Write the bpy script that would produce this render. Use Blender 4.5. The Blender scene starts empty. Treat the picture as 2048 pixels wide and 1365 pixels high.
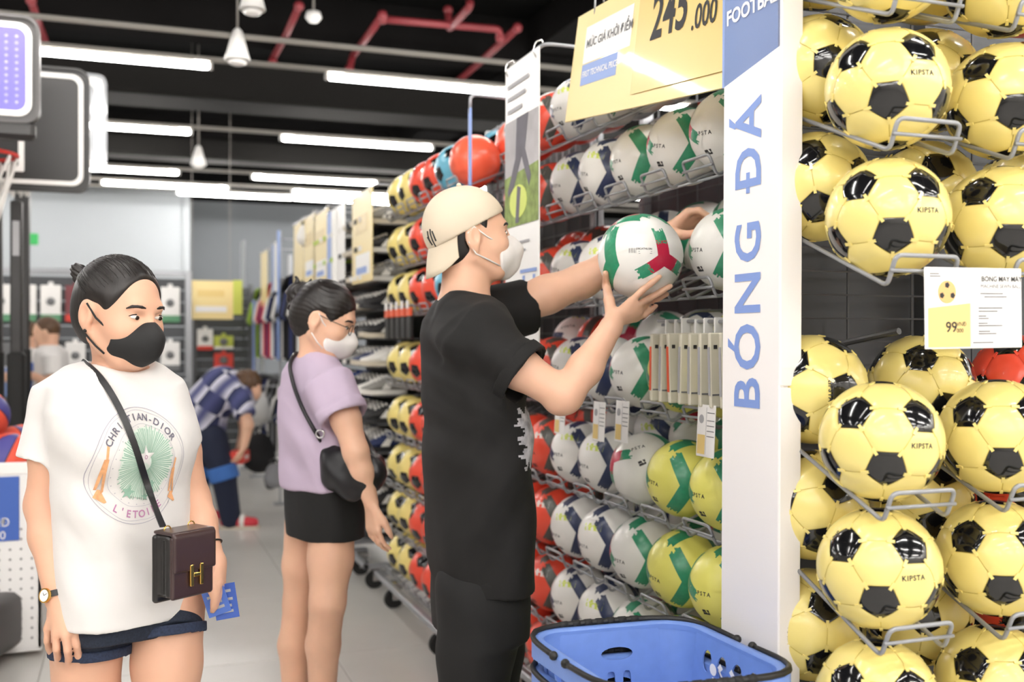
import bpy, bmesh, math, random
import numpy as np
from mathutils import Vector, Matrix
from mathutils.bvhtree import BVHTree

random.seed(7); np.random.seed(7)
C = bpy.context.scene.collection
PI = math.pi
# ------------------------------------------------------------------ camera
F = 2080.0; CAMH = 1.39; YAW = math.radians(20.2)
cam_d = bpy.data.cameras.new('camera'); cam = bpy.data.objects.new('camera', cam_d); C.objects.link(cam)
cam.location = (0, 0, CAMH); cam.rotation_euler = (PI/2, 0, -YAW)
cam_d.sensor_width = 36; cam_d.lens = F/2048*36
cam_d.dof.use_dof = True; cam_d.dof.focus_distance = 2.3; cam_d.dof.aperture_fstop = 2.8
cam_d.clip_start = .05
bpy.context.scene.camera = cam
# ------------------------------------------------------------------ world, exposure
w = bpy.data.worlds.new('world'); bpy.context.scene.world = w; w.use_nodes = True
w.node_tree.nodes['Background'].inputs[0].default_value = (1, .98, .96, 1)
w.node_tree.nodes['Background'].inputs[1].default_value = .4
vs = bpy.context.scene.view_settings
vs.view_transform = 'Standard'; vs.look = 'None'; vs.gamma = 1; vs.use_curve_mapping = False; vs.exposure = 0.66
TUBE_EMIT = 42.0      # brightness of the ceiling tubes

FW = Vector((math.sin(YAW), math.cos(YAW), 0)); RT = Vector((math.cos(YAW), -math.sin(YAW), 0))
def at(px, py, d):                     # photo pixel + real depth -> world point
    return FW*d + RT*((px-1024)/F*d) + Vector((0, 0, CAMH-(py-682)/F*d))
def atX(px, py, X):                    # photo pixel on the plane x = X
    u = (px-1024)/F; return at(px, py, X/(FW.x+RT.x*u))
def atY(px, py, Y):
    u = (px-1024)/F; return at(px, py, Y/(FW.y+RT.y*u))
def cl(px, py, d):                     # camera-aligned local coordinates: x right, y away, z up
    return ((px-1024)/F*d, d, CAMH-(py-682)/F*d)

# ------------------------------------------------------------------ materials
def lin(c):
    return tuple((v/12.92 if v <= .04045 else ((v+.055)/1.055)**2.4) for v in c)
def rgb(h):
    h = h.lstrip('#'); return lin(tuple(int(h[i:i+2], 16)/255 for i in (0, 2, 4)))
M = {}
def mat(name, col, rough=.5, metal=0, noise=None, bump=None, coat=0, emit=0, alpha=1, sub=0, spec=.5, trans=0, stretch=None, sheen=0):
    m = bpy.data.materials.new(name); m.use_nodes = True; nt = m.node_tree; n = nt.nodes; b = n['Principled BSDF']
    c = rgb(col) if isinstance(col, str) else col
    b.inputs['Base Color'].default_value = (*c, 1); b.inputs['Roughness'].default_value = rough
    b.inputs['Metallic'].default_value = metal; b.inputs['Coat Weight'].default_value = coat
    b.inputs['Coat Roughness'].default_value = .06
    b.inputs['Specular IOR Level'].default_value = spec
    b.inputs['Alpha'].default_value = alpha; b.inputs['Transmission Weight'].default_value = trans
    if sheen: b.inputs['Sheen Weight'].default_value = sheen
    if sub:
        b.inputs['Subsurface Weight'].default_value = sub; b.inputs['Subsurface Radius'].default_value = (.012, .005, .003)
        b.inputs['Subsurface Scale'].default_value = 1.0
    if emit:
        b.inputs['Emission Color'].default_value = (*c, 1); b.inputs['Emission Strength'].default_value = emit
    if noise or bump:
        tc = n.new('ShaderNodeTexCoord'); mp = n.new('ShaderNodeMapping')
        nt.links.new(tc.outputs['Object'], mp.inputs[0])
        if stretch: mp.inputs['Scale'].default_value = stretch
    if noise:
        sc, amt = noise[0], noise[1]
        t = n.new('ShaderNodeTexNoise'); t.inputs['Scale'].default_value = sc; t.inputs['Detail'].default_value = 5
        nt.links.new(mp.outputs[0], t.inputs['Vector'])
        r = n.new('ShaderNodeMapRange'); r.inputs[1].default_value = .3; r.inputs[2].default_value = .7
        r.inputs[3].default_value = 1-amt; r.inputs[4].default_value = 1+amt*.6
        nt.links.new(t.outputs['Fac'], r.inputs[0])
        mx = n.new('ShaderNodeMix'); mx.data_type = 'RGBA'; mx.blend_type = 'MULTIPLY'; mx.inputs[0].default_value = 1
        mx.inputs[6].default_value = (*c, 1); nt.links.new(r.outputs[0], mx.inputs[7])
        nt.links.new(mx.outputs[2], b.inputs['Base Color'])
    if bump:
        t2 = n.new('ShaderNodeTexNoise'); t2.inputs['Scale'].default_value = bump[0]; t2.inputs['Detail'].default_value = 4
        nt.links.new(mp.outputs[0], t2.inputs['Vector'])
        bp = n.new('ShaderNodeBump'); bp.inputs['Strength'].default_value = bump[1]; bp.inputs['Distance'].default_value = bump[2] if len(bump) > 2 else .003
        nt.links.new(t2.outputs['Fac'], bp.inputs['Height']); nt.links.new(bp.outputs[0], b.inputs['Normal'])
    M[name] = m; return m

# ------------------------------------------------------------------ mesh helpers
class MB:
    def __init__(s): s.v = []; s.f = []; s.mi = []; s.cur = 0
    def add(s, vs_, fs):
        o = len(s.v); s.v += [tuple(p) for p in vs_]; s.f += [tuple(i+o for i in f) for f in fs]; s.mi += [s.cur]*len(fs); return s
    def box(s, lo, hi):
        x0, y0, z0 = lo; x1, y1, z1 = hi
        return s.add([(x0,y0,z0),(x1,y0,z0),(x1,y1,z0),(x0,y1,z0),(x0,y0,z1),(x1,y0,z1),(x1,y1,z1),(x0,y1,z1)],
              [(0,3,2,1),(4,5,6,7),(0,1,5,4),(1,2,6,5),(2,3,7,6),(3,0,4,7)])
    def rbox(s, lo, hi, b=.004, seg=1):
        bm = bmesh.new(); bmesh.ops.create_cube(bm, size=1)
        c = [(lo[i]+hi[i])/2 for i in range(3)]; e = [hi[i]-lo[i] for i in range(3)]
        for v in bm.verts: v.co = Vector([c[i]+v.co[i]*e[i] for i in range(3)])
        bmesh.ops.bevel(bm, geom=bm.edges[:], offset=min(b, min(e)*.45), segments=seg, affect='EDGES', profile=.6)
        return s.bm(bm)
    def bm(s, bm):
        bm.verts.index_update(); s.add([v.co[:] for v in bm.verts], [[v.index for v in f.verts] for f in bm.faces]); bm.free(); return s
    def tube(s, pts, r, n=8, closed=False, caps=True):
        P = [Vector(p) for p in pts]; N = len(P); rr = r if hasattr(r, '__len__') else [r]*N
        vs_ = []; up = None
        for i in range(N):
            a = P[i-1] if (i > 0 or closed) else P[i]; b = P[(i+1) % N] if (i < N-1 or closed) else P[i]
            t = (b-a).normalized()
            if up is None:
                up = Vector((0, 0, 1)) if abs(t.z) < .9 else Vector((1, 0, 0))
            up = (up - t*up.dot(t))
            if up.length < 1e-6: up = t.orthogonal()
            up.normalize(); sd = t.cross(up)
            for k in range(n):
                an = 2*PI*k/n; vs_.append(P[i]+(up*math.cos(an)+sd*math.sin(an))*rr[i])
        fs = []
        for i in range(N if closed else N-1):
            j = (i+1) % N
            for k in range(n):
                l = (k+1) % n; fs.append((i*n+k, i*n+l, j*n+l, j*n+k))
        if caps and not closed:
            fs.append(tuple(range(n-1, -1, -1))); fs.append(tuple((N-1)*n+k for k in range(n)))
        return s.add(vs_, fs)
    def lathe(s, prof, n=24, o=(0,0,0), M_=None):
        vs_ = []; fs = []
        for (r, z) in prof:
            for k in range(n):
                a = 2*PI*k/n; p = Vector((r*math.cos(a), r*math.sin(a), z))
                if M_: p = M_ @ p
                vs_.append((p.x+o[0], p.y+o[1], p.z+o[2]))
        for i in range(len(prof)-1):
            for k in range(n):
                l = (k+1) % n; fs.append((i*n+k, i*n+l, (i+1)*n+l, (i+1)*n+k))
        if prof[0][0] > 1e-4: fs.append(tuple(range(n-1, -1, -1)))
        if prof[-1][0] > 1e-4: fs.append(tuple((len(prof)-1)*n+k for k in range(n)))
        return s.add(vs_, fs)
    def prism(s, poly, t, M_=None):      # 2d polygon in xz, thickness t in y (0..t)
        n = len(poly); vs_ = [Vector((x, 0, z)) for x, z in poly]+[Vector((x, t, z)) for x, z in poly]
        if M_: vs_ = [M_ @ v for v in vs_]
        return s.add(vs_, [tuple(range(n)), tuple(range(2*n-1, n-1, -1))]+[(i, i+n, (i+1) % n+n, (i+1) % n) for i in range(n)])
    def sphere(s, c, r, nu=16, nv=10):
        rx, ry, rz = r if hasattr(r, '__len__') else (r, r, r)
        vs_ = []; fs = []
        for i in range(nv+1):
            th = PI*i/nv
            for k in range(nu):
                a = 2*PI*k/nu; vs_.append((c[0]+rx*math.sin(th)*math.cos(a), c[1]+ry*math.sin(th)*math.sin(a), c[2]+rz*math.cos(th)))
        for i in range(nv):
            for k in range(nu):
                l = (k+1) % nu; fs.append((i*nu+k, (i+1)*nu+k, (i+1)*nu+l, i*nu+l))
        return s.add(vs_, fs)
    def mesh(s, name, mats, smooth=False):
        me = bpy.data.meshes.new(name); me.from_pydata(s.v, [], s.f)
        bm = bmesh.new(); bm.from_mesh(me)
        bmesh.ops.remove_doubles(bm, verts=bm.verts, dist=1e-6)
        bmesh.ops.dissolve_degenerate(bm, dist=1e-7, edges=bm.edges) if len(bm.faces) < 20000 else None
        if len(bm.faces) == len(s.mi) and len(set(s.mi)) > 1:
            pass
        bmesh.ops.recalc_face_normals(bm, faces=bm.faces); bm.to_mesh(me); bm.free()
        for m in (mats if isinstance(mats, (list, tuple)) else [mats]): me.materials.append(M[m] if isinstance(m, str) else m)
        if smooth: me.shade_smooth() if smooth is True else me.shade_auto(smooth) if hasattr(me, 'shade_auto') else smooth_by_angle(me, smooth)
        return me
    def build(s, name, mats, parent=None, smooth=False, **kw):
        return link(name, s.mesh(name, mats, smooth), parent, **kw)

def smooth_by_angle(me, ang):
    me.shade_smooth()
    bm = bmesh.new(); bm.from_mesh(me)
    for e in bm.edges:
        e.smooth = not (len(e.link_faces) == 2 and e.calc_face_angle(0) > ang)
    bm.to_mesh(me); bm.free()
def link(name, me, parent=None, loc=None, rot=None, mw=None):
    o = bpy.data.objects.new(name, me); C.objects.link(o)
    if parent: o.parent = parent
    if mw is not None: o.matrix_local = mw
    else:
        if loc is not None: o.location = loc
        if rot is not None: o.rotation_euler = rot
    return o
def tag(o, label=None, cat=None, group=None, kind=None):
    if label: o['label'] = label
    if cat: o['category'] = cat
    if group: o['group'] = group
    if kind: o['kind'] = kind
    return o
def thing(name, label, cat, loc=(0,0,0), rz=0, group=None):
    o = bpy.data.objects.new(name, None); C.objects.link(o); o.empty_display_size = .05
    o.location = loc; o.rotation_euler = (0, 0, rz)
    return tag(o, label, cat, group)
KIDS = {}
def dup(root, label=None, group=None, loc=None, rot=None, mw=None):
    r = root.copy(); C.objects.link(r)
    if label: r['label'] = label
    if group: r['group'] = group
    if mw is not None: r.matrix_local = mw
    else:
        if loc is not None: r.location = loc
        if rot is not None: r.rotation_euler = rot
    if root.name not in KIDS: KIDS[root.name] = [(ch, list(ch.children)) for ch in root.children]
    for ch, gs in KIDS[root.name]:
        c = ch.copy(); C.objects.link(c); c.parent = r
        for g in gs:
            d = g.copy(); C.objects.link(d); d.parent = c
    return r
def fillet(pts, r, n=4, closed=False):
    P = [Vector(p) for p in pts]; out = []; N = len(P)
    for i in range(N):
        if not closed and i in (0, N-1): out.append(P[i]); continue
        a, b, c = P[i-1], P[i], P[(i+1) % N]
        d1 = (a-b); d2 = (c-b); q = min(r, d1.length*.45, d2.length*.45)
        p1 = b+d1.normalized()*q; p2 = b+d2.normalized()*q
        for k in range(n+1):
            t = k/n; out.append(p1*(1-t)**2+b*2*t*(1-t)+p2*t*t)
    return out
TXT = {}
def text_geo(s, size, bold=0, align='CENTER', shear=0, space=1):
    key = (s, size, bold, align, shear, space)
    if key in TXT: return TXT[key]
    cu = bpy.data.curves.new('t', 'FONT'); cu.body = s; cu.size = size; cu.align_x = align; cu.align_y = 'CENTER'
    cu.offset = bold; cu.shear = shear; cu.space_character = space; cu.resolution_u = 3
    o = bpy.data.objects.new('t', cu)
    me = bpy.data.meshes.new_from_object(o)
    v = [p.co[:2] for p in me.vertices]; f = [tuple(p.vertices) for p in me.polygons]
    bpy.data.objects.remove(o); bpy.data.curves.remove(cu); bpy.data.meshes.remove(me)
    TXT[key] = (v, f); return v, f
def flat_text(name, s, size, m, parent, mw, bold=0, align='CENTER', shear=0, space=1, **kw):
    v, f = text_geo(s, size, bold, align, shear, space)
    me = bpy.data.meshes.new(name); me.from_pydata([(x, y, 0) for x, y in v], [], f); me.materials.append(M[m])
    return link(name, me, parent, mw=mw)
def frame(o, x, y):       # matrix with given local x (text direction) and y (text up) axes
    x = Vector(x).normalized(); y = Vector(y); y = (y-x*y.dot(x)).normalized(); z = x.cross(y)
    m = Matrix((x, y, z)).transposed().to_4x4(); m.translation = Vector(o); return m
# ------------------------------------------------------------------ basic materials
mat('floor', '#c9c6c1', .32, noise=(2.2, .06), bump=(30, .05))
mat('joint', '#a9a6a1', .7)
mat('ceiling', '#0d0d0d', 1, noise=(.8, .3), spec=.05)
mat('beam', '#141313', 1, noise=(1.5, .2), spec=.05)
mat('duct', '#201f1e', .8, spec=.1)
mat('wall_grey', '#a2a7ab', .8, noise=(.6, .04))
mat('wall_dark', '#777b80', .8, noise=(.6, .05))
mat('wall_white', '#dedbd6', .8)
mat('red_pipe', '#7c2a30', .45, noise=(3, .15))
mat('rail', '#8f8b85', .5, .2)
mat('tube', (1, .965, .92), .4, emit=TUBE_EMIT)
mat('white_plastic', '#efeeec', .4)
mat('black', '#161616', .45)
mat('black_gloss', '#101011', .15, coat=.3)
mat('rubber', '#1b1b1b', .7)
mat('wire', '#9a9ca0', .35, .35)
mat('wire_dark', '#5e5f62', .45, .3)
mat('chrome', '#c9c9c9', .2, .9)
mat('panel_white', '#f3efee', .45)
mat('sign_blue', '#8aa3da', .5)
mat('deep_blue', '#3f63b5', .5)
mat('sign_yellow', '#f6df9d', .45, coat=.25)
mat('price_yellow', '#efd184', .4, coat=.5)
mat('paper', '#f4f2ef', .4)
mat('ink', '#2b2a2c', .6)
mat('ink_grey', '#6f6f72', .6)
mat('ink_faint', '#a9a9ac', .6)
mat('slat', '#54565a', .6)
# ------------------------------------------------------------------ room shell
def plane(name, lo, hi, m, kind='structure'):
    return tag(MB().box(lo, hi).build(name, m), kind=kind)
X0, X1, Y0, YB1, YB2, ZC = -9, 9, -6, 14.5, 16, 4.3
fl = plane('floor', (X0, Y0, -.1), (X1, YB2, 0), 'joint')
# big floor tiles, each a slab with open joints
tw = 1.2; tile = MB().rbox((.003, .003, -.01), (tw-.003, tw-.003, .003), .002).mesh('floor_tile', 'floor')
for i in range(-4, 6):
    for j in range(1, 13):
        link('floor_tile', tile, fl, loc=(i*tw-.35, j*tw-.2, .0))
MB().box((X0, Y0, 0), (X1, 1.0, .003)).build('floor_slab', 'floor', fl)
MB().box((X0, 1.0, 0), (-4*tw-.35, YB2, .003)).build('floor_slab', 'floor', fl)
MB().box((6*tw-.35, 1.0, 0), (X1, YB2, .003)).build('floor_slab', 'floor', fl)
plane('ceiling', (X0, Y0, ZC), (X1, YB2, ZC+.1), 'ceiling')
plane('wall_left', (X0-.1, Y0, 0), (X0, YB2, ZC), 'wall_white')
plane('wall_right', (X1, Y0, 0), (X1+.1, YB2, ZC), 'wall_white')
plane('wall_front', (X0, Y0-.1, 0), (X1, Y0, ZC), 'wall_white')
XC = YB1*.0523
plane('wall_back_left', (X0, YB1, 0), (XC, YB2, 3.38), 'wall_grey')
plane('wall_back', (XC, YB2-.05, 0), (X1, YB2+.1, 3.45), 'wall_dark')
plane('trim_1', (X0, YB1+.02, 3.38), (XC, YB2, ZC), 'ceiling')
plane('trim_2', (XC, YB2-.03, 3.45), (X1, YB2+.1, ZC), 'ceiling')
plane('trim_3', (XC-.09, YB1-.03, 0), (XC, YB1, 3.38), 'wall_grey')
# beams, running along the light rows and along the aisle
k = 4
for y in (3.2, 6.0, 8.8, 11.6, 14.2):
    plane('trim_%d' % k, (X0, y, ZC-.38), (X1, y+.4, ZC), 'beam'); k += 1
for x in (-2.6, 3.4):
    plane('trim_%d' % k, (x, Y0, ZC-.3), (x+.5, YB1, ZC), 'beam'); k += 1
dct = tag(MB().rbox((-8, 9.6, 3.55), (8, 10.2, 3.9), .03).build('air_duct', 'duct'), 'long dark grey air duct under the black ceiling', 'duct')
dct2 = tag(MB().rbox((-8, 12.5, 3.5), (8, 12.9, 3.75), .03).build('air_duct', 'duct'), 'far narrow grey duct under the ceiling near the back wall', 'duct')
# ------------------------------------------------------------------ light rows
ZL = CAMH+1.85
tube_me = MB().tube([(-.705, 0, 0), (-.69, 0, 0), (.69, 0, 0), (.705, 0, 0)], [.012, .024, .024, .012], 10).mesh('diffuser', 'tube', True)
cap_me = MB().tube([(-.012, 0, 0), (.012, 0, 0)], .027, 10).mesh('end_cap', 'white_plastic', True)
def light_row(y, xs, z=ZL, tag_=''):
    r = tag(MB().box((X0+.05, y-.02, z+.03), (X1-.05, y+.02, z+.06)).build('light_rail', 'rail'),
            'thin grey ceiling rail carrying the %s row of tube lights' % tag_, 'rail')
    for n, x in enumerate(xs):
        t = thing('tube_light', 'glowing white ceiling tube, %s from the left in the %s row' % (('first','second','third','fourth','fifth','sixth','seventh')[n], tag_), 'light', (x, y, z), 0, 'ceiling tube lights')
        link('diffuser', tube_me, t); link('end_cap', cap_me, t, loc=(-.715, 0, 0)); link('end_cap', cap_me, t, loc=(.715, 0, 0))
        MB().box((-.6, -.012, .02), (.6, .012, .035)).build('holder', 'rail', t)
xs = [2.01+2.21*i for i in (-4, -3, -2, -1, 0, 1, 2, 3)]
xs = xs[1:]
for y, nm in ((-4.5, 'rearmost'), (-3.3, 'added second rear fill'), (-2.15, 'third rear'), (-1.0, 'added fourth rear fill'), (.2, 'overhead'), (1.4, 'added second overhead fill'), (2.55, 'third overhead'), (4.92, 'fourth overhead'),  # unseen extra rows packed between the regular ones as fill light
              (7.27, 'nearest visible'), (9.62, 'middle visible'), (12.0, 'far visible')):
    light_row(y, xs, ZL, nm)
light_row(13.03, [.41-2.2, .41, .41+2.2], ZL, 'short far')
light_row(13.6, [1.27, 2.7, 4.2], ZL, 'last')
tag(MB().rbox((X0+.05, 6.4, 3.2), (X1-.05, 6.43, 3.235), .01).build('cable_tray', 'rail'), 'long pale metal cable tray crossing the ceiling above the tubes', 'rail')
# ------------------------------------------------------------------ sprinkler pipes
def pipe(pts, label, r=.03):
    t = thing('sprinkler_pipe', label, 'pipe', pts[0])
    o = Vector(pts[0])
    MB().tube([Vector(p)-o for p in fillet(pts, .05, 3)], r, 8).build('pipe', 'red_pipe', t, True)
    for p in (pts[0], pts[-1]):
        MB().sphere(Vector(p)-o, r*1.35, 10, 6).build('coupling', 'red_pipe', t, True)
ZP = 3.9
def pz(px, py, z=ZP): 
    d = (z-CAMH)*F/(682-py); return at(px, py, d)
pipe([pz(598,12), pz(572,70), pz(545,118,3.85), pz(545,125,3.7)], 'red sprinkler pipe slanting at the left of the ceiling')
pipe([pz(765,30), pz(722,90), pz(705,112), pz(699,138,3.7)], 'red sprinkler pipe with a bent drop in the middle of the ceiling')
pipe([pz(765,38), pz(860,46), pz(998,58), pz(1000,75,3.85)], 'long level red sprinkler pipe running across the ceiling')
pipe([pz(938,-20,4.1), pz(940,12), pz(898,58), pz(896,20,4.05)], 'red sprinkler pipe hooking down beside the long level pipe')
pipe([pz(1035,55), pz(970,115), pz(920,158), pz(822,248), pz(822,210,4.1)], 'longest slanting red sprinkler pipe by the poster')
pipe([pz(845,208), pz(920,210), pz(930,205,4.0)], 'short level red sprinkler pipe above the far tubes')
pipe([pz(578,176), pz(650,158), pz(655,156)], 'short red sprinkler pipe beside the near light row')
pipe([pz(62,0), pz(78,50), pz(88,75), pz(108,150)], 'red sprinkler pipe above the purple backboard')
# white cone pendants, detector
for (px, py, d, s, lb) in ((475, 96, 6.2, 1.0, 'white cone shaped ceiling lamp hanging beside the near tube'), (397, 315, 10.2, 1.0, 'small white cone shaped ceiling lamp hanging near the back'), (505, -6, 6.0, .8, 'white round ceiling lamp at the top edge of the picture')):
    c = at(px, py, d); t = thing('pendant_lamp', lb, 'lamp', c)
    MB().lathe([(.012, .12), (.03, .10), (.075, -.07), (.072, -.075), (.02, .06)], 20).build('shade', 'white_plastic', t, True)
    MB().tube([(0, 0, .1), (0, 0, ZC-c.z)], .006, 6).build('cord', 'rail', t)
    MB().sphere((0, 0, -.085), (.055, .055, .02), 14, 6).build('diffuser', 'white_plastic', t, True)
c = at(627, 35, 7.5); t = thing('smoke_detector', 'small round white smoke detector on the dark ceiling', 'detector', c)
MB().lathe([(.05, .04), (.06, 0), (.035, -.03)], 18).build('housing', 'white_plastic', t, True); MB().tube([(0,0,.04),(0,0,ZC-c.z)], .008, 6).build('stem', 'rail', t)
# ================================================================== balls
R = .11
mat('ball_yellow', '#f2df8a', .28, coat=.35, spec=.5, noise=(9, .03))
mat('ball_seam', '#d9c25c', .6)
mat('ball_black', '#141416', .12, coat=.6)
mat('ball_white', '#eeece7', .36, coat=.15, bump=(900, .05, .0005))
mat('ball_lime', '#f0e978', .36, coat=.15, bump=(900, .05, .0005))
mat('ball_red', '#f0533c', .33, coat=.25)
mat('ball_orange', '#f4684a', .33, coat=.25)
mat('ball_blue', '#6db8d2', .33, coat=.25)
mat('print_green', '#35956f', .35, coat=.2, noise=(60, .15))
mat('print_navy', '#2f3a5c', .35, coat=.2, noise=(60, .15))
mat('print_grey', '#55554f', .35, coat=.2, noise=(60, .15))
mat('print_red', '#c22748', .35, coat=.2)
mat('print_lime', '#d3e062', .35, coat=.2)
mat('print_white', '#efe9e2', .35, coat=.2)
ph = (1+5**.5)/2
ICO = [Vector(v).normalized() for v in [(-1,ph,0),(1,ph,0),(-1,-ph,0),(1,-ph,0),(0,-1,ph),(0,1,ph),(0,-1,-ph),(0,1,-ph),(ph,0,-1),(ph,0,1),(-ph,0,-1),(-ph,0,1)]]
EDG = [(i, j) for i in range(12) for j in range(i+1, 12) if (ICO[i]-ICO[j]).length < 1.1]
FAC = [(i, j, k_) for i in range(12) for j in range(i+1, 12) for k_ in range(j+1, 12) if (i, j) in EDG and (j, k_) in EDG and (i, k_) in EDG]
def nb(i): return [b if a == i else a for a, b in EDG if i in (a, b)]
def panel_frames():
    pen, hexa = [], []
    for i in range(12):
        z = ICO[i]; j = nb(i)[0]; p = (ICO[i]*2+ICO[j]).normalized(); x = (p-z*p.dot(z)).normalized()
        pen.append(Matrix((x, z.cross(x), z)).transposed().to_4x4())
    for (i, j, k_) in FAC:
        z = (ICO[i]+ICO[j]+ICO[k_]).normalized(); p = (ICO[i]*2+ICO[j]).normalized(); x = (p-z*p.dot(z)).normalized()
        if z.dot((ICO[j]-ICO[i]).cross(ICO[k_]-ICO[i])) < 0: pass
        q = (ICO[i]*2+ICO[k_]).normalized()
        hexa.append(Matrix((x, z.cross(x), z)).transposed().to_4x4())
    return pen, hexa
PEN, HEX = panel_frames()
def panel_geo(n, ring, sub=5, R=R, inset=.982, drop=.012):
    # corners (unit, local frame, centre +z)
    vs_, fs = [], []; idx = {}
    def vert(p, edge):
        p = p.normalized(); key = (round(p.x, 5), round(p.y, 5), round(p.z, 5))
        if key not in idx:
            idx[key] = len(vs_); r = R*(1-(drop if edge else 0)); vs_.append(p*r)
        return idx[key]
    c = Vector((0, 0, 1))
    for k_ in range(n):
        a = ring[k_]; b = ring[(k_+1) % n]
        a = (c+(a-c)*inset).normalized(); b = (c+(b-c)*inset).normalized()
        g = {}
        for i in range(sub+1):
            for j in range(sub+1-i):
                p = c*(1-(i+j)/sub)+a*(i/sub)+b*(j/sub)
                g[i, j] = vert(p, i+j == sub)
        for i in range(sub):
            for j in range(sub-i):
                fs.append((g[i, j], g[i+1, j], g[i, j+1]))
                if i+j < sub-1: fs.append((g[i+1, j], g[i+1, j+1], g[i, j+1]))
    return vs_, fs
def ring_of(Mx, pts):
    Mi = Mx.inverted(); q = [Mi @ p for p in pts]; q.sort(key=lambda p: math.atan2(p.y, p.x)); return q
PEN_RING = ring_of(PEN[0], [(ICO[0]*2+ICO[j]).normalized() for j in nb(0)])
def hexring(f):
    out = []
    for a in f:
        for b in f:
            if a != b: out.append((ICO[a]*2+ICO[b]).normalized())
    return out
HEX_RING = ring_of(HEX[0], hexring(FAC[0]))
def geo_mesh(name, vs_, fs, m, smooth=True):
    me = bpy.data.meshes.new(name); me.from_pydata([tuple(v) for v in vs_], [], fs)
    for q in (m if isinstance(m, (list, tuple)) else [m]): me.materials.append(M[q])
    if smooth: me.shade_smooth()
    return me
PG = panel_geo(5, PEN_RING); HG = panel_geo(6, HEX_RING)
PG2 = panel_geo(5, PEN_RING, 3); HG2 = panel_geo(6, HEX_RING, 3)
core_mb = lambda r: MB().sphere((0,0,0), r, 24, 14)
def sph(a, b, r=R):       # azimuthal tangent-plane coordinates (metres on the ball) about local +z ; x=a, y=b
    d = math.hypot(a, b)/R
    if d < 1e-9: return Vector((0, 0, r))
    s = math.sin(d); return Vector((a/(d*R)*s, b/(d*R)*s, math.cos(d)))*r
def sph_text(name, s, size, m, o=(0, 0), bold=.0, space=1, rot=0):
    v, f = text_geo(s, size, bold, 'CENTER', 0, space)
    ca, sa = math.cos(rot), math.sin(rot)
    return geo_mesh(name, [sph(o[0]+x*ca-y*sa, o[1]+x*sa+y*ca, R*1.003) for x, y in v], f, m, False)
def ribbon(pts, w, m, jag0=.012, jag1=.012, strips=9, seg=8, r=R*1.0035, seed=1):
    rnd = random.Random(seed); mb = MB(); P = [Vector(p) for p in pts]
    def off(o):
        out = []
        for i, p in enumerate(P):
            t1 = (P[i]-P[i-1]).normalized() if i > 0 else None; t2 = (P[i+1]-P[i]).normalized() if i < len(P)-1 else None
            if t1 is None: n_ = Vector((-t2.y, t2.x))
            elif t2 is None: n_ = Vector((-t1.y, t1.x))
            else:
                n1 = Vector((-t1.y, t1.x)); n2 = Vector((-t2.y, t2.x)); n_ = n1+n2; n_ = n_/max(.3, n_.dot(n1))
            out.append(p+n_*o)
        return out
    for s_ in range(strips):
        o0 = -w/2+w*s_/strips; o1 = o0+w/strips
        A, B = off(o0), off(o1); j0 = rnd.uniform(-.2, 1)*jag0; j1 = rnd.uniform(-.2, 1)*jag1
        for L in (A, B):
            L[0] = L[0]+(L[0]-L[1]).normalized()*j0; L[-1] = L[-1]+(L[-1]-L[-2]).normalized()*j1
        va = []; 
        for L in (A, B):
            row = []
            for i in range(len(L)-1):
                for q in range(seg): row.append(L[i].lerp(L[i+1], q/seg))
            row.append(L[-1]); va.append(row)
        n_ = len(va[0]); mb.add([sph(p.x, p.y, r) for p in va[0]]+[sph(p.x, p.y, r) for p in va[1]], [(i, i+1, n_+i+1, n_+i) for i in range(n_-1)])
    me = bpy.data.meshes.new('band'); me.from_pydata(mb.v, [], mb.f); me.materials.append(M[m]); me.shade_smooth(); return me
def dirM(z, up=(0,0,1)):
    z = Vector(z).normalized(); y = Vector(up); y = (y-z*y.dot(z)).normalized(); x = y.cross(z)
    return Matrix((x, y, z)).transposed().to_4x4()
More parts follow.
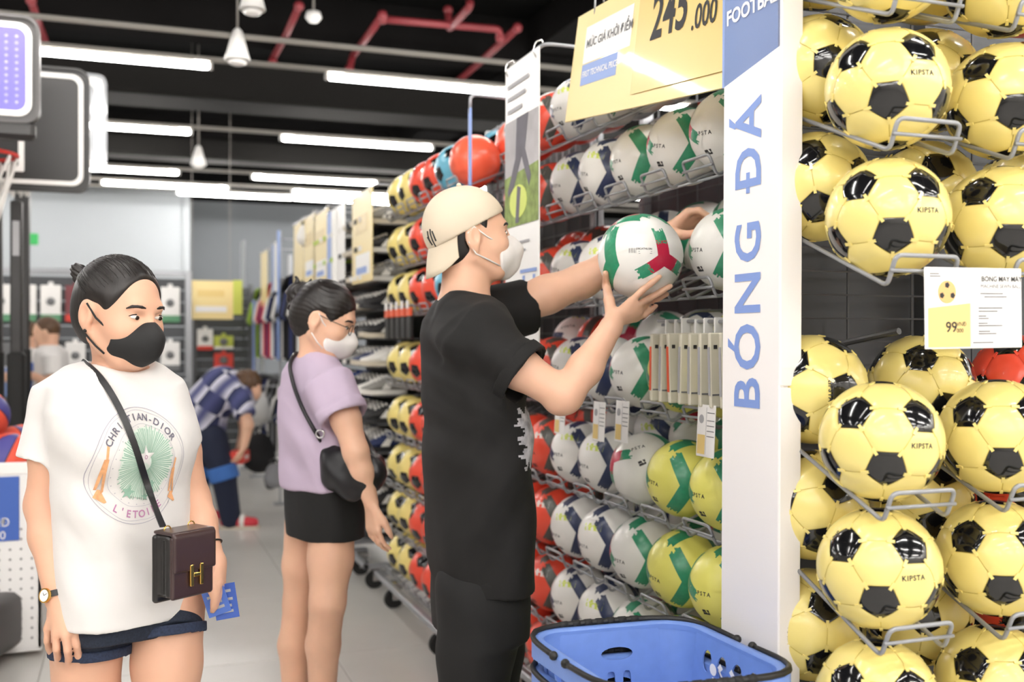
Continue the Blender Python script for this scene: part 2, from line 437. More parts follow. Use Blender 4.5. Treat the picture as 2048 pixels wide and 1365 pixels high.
# ---- classic 32-panel ball. Local frame: -Y faces the viewer, z up
def rot_to(Mx_from, z_to, up_pt, up_dir):
    pass
def classic(name, col, label, cat='ball', group=None, detail=True, lettering=True):
    root = thing(name, label, cat, group=group)
    # align: pentagon 0 points to front-low (-y, -z)
    z0 = ICO[0]; j = nb(0)[0]; x0 = (ICO[j]-z0*ICO[j].dot(z0)).normalized(); A = Matrix((x0, z0.cross(x0), z0)).transposed()
    e = math.radians(-22); zt = Vector((.02, -math.cos(e), math.sin(e))); xt = Vector((0, 0, -1)); xt = (xt-zt*xt.dot(zt)).normalized()
    B = Matrix((xt, zt.cross(xt), zt)).transposed(); Q = (B @ A.transposed()).to_4x4()
    pm, hm, cm = col
    key = (pm, hm, detail)
    if key not in BM:
        g1, g2 = (PG, HG) if detail else (PG2, HG2)
        pen = geo_mesh('black_panel', *g1, pm); hx = geo_mesh('panel', *g2, hm)
        if detail: cor = core_mb(R*.984).mesh('seam', cm, True)
        else:
            mb = core_mb(R*.984)
            for fr in HEX: mb.add([fr @ v for v in HG2[0]], HG2[1])
            cor = mb.mesh('casing', hm, True)
        st = MB()
        for i in range(12):
            for jn in nb(i):
                p = (ICO[i]*2+ICO[jn]).normalized(); t = (ICO[jn]-ICO[i]).normalized(); t = (t-p*t.dot(p)).normalized(); s_ = p.cross(t)
                p = p*R*1.0
                a = .0028; l0, l1 = -.008, .006
                q = [p+t*l0-s_*a, p+t*l1-s_*a, p+t*l1+s_*a, p+t*l0+s_*a]
                n_ = p.normalized()
                st.add([v-n_*.003 for v in q]+[v+n_*.0008 for v in q], [(4,5,6,7),(0,1,5,4),(1,2,6,5),(2,3,7,6),(3,0,4,7)])
        BM[key] = (pen, hx, cor, st.mesh('stitches', hm, False))
    pen, hx, cor, st = BM[key]
    if detail:
        link('seam', cor, root, mw=Q)
        for fr in HEX: link('panel', hx, root, mw=Q @ fr)
        tag(link('corner_stitches', st, root, mw=Q), kind='stuff')
    else: link('casing', cor, root, mw=Q)
    for fr in PEN: link('black_panel', pen, root, mw=Q @ fr)
    if lettering and detail:
        for i, (az, el, s_, sz) in enumerate(((33, 1, 'KIPSTA', .0125), (-52, 40, '5', .011), (180, 5, 'KIPSTA', .013))):
            a, e_ = math.radians(az), math.radians(el)
            z = Vector((math.sin(a)*math.cos(e_), -math.cos(a)*math.cos(e_), math.sin(e_)))
            if ('t', s_, sz) not in BM: BM['t', s_, sz] = sph_text('lettering', s_, sz, 'ink', bold=.00035, space=1.15)
            link('lettering', BM['t', s_, sz], root, mw=dirM(z))
    return root
BM = {}
# ---- moulded match ball with printed chevrons. Local frame as above
def match_ball(name, base, prints, label, group=None, variant=0):
    key = ('match', base)
    if key not in BM:
        mb = core_mb(R*.988)
        pg = panel_geo(5, PEN_RING, 4, drop=.006, inset=.985); hg = panel_geo(6, HEX_RING, 4, drop=.006, inset=.985)
        for fr in PEN: mb.add([fr @ v for v in pg[0]], pg[1])
        for fr in HEX: mb.add([fr @ v for v in hg[0]], hg[1])
        BM[key] = mb.mesh('moulded_ball', base, True)
    root = tag(link(name, BM[key]), label, 'ball', group)
    main, acc, acc2 = prints
    def dec(nm, k_, fn, z, up=(0, 0, 1)):
        if k_ not in BM: BM[k_] = fn()
        return link(nm, BM[k_], root, mw=dirM(z, up))
    def v(az, el): a, e_ = math.radians(az), math.radians(el); return Vector((math.sin(a)*math.cos(e_), -math.cos(a)*math.cos(e_), math.sin(e_)))
    # two chevrons on opposite sides, offset towards the right
    for s_, az in enumerate((38, 218)):
        dec('chevron_print', ('chev', main), lambda: ribbon([(-.03, .085), (.014, .004), (-.028, -.08)], .042, main, .012, .012, seed=3), v(az, -2))
        dec('accent_print', ('acc', acc), lambda: ribbon([(-.075, .028), (-.02, .012)], .026, acc, .012, .0, 6, 3, R*1.0028, 5) if acc else None, v(az, 22)) if acc else None
        dec('thin_band_print', ('thin', main), lambda: ribbon([(-.02, -.02), (.018, .03)], .036, main, .012, .004, seed=8), v(az-22, 66))
    # three-armed mark elsewhere
    for az, el in ((-62, 12), (118, -8), (150, 60)):
        for q in range(3):
            a = math.radians(90+120*q); d0 = (math.cos(a), math.sin(a))
            k_ = ('arm', acc2, q); dec('star_print', k_, lambda d0=d0, q=q: ribbon([(0, 0), (d0[0]*.042, d0[1]*.042)], .034, acc2, 0, .008, 7, 4, R*1.0030, 11+q), v(az, el))
            k_ = ('armend', main, q); dec('star_print', k_, lambda d0=d0, q=q: ribbon([(d0[0]*.044, d0[1]*.044), (d0[0]*.072, d0[1]*.072)], .034, main, .008, .012, 9, 3, R*1.0036, 17+q), v(az, el))
    dec('lettering', ('kip', 'ink'), lambda: sph_text('lettering', 'KIPSTA', .0145, 'ink', bold=.0003, space=1.45), v(-18, -4), (.1, 0, 1))
    dec('lettering', ('kip', 'ink'), None, v(165, -4))
    dec('stamp_print', ('stamp', 'ink'), lambda: geo_mesh('stamp', [sph(x, y, R*1.003) for x, y in ((-.011,-.001),(.011,-.001),(.011,.006),(-.011,.006),(-.011,-.009),(.011,-.009),(.011,-.002),(-.011,-.002))], [(0,1,2,3),(4,5,6,7)], 'ink', False), v(-16, -30))
    return root
SLOPE = .42; BW = .068; SN = math.sin(math.atan(SLOPE)); CS = math.cos(math.atan(SLOPE))
BALLH = math.sqrt(R*R-BW*BW)
# bracket: local frame, ball centre (front ball) at origin, back is +y
def bracket_mesh(L, m='wire', r=.0042, n=8):
    def onwire(y):          # wire height below the line of ball centres
        return SLOPE*y - BALLH/CS
    yf = -.085
    zf = onwire(yf)
    path = [(-BW, L, onwire(L)), (-BW, yf, zf), (-BW, yf-.022, zf+.052), (BW, yf-.022, zf+.052), (BW, yf, zf), (BW, L, onwire(L))]
    mb = MB().tube(fillet(path, .014, 4), r, n)
    mb.tube([(-BW-.006, yf-.016, zf+.026), (BW+.006, yf-.016, zf+.026)], r*.85, n)
    return mb.mesh('ball_bracket', m, True)
ORD = ('first', 'second', 'third', 'fourth', 'fifth', 'sixth', 'seventh', 'eighth', 'ninth')
def wire_grid(lo, hi, axis, hsp, vsp, r=.0025, m='wire_dark', off=.006):
    mb = MB()
    if axis == 'y':     # plane of constant y, spans x,z
        y = lo[1]
        for z in np.arange(lo[2], hi[2], hsp): mb.tube([(lo[0], y, z), (hi[0], y, z)], r, 5)
        for x in np.arange(lo[0], hi[0]+.001, vsp): mb.tube([(x, y+off, lo[2]), (x, y+off, hi[2])], r*1.3, 5)
    else:
        x = lo[0]
        for z in np.arange(lo[2], hi[2], hsp): mb.tube([(x, lo[1], z), (x, hi[1], z)], r, 5)
        for y in np.arange(lo[1], hi[1]+.001, vsp): mb.tube([(x+off, y, lo[2]), (x+off, y, hi[2])], r*1.3, 5)
    return mb
# ================================================================== end cap (yellow balls, facing the camera)
EC_Y = 1.549; EC_X = [1.03, 1.30, 1.567, 1.84, 2.11]
EC_X = [1.29, 1.562, 1.834, 2.106]
EC_Z = [2.085, 1.85, 1.615, 1.207, .975, .735, .50, .27]
ec = thing('end_display_rack', 'dark wire mesh end display rack holding the yellow footballs', 'rack', (1.75, 2.1, 0))
o = Vector((1.75, 2.1, 0))
def loc_box(lo, hi): return MB().box(tuple(Vector(lo)-o), tuple(Vector(hi)-o))
tag(wire_grid((1.43-o.x, 2.06-o.y, .1), (2.55-o.x, 2.06-o.y, 2.4), 'y', .056, .19).build('wire_mesh', 'wire_dark', ec), kind='stuff')
loc_box((1.43, 2.14, .1), (2.55, 2.15, 2.4)).build('back_sheet', 'slat', ec)
for x in (1.40, 1.86, 2.56): loc_box((x, 2.075, 0), (x+.04, 2.115, 2.45)).build('post', 'wire_dark', ec)
loc_box((1.25, 1.45, .02), (2.6, 2.12, .12)).build('base', 'wire_dark', ec)
# spare hook with a face plate
mb = MB().rbox((1.448-o.x, 2.03-o.y, 1.335), (1.474-o.x, 2.055-o.y, 1.40), .003); mb.tube([(1.461-o.x, 2.04-o.y, 1.385), (1.461-o.x, 1.95-o.y, 1.375), (1.475-o.x, 1.72-o.y, 1.41)], .007, 8)
mb.build('spare_arm', 'wire_dark', ec)
bm_ec = bracket_mesh(.47); bm_ec0 = bracket_mesh(.355)
loc_box((1.205, 1.915, .1), (1.375, 1.93, 2.4)).build('side_plate', 'wire_dark', ec)
yb = classic('yellow_football', ('ball_black', 'ball_yellow', 'ball_seam'), 'x')
rb = classic('red_football', ('ball_black', 'ball_red', 'ball_red'), 'x')
first = {'y': True, 'r': True}
rown = ('topmost row', 'second row', 'row above price card', 'row below price card', 'fifth row', 'sixth row', 'second lowest row', 'lowest row')
for ri, z in enumerate(EC_Z):
    for li, x in enumerate(EC_X):
        xx = x+(z-1.2)*.02
        link('ball_bracket', bm_ec if li else bm_ec0, ec, loc=Vector((xx, EC_Y, z))-o)
        for k_ in range(2):
            c = 'r' if (k_ == 1 and li == 2 and ri in (0, 3, 4, 5)) else 'y'
            src = yb if c == 'y' else rb
            if k_ == 0: rot = (random.uniform(-.06, .06), random.uniform(-.05, .05), random.uniform(-.06, .06)-.66)
            else: rot = (random.uniform(-3, 3), random.uniform(-3, 3), random.uniform(-3, 3))
            p = Vector((xx+(random.uniform(-.004, .004)), EC_Y+.2215*CS*k_, z+.2215*SN*k_))
            if k_ == 1: p.y += .004
            lb = '%s black-spotted football, %s, column %s from white panel, %s' % ('yellow' if c == 'y' else 'red', rown[ri], ORD[li], 'front' if k_ == 0 else 'behind')
            g = 'footballs on the end display'
            if first[c]:
                first[c] = False; src.location = p; src.rotation_euler = rot; src['label'] = lb; src['group'] = g; src.name = src.name
            else: dup(src, lb, g, p, rot)
# ================================================================== aisle rack A (match balls)
LA = [2.36+.24*i for i in range(7)]; XA = 1.48; ZA = [2.2, 1.94, 1.63, 1.295, 1.0, .745, .50, .26]
def rack_frame(name, label, x0, x1, y0, y1, top, casters, shelfz):
    t = thing(name, label, 'rack', (x0, y0, 0)); o = Vector((x0, y0, 0))
    tag(wire_grid((x1-x0, 0, .15), (x1-x0, y1-y0, top), 'x', .075, .15).build('wire_mesh', 'wire_dark', t), kind='stuff')
    for y in (y0, y1-.035): 
        MB().rbox((x1-x0, y-y0, .1), (x1-x0+.05, y-y0+.035, top+.05), .004).build('post', 'wire', t)
    MB().rbox((.0, 0, .14), (x1-x0+.05, .03, .17), .004).build('base_rail', 'wire', t); MB().rbox((.0, y1-y0-.03, .14), (x1-x0+.05, y1-y0, .17), .004).build('base_rail', 'wire', t)
    MB().rbox((.0, 0, .14), (.03, y1-y0, .17), .004).build('base_rail', 'wire', t)
    for (cx, cy) in casters:
        p = Vector((cx, cy, 0))-o; w_ = MB()
        w_.lathe([(.012, -.016), (.045, -.016), (.05, -.01), (.05, .01), (.045, .016), (.012, .016)], 20, (p.x, p.y, .05), Matrix.Rotation(PI/2, 3, 'X'))
        cw = w_.build('caster', 'rubber', t, .6)
        f_ = MB().rbox((p.x-.03, p.y-.028, .10), (p.x+.045, p.y+.028, .14), .006)
        f_.box((p.x-.012, p.y-.028, .045), (p.x+.02, p.y-.02, .11)); f_.box((p.x-.012, p.y+.02, .045), (p.x+.02, p.y+.028, .11))
        f_.build('fork', 'chrome', cw)
    return t
ra = rack_frame('ball_rack', 'grey wire ball rack on casters beside the man, full of match balls', 1.36, 1.98, 2.2, 3.86, 2.38, [(1.4, 2.4), (1.4, 3.78), (1.95, 2.4), (1.95, 3.78)], ZA)
MB().box((.66, 0, .15), (.67, 1.66, 2.3)).build('back_sheet', 'slat', ra)  # added sheet, hides the bright ceiling tubes seen through the rack
br_a = bracket_mesh(.46)
def side_rot(dz=0): return (0, 0, -PI/2+dz)          # local -y (ball face) -> world -x
oa = Vector((1.36, 2.2, 0))
protos = {}
def mk_match(c):
    if c == 'g': return match_ball('match_ball', 'ball_white', ('print_green', None, 'print_red'), 'x')
    if c == 'n': return match_ball('match_ball', 'ball_white', ('print_navy', 'print_lime', 'print_navy'), 'x')
    if c == 'y': return match_ball('match_ball', 'ball_lime', ('print_green', None, 'print_green'), 'x')
    if c == 'r': return match_ball('match_ball', 'ball_red', ('print_grey', 'print_white', 'print_grey'), 'x')
cname = {'g': 'white match ball with green print', 'n': 'white match ball with navy chevron', 'y': 'lime yellow match ball with green chevron', 'r': 'red match ball with grey chevron', 'a': 'pale blue football with black pentagons', 'o': 'orange football with black pentagons', 'Y': 'yellow football with black pentagons', 'R': 'red football with black pentagons'}
def put(c, p, rot, lb, g, maker):
    if c not in protos:
        protos[c] = maker(c); q = protos[c]; q.location = p; q.rotation_euler = rot; q['label'] = lb; q['group'] = g; return q
    return dup(protos[c], lb, g, p, rot)
patA = ['ggggnrr', 'gggnnrr', 'gggnnrr', 'yygnnrr', 'yygnnrr', 'yygnnrr', 'yygnnrr', 'yygnnrr']
rownA = ('top row', 'second row', 'held ball row', 'hanging packs row', 'row below packs', 'waist high row', 'knee high row', 'bottom row')
for ri, z in enumerate(ZA):
    for li, y in enumerate(LA):
        link('ball_bracket', br_a, ra, loc=Vector((XA, y, z))-oa, rot=(0, 0, -PI/2))
        for k_ in range(2):
            c = patA[ri][li]
            if k_ == 1 and random.random() < .25: c = random.choice('rgn')
            if k_ == 0 and (ri, li) in ((0, 0), (2, 1)): continue
            dz = math.radians(26) + random.uniform(-.12, .12)
            rot = (random.uniform(-.12, .12), random.uniform(-.15, .15), -PI/2+dz)
            if k_ == 1: rot = (random.uniform(-1, 1), random.uniform(-1, 1), random.uniform(-3, 3))
            if ri == 4 and li == 2 and k_ == 0: rot = (-.9, -.2, -PI/2+1.3)
            p = Vector((XA+.2215*CS*k_, y+random.uniform(-.003, .003), z+.2215*SN*k_))
            put(c, p, rot, '%s, %s, %s from white panel, %s' % (cname[c], rownA[ri], ORD[li], 'front' if k_ == 0 else 'behind'), 'match balls on the aisle rack', mk_match)
# front connecting rails for each row
for z in ZA:
    zz = z-BALLH/CS-SLOPE*.06
    MB().tube([(XA-.06-oa.x, LA[0]-.12-oa.y, zz-.006), (XA-.06-oa.x, LA[-1]+.12-oa.y, zz-.006)], .004, 6).build('front_rail', 'wire', ra, True)
# ================================================================== rack B (training balls)
LB = [5.30-.225*i for i in range(6)]; XB = 1.37; ZB = [2.15, 1.885, 1.64, 1.28, 1.0, .75, .515, .285]
rbk = rack_frame('ball_rack', 'far wire ball rack on casters with yellow, red and blue footballs', 1.22, 1.85, 4.03, 5.46, 2.5, [(1.29, 5.29), (1.29, 4.43), (1.8, 5.29), (1.8, 4.43)], ZB)
ob = Vector((1.22, 4.03, 0))
tag(wire_grid((.30, -.0, 2.0), (.30, .35, 2.34), 'x', .055, .075, .0035, 'wire').build('top_cage', 'wire', rbk), kind='stuff')
mb = MB()
for y in np.arange(0, .36, .07): mb.tube([(.30, y, 2.33), (.55, y, 2.33), (.55, y, 2.0)], .0035, 5)
for z in np.arange(2.0, 2.33, .055): mb.tube([(.30, .35, z), (.55, .35, z)], .0035, 5)
tag(mb.build('top_cage', 'wire', rbk), kind='stuff')
mat('gap_blocker', '#333436', .6); MB().box((.645, 0, .15), (.655, 1.43, 2.3)).build('back_sheet', 'gap_blocker', rbk)  # added dark sheet, keeps the brighter background from leaking through the gaps
br_b = bracket_mesh(.42, n=5)
def mk_tr(c):
    return classic('football', {'Y': ('ball_black', 'ball_yellow', 'ball_yellow'), 'R': ('ball_black', 'ball_red', 'ball_red'), 'a': ('ball_black', 'ball_blue', 'ball_blue'), 'o': ('ball_orange', 'ball_orange', 'ball_orange')}[c], 'x', detail=False)
rownB = ('top row', 'second row', 'third row', 'fourth row', 'fifth row', 'sixth row', 'seventh row', 'bottom row')
for ri, z in enumerate(ZB):
    for li, y in enumerate(LB):
        c = 'YYRRao'[li]
        link('ball_bracket', br_b, rbk, loc=Vector((XB, y, z))-ob, rot=(0, 0, -PI/2))
        for k_ in range(2 if ri < 1 else 1):
            rot = (random.uniform(-.15, .15), random.uniform(-.15, .15), -PI/2+.3+random.uniform(-.2, .2))
            p = Vector((XB+.2215*CS*k_, y, z+.2215*SN*k_))
            put(c, p, rot, '%s, far rack, %s, %s from far end, %s' % (cname[c], rownB[ri], ORD[li], 'front' if k_ == 0 else 'behind'), 'footballs on the far ball rack', mk_tr)
    zz = z-BALLH/CS-SLOPE*.06
    MB().tube([(XB-.06-ob.x, .05, zz-.006), (XB-.06-ob.x, 1.40, zz-.006)], .004, 6).build('front_rail', 'wire', rbk, True)
# ================================================================== tall white panel
def quad(name, pts, m, parent, off=None):
    o_ = parent.matrix_world.translation if False else Vector(parent.location)
    P = [Vector(p)-o_ for p in pts]
    n = (P[1]-P[0]).cross(P[2]-P[0]).normalized()*.0008
    mb = MB(); k_ = len(P)
    mb.add([p for p in P]+[p+n for p in P], [tuple(range(k_-1, -1, -1)), tuple(range(k_, 2*k_))]+[(i, (i+1) % k_, k_+(i+1) % k_, k_+i) for i in range(k_)])
    return mb.build(name, m, parent)
PX, PYA, PYB = 1.169, 1.70, 1.905
pn = thing('aisle_sign', 'tall white panel with blue football lettering at the end of the racks', 'sign', (PX, PYA, 0))
MB().rbox((0, 0, 0), (.012, PYB-PYA, 2.6), .002).build('face_board', 'panel_white', pn)
MB().rbox((.0005, -.002, 0), (.05, .004, 1.30), .002).build('edge_strip', 'panel_white', pn); MB().rbox((.0005, -.002, 1.303), (.05, .004, 2.6), .002).build('edge_strip', 'panel_white', pn)
MB().box((.012, .004, 0), (.048, PYB-PYA-.002, 2.6)).build('core', 'panel_white', pn)
quad('blue_field', [atX(1438, 177, PX), atX(1553, 90, PX), atX(1553, -160, PX), atX(1438, -160, PX)][::-1], 'sign_blue', pn)
for q in pn.children:
    pass
v, f = text_geo('BÓNG DÁ', 1.0, .02, 'CENTER', 0, 1.22)
vD = text_geo('BÓNG D', 1.0, .02, 'LEFT', 0, 1.22)[0]; vF = text_geo('BÓNG DÁ', 1.0, .02, 'LEFT', 0, 1.22)[0]; wD = text_geo('D', 1.0, .02, 'LEFT', 0, 1.22)[0]
fD = (max(p[0] for p in vD)-(max(p[0] for p in wD)-min(p[0] for p in wD))-min(p[0] for p in vF))/(max(p[0] for p in vF)-min(p[0] for p in vF))
bx0, bx1 = min(p[0] for p in v), max(p[0] for p in v); by0 = min(p[1] for p in v)
c0 = atX(1491, 815, PX); c1 = atX(1496, 195, PX); ya = atX(1517, 500, PX).y; yb_ = atX(1466, 500, PX).y
caps = text_geo('BN', 1.0, .02, 'CENTER')[0]; cap0 = min(p[1] for p in caps); cap1 = max(p[1] for p in caps)
vv = [(-.0012, ya+(p[1]-cap0)/(cap1-cap0)*(yb_-ya)-PYA, c0.z+(p[0]-bx0)/(bx1-bx0)*(c1.z-c0.z)) for p in v]
me = bpy.data.meshes.new('lettering'); me.from_pydata(vv, [], f); me.materials.append(M['deep_blue' if False else 'sign_blue2'] if 'sign_blue2' in M else mat('sign_blue2', '#7f9ad8', .5)); link('lettering', me, pn)
zD = c0.z+(c1.z-c0.z)*fD; MB().box((-.0013, (ya+yb_)/2-PYA-.006, zD-.012), (-.0003, (ya+yb_)/2-PYA+.006, zD+.030)).build('lettering', 'sign_blue2', pn)
flat_text('lettering', 'FOOTBALL', .042, 'paper', pn, frame((-.0015, PYB-PYA-.012, atX(1450, 38, PX).z), (0, -1, .0), (0, 0, 1)), .0012, 'LEFT')
pn.rotation_euler = (0, math.radians(.35), 0)
pn.location.x -= .004
# ================================================================== big yellow price sign
def sign_mat(o_, a, b): return frame(o_, a, b)
BLp, BRp = atX(1130, 244, 1.24), atX(1470, 170, 1.24); TLp = atX(1157, 34, 1.30); TRp = BRp+(TLp-BLp)+Vector((0, 0, .05))
sg = thing('price_sign', 'large pale yellow price sign reading 245.000 hanging above the ball rack', 'sign', BLp)
ex = (BRp-BLp); eh = (TLp-BLp); sn = ex.cross(eh).normalized()
mb = MB(); P = [BLp, BRp, TRp, TLp]; mb.add([p-BLp for p in P]+[p-BLp-sn*.006 for p in P], [(0,1,2,3),(7,6,5,4),(0,4,5,1),(1,5,6,2),(2,6,7,3),(3,7,4,0)]); mb.build('board', 'sign_yellow', sg)
def on_sign(s, t, lift=.0015): return BLp+ex*s+(TLp-BLp)*t*(1-s)+(TRp-BRp)*t*s+sn*lift
def patch(name, s0, t0, s1, t1, m, lift=.0015):
    P = [on_sign(s0, t0, lift)-BLp, on_sign(s1, t0, lift)-BLp, on_sign(s1, t1, lift)-BLp, on_sign(s0, t1, lift)-BLp]
    mb = MB(); mb.add(P+[p+sn*.0008 for p in P], [(3,2,1,0),(4,5,6,7),(0,1,5,4),(1,2,6,5),(2,3,7,6),(3,0,4,7)]); return mb.build(name, m, sg)
patch('text_panel', .09, .50, .42, .84, 'paper'); patch('text_panel', .09, .30, .345, .49, 'sign_blue'); patch('price_card', .46, .10, 1.0, 1.15, 'price_yellow', .003)
def sign_text(s, size, m, s0, t0, bold, lift=.0035, xs=1.0):
    v, f = text_geo(s, size, bold, 'LEFT'); L = ex.length; H = eh.length
    me = bpy.data.meshes.new('lettering'); me.from_pydata([tuple(on_sign(s0+x*xs/L, t0+y/H, lift)-BLp) for x, y in v], [], f); me.materials.append(M[m]); link('lettering', me, sg)
sign_text('MỨC GIÁ KHỞI ĐIỂM', .036, 'ink_grey', .105, .67, .0006, .0035, .9); sign_text('FIRST TECHNICAL PRICE', .026, 'paper', .10, .395, .0004, .0035, .84)
sign_text('245', .165, 'ink', .55, .62, .003, .006, .78); sign_text('.000', .08, 'ink', .775, .50, .001, .006, .85); sign_text('VNĐ', .06, 'ink', .80, .84, .001, .006, .85)
for s in (.13, .75):
    p = on_sign(s, 1.0)-BLp
    MB().tube(fillet([p+Vector((0,0,-.02)), p+Vector((0,-.004,.03)), p+Vector((.03,0,.04)), p+Vector((.03,0,.02))], .01, 3), .003, 6).build('hook', 'wire', sg, True)
# ================================================================== posters hung on arms in the aisle
def poster(label, px0, py0, px1, pyb, X, m, name='poster', arm=True):
    a = atX(px0, 300, X); b = atX(px1, 300, X); zt = atX(px1, py0, X).z; zb = atX(px1, pyb, X).z
    t = thing(name, label, 'poster', (X, b.y, zb)); W = a.y-b.y; H = zt-zb
    MB().rbox((-.002, 0, 0), (.002, W, H), .001).build('sheet', m, t)
    if arm:
        for y in (W*.08, W*.92):
            MB().tube(fillet([(0, y, H-.03), (-.012, y, H-.01), (-.004, y, H+.02), (.02, y, H+.03), (.02, y, H+.012)], .008, 3), .0028, 6).build('hook', 'chrome', t, True)
        MB().tube(fillet([(.018, W*1.0, H+.01), (.018, 0, H+.01), (.35, 0, H+.01)], .03, 4), .006, 8).build('arm', 'wire', t, True)
    return t, W, H
mat('grass', '#8fa25a', .7, noise=(30, .35)); mat('photo_grey', '#b9b6b8', .7, noise=(6, .25)); mat('photo_dark', '#6d6a72', .7, noise=(10, .2)); mat('lime_print', '#cfdc5f', .5)
t, W, H = poster('tall poster of a player kicking a lime ball, hung behind the man', 1012, 92, 1079, 690, 1.2, 'paper')
def pprint(t, name, poly, m, lift=.0028):       # poly in (image-right fraction, height metres)
    mb = MB(); P = [Vector((-lift, W*(1-u), z)) for u, z in poly]; n_ = len(P)
    mb.add(P+[p-Vector((.0008, 0, 0)) for p in P], [tuple(range(n_)), tuple(range(2*n_-1, n_-1, -1))]+[(i, n_+i, n_+(i+1) % n_, (i+1) % n_) for i in range(n_)]); return mb.build(name, m, t)
pprint(t, 'photo_print', [(0, H*.42), (1, H*.42), (1, H*.80), (0, H*.80)], 'photo_grey')
pprint(t, 'photo_print', [(0, H*.42), (1, H*.42), (1, H*.62), (0, H*.60)], 'grass', .0034)
pprint(t, 'photo_print', [(.38, H*.80), (.72, H*.80), (.62, H*.68), (.80, H*.58), (.74, H*.545), (.52, H*.66), (.30, H*.56), (.12, H*.53), (.10, H*.55), (.34, H*.66)], 'photo_dark', .004)
pprint(t, 'photo_print', [(.42+.26*math.cos(a), H*.505+.055*math.sin(a)) for a in np.arange(0, 2*PI, .35)], 'lime_print', .0042)
pprint(t, 'photo_print', [(.34, H*.43), (.44, H*.43), (.5, H*.55), (.40, H*.56)], 'photo_dark', .0046)
def ptext(t, s, size, m, u, z, bold=.0003, lift=.005):
    w_ = min(len(s)*size*.5/W, .95-u); pprint(t, 'text_line', [(u, z-size*.2), (u+w_, z-size*.2), (u+w_, z+size*.2), (u, z+size*.2)], m, lift)
for k_, s in enumerate(('CHỌN QUẢ BÓNG', 'PHÙ HỢP VỚI', 'CÁCH CHƠI')): ptext(t, s, .03, 'ink_faint', .1, H*(.925-.045*k_))
ptext(t, 'Kích thước và loại sân', .017, 'ink_faint', .15, H*.36); ptext(t, 'Cho mọi trình độ', .017, 'ink_faint', .2, H*.33)
for z, w_ in ((.25, .35), (.19, .5), (.10, .3)): pprint(t, 'chart_print', [(.62-w_*.4, H*z), (.95, H*z), (.95, H*(z+.012)), (.62-w_*.4, H*(z+.012))], 'sign_blue', .004)
for u in (.55, .85): pprint(t, 'chart_print', [(u, H*.205), (u+.06, H*.205), (u+.06, H*.24), (u, H*.24)], 'sign_blue', .004)
# pale blue blade post with hook
p = atX(940, 205, 1.2); t2 = thing('sign_post', 'thin pale blue blade post with a hook above the far ball rack', 'post', (1.2, p.y, p.z-.42))
MB().rbox((-.004, -.012, 0), (.004, .012, .40), .002).build('blade', 'sign_blue', t2); MB().tube(fillet([(0, 0, .38), (0, -.004, .44), (.02, 0, .45), (.45, 0, .44)], .02, 3), .006, 6).build('hook', 'wire', t2, True)
for (a, b, top, bot, m, lb) in ((705, 745, 372, 560, 'sign_yellow', 'yellow poster with a white text box beside the shoe rack'), (655, 690, 405, 575, 'paper', 'white poster with blue edge behind the second woman'),
        (628, 656, 415, 562, 'sign_yellow', 'tall yellow poster above the second woman, nearest of three'), (608, 630, 425, 560, 'sign_yellow', 'tall yellow poster above the second woman, middle of three'), (588, 606, 440, 560, 'sign_yellow', 'tall yellow poster above the second woman, farthest of three'),
        (545, 560, 480, 580, 'paper', 'small white poster by the hanging clothes'), (522, 534, 500, 612, 'sign_yellow', 'narrow yellow poster by the hanging clothes')):
    t, W, H = poster(lb, a, top, b, bot, 1.2, m)
    if a in (705, 628, 608):
        pprint(t, 'text_panel', [(.2, H*.08), (.9, H*.08), (.9, H*.32), (.2, H*.32)], 'paper'); pprint(t, 'text_panel', [(.25, H*.10), (.75, H*.10), (.75, H*.17), (.25, H*.17)], 'sign_blue', .004)
        pprint(t, 'text_panel', [(.2, H*.55), (.8, H*.55), (.8, H*.75), (.2, H*.75)], 'price_yellow', .0034)
    if a in (655, 545): pprint(t, 'edge_print', [(.0, 0), (.25, 0), (.25, H), (0, H)], 'sign_blue')
# ================================================================== price cards
def card(label, o_, ax, up, w_, h_, extra=None, tilt=0):
    t = thing('price_card', label, 'price card', o_); t.rotation_mode = 'XYZ'
    fr = frame((0, 0, 0), ax, up)
    MB().rbox((-w_/2, -h_/2, -.001), (w_/2, h_/2, .001), .0008).build('card', 'paper', t).matrix_local = fr
    def pr(name, x0, y0, x1, y1, m, lift=.0014):
        ob_ = MB().box((x0*w_-w_/2, y0*h_-h_/2, lift), (x1*w_-w_/2, y1*h_-h_/2, lift+.0004)).build(name, m, t); ob_.matrix_local = fr; return ob_
    def tx(s, size, m, x, y, bold=0):
        if size < .007: return MB().box((x*w_-w_/2, y*h_-h_/2-size*.16, .0016), (x*w_-w_/2+min(len(s)*size*.5, w_*(.97-x)), y*h_-h_/2+size*.16, .0019)).build('text_line', m, t).__setattr__('matrix_local', fr)
        flat_text('lettering', s, size, m, t, fr @ Matrix.Translation((x*w_-w_/2, y*h_-h_/2, .0024)), bold, 'LEFT')
    return t, pr, tx, fr
p0 = atY(1847, 617, 1.44); wc = .222; hc = .142
ctr = Vector((p0.x+wc/2, 1.44, p0.z+.002))
t, pr, tx, fr = card('white price card with 99.000 and a small ball picture, among the yellow footballs', ctr, (1, .02, .012), (-.05, 0, 1), wc, hc)
pr('price_block', .03, .02, .455, .50, 'price_yellow'); pr('divider', .465, .05, .467, .95, 'ink_faint')
ob_ = MB().prism([(.03*wc-wc/2, .5*hc-hc/2), (.455*wc-wc/2, .5*hc-hc/2), (.455*wc-wc/2, .56*hc-hc/2)], .0004).build('price_block', 'price_yellow', t); ob_.matrix_local = fr @ Matrix.Translation((0, 0, .0018)) @ Matrix.Rotation(-PI/2, 4, 'X')
mat('ball_pic', '#e9b877', .5)
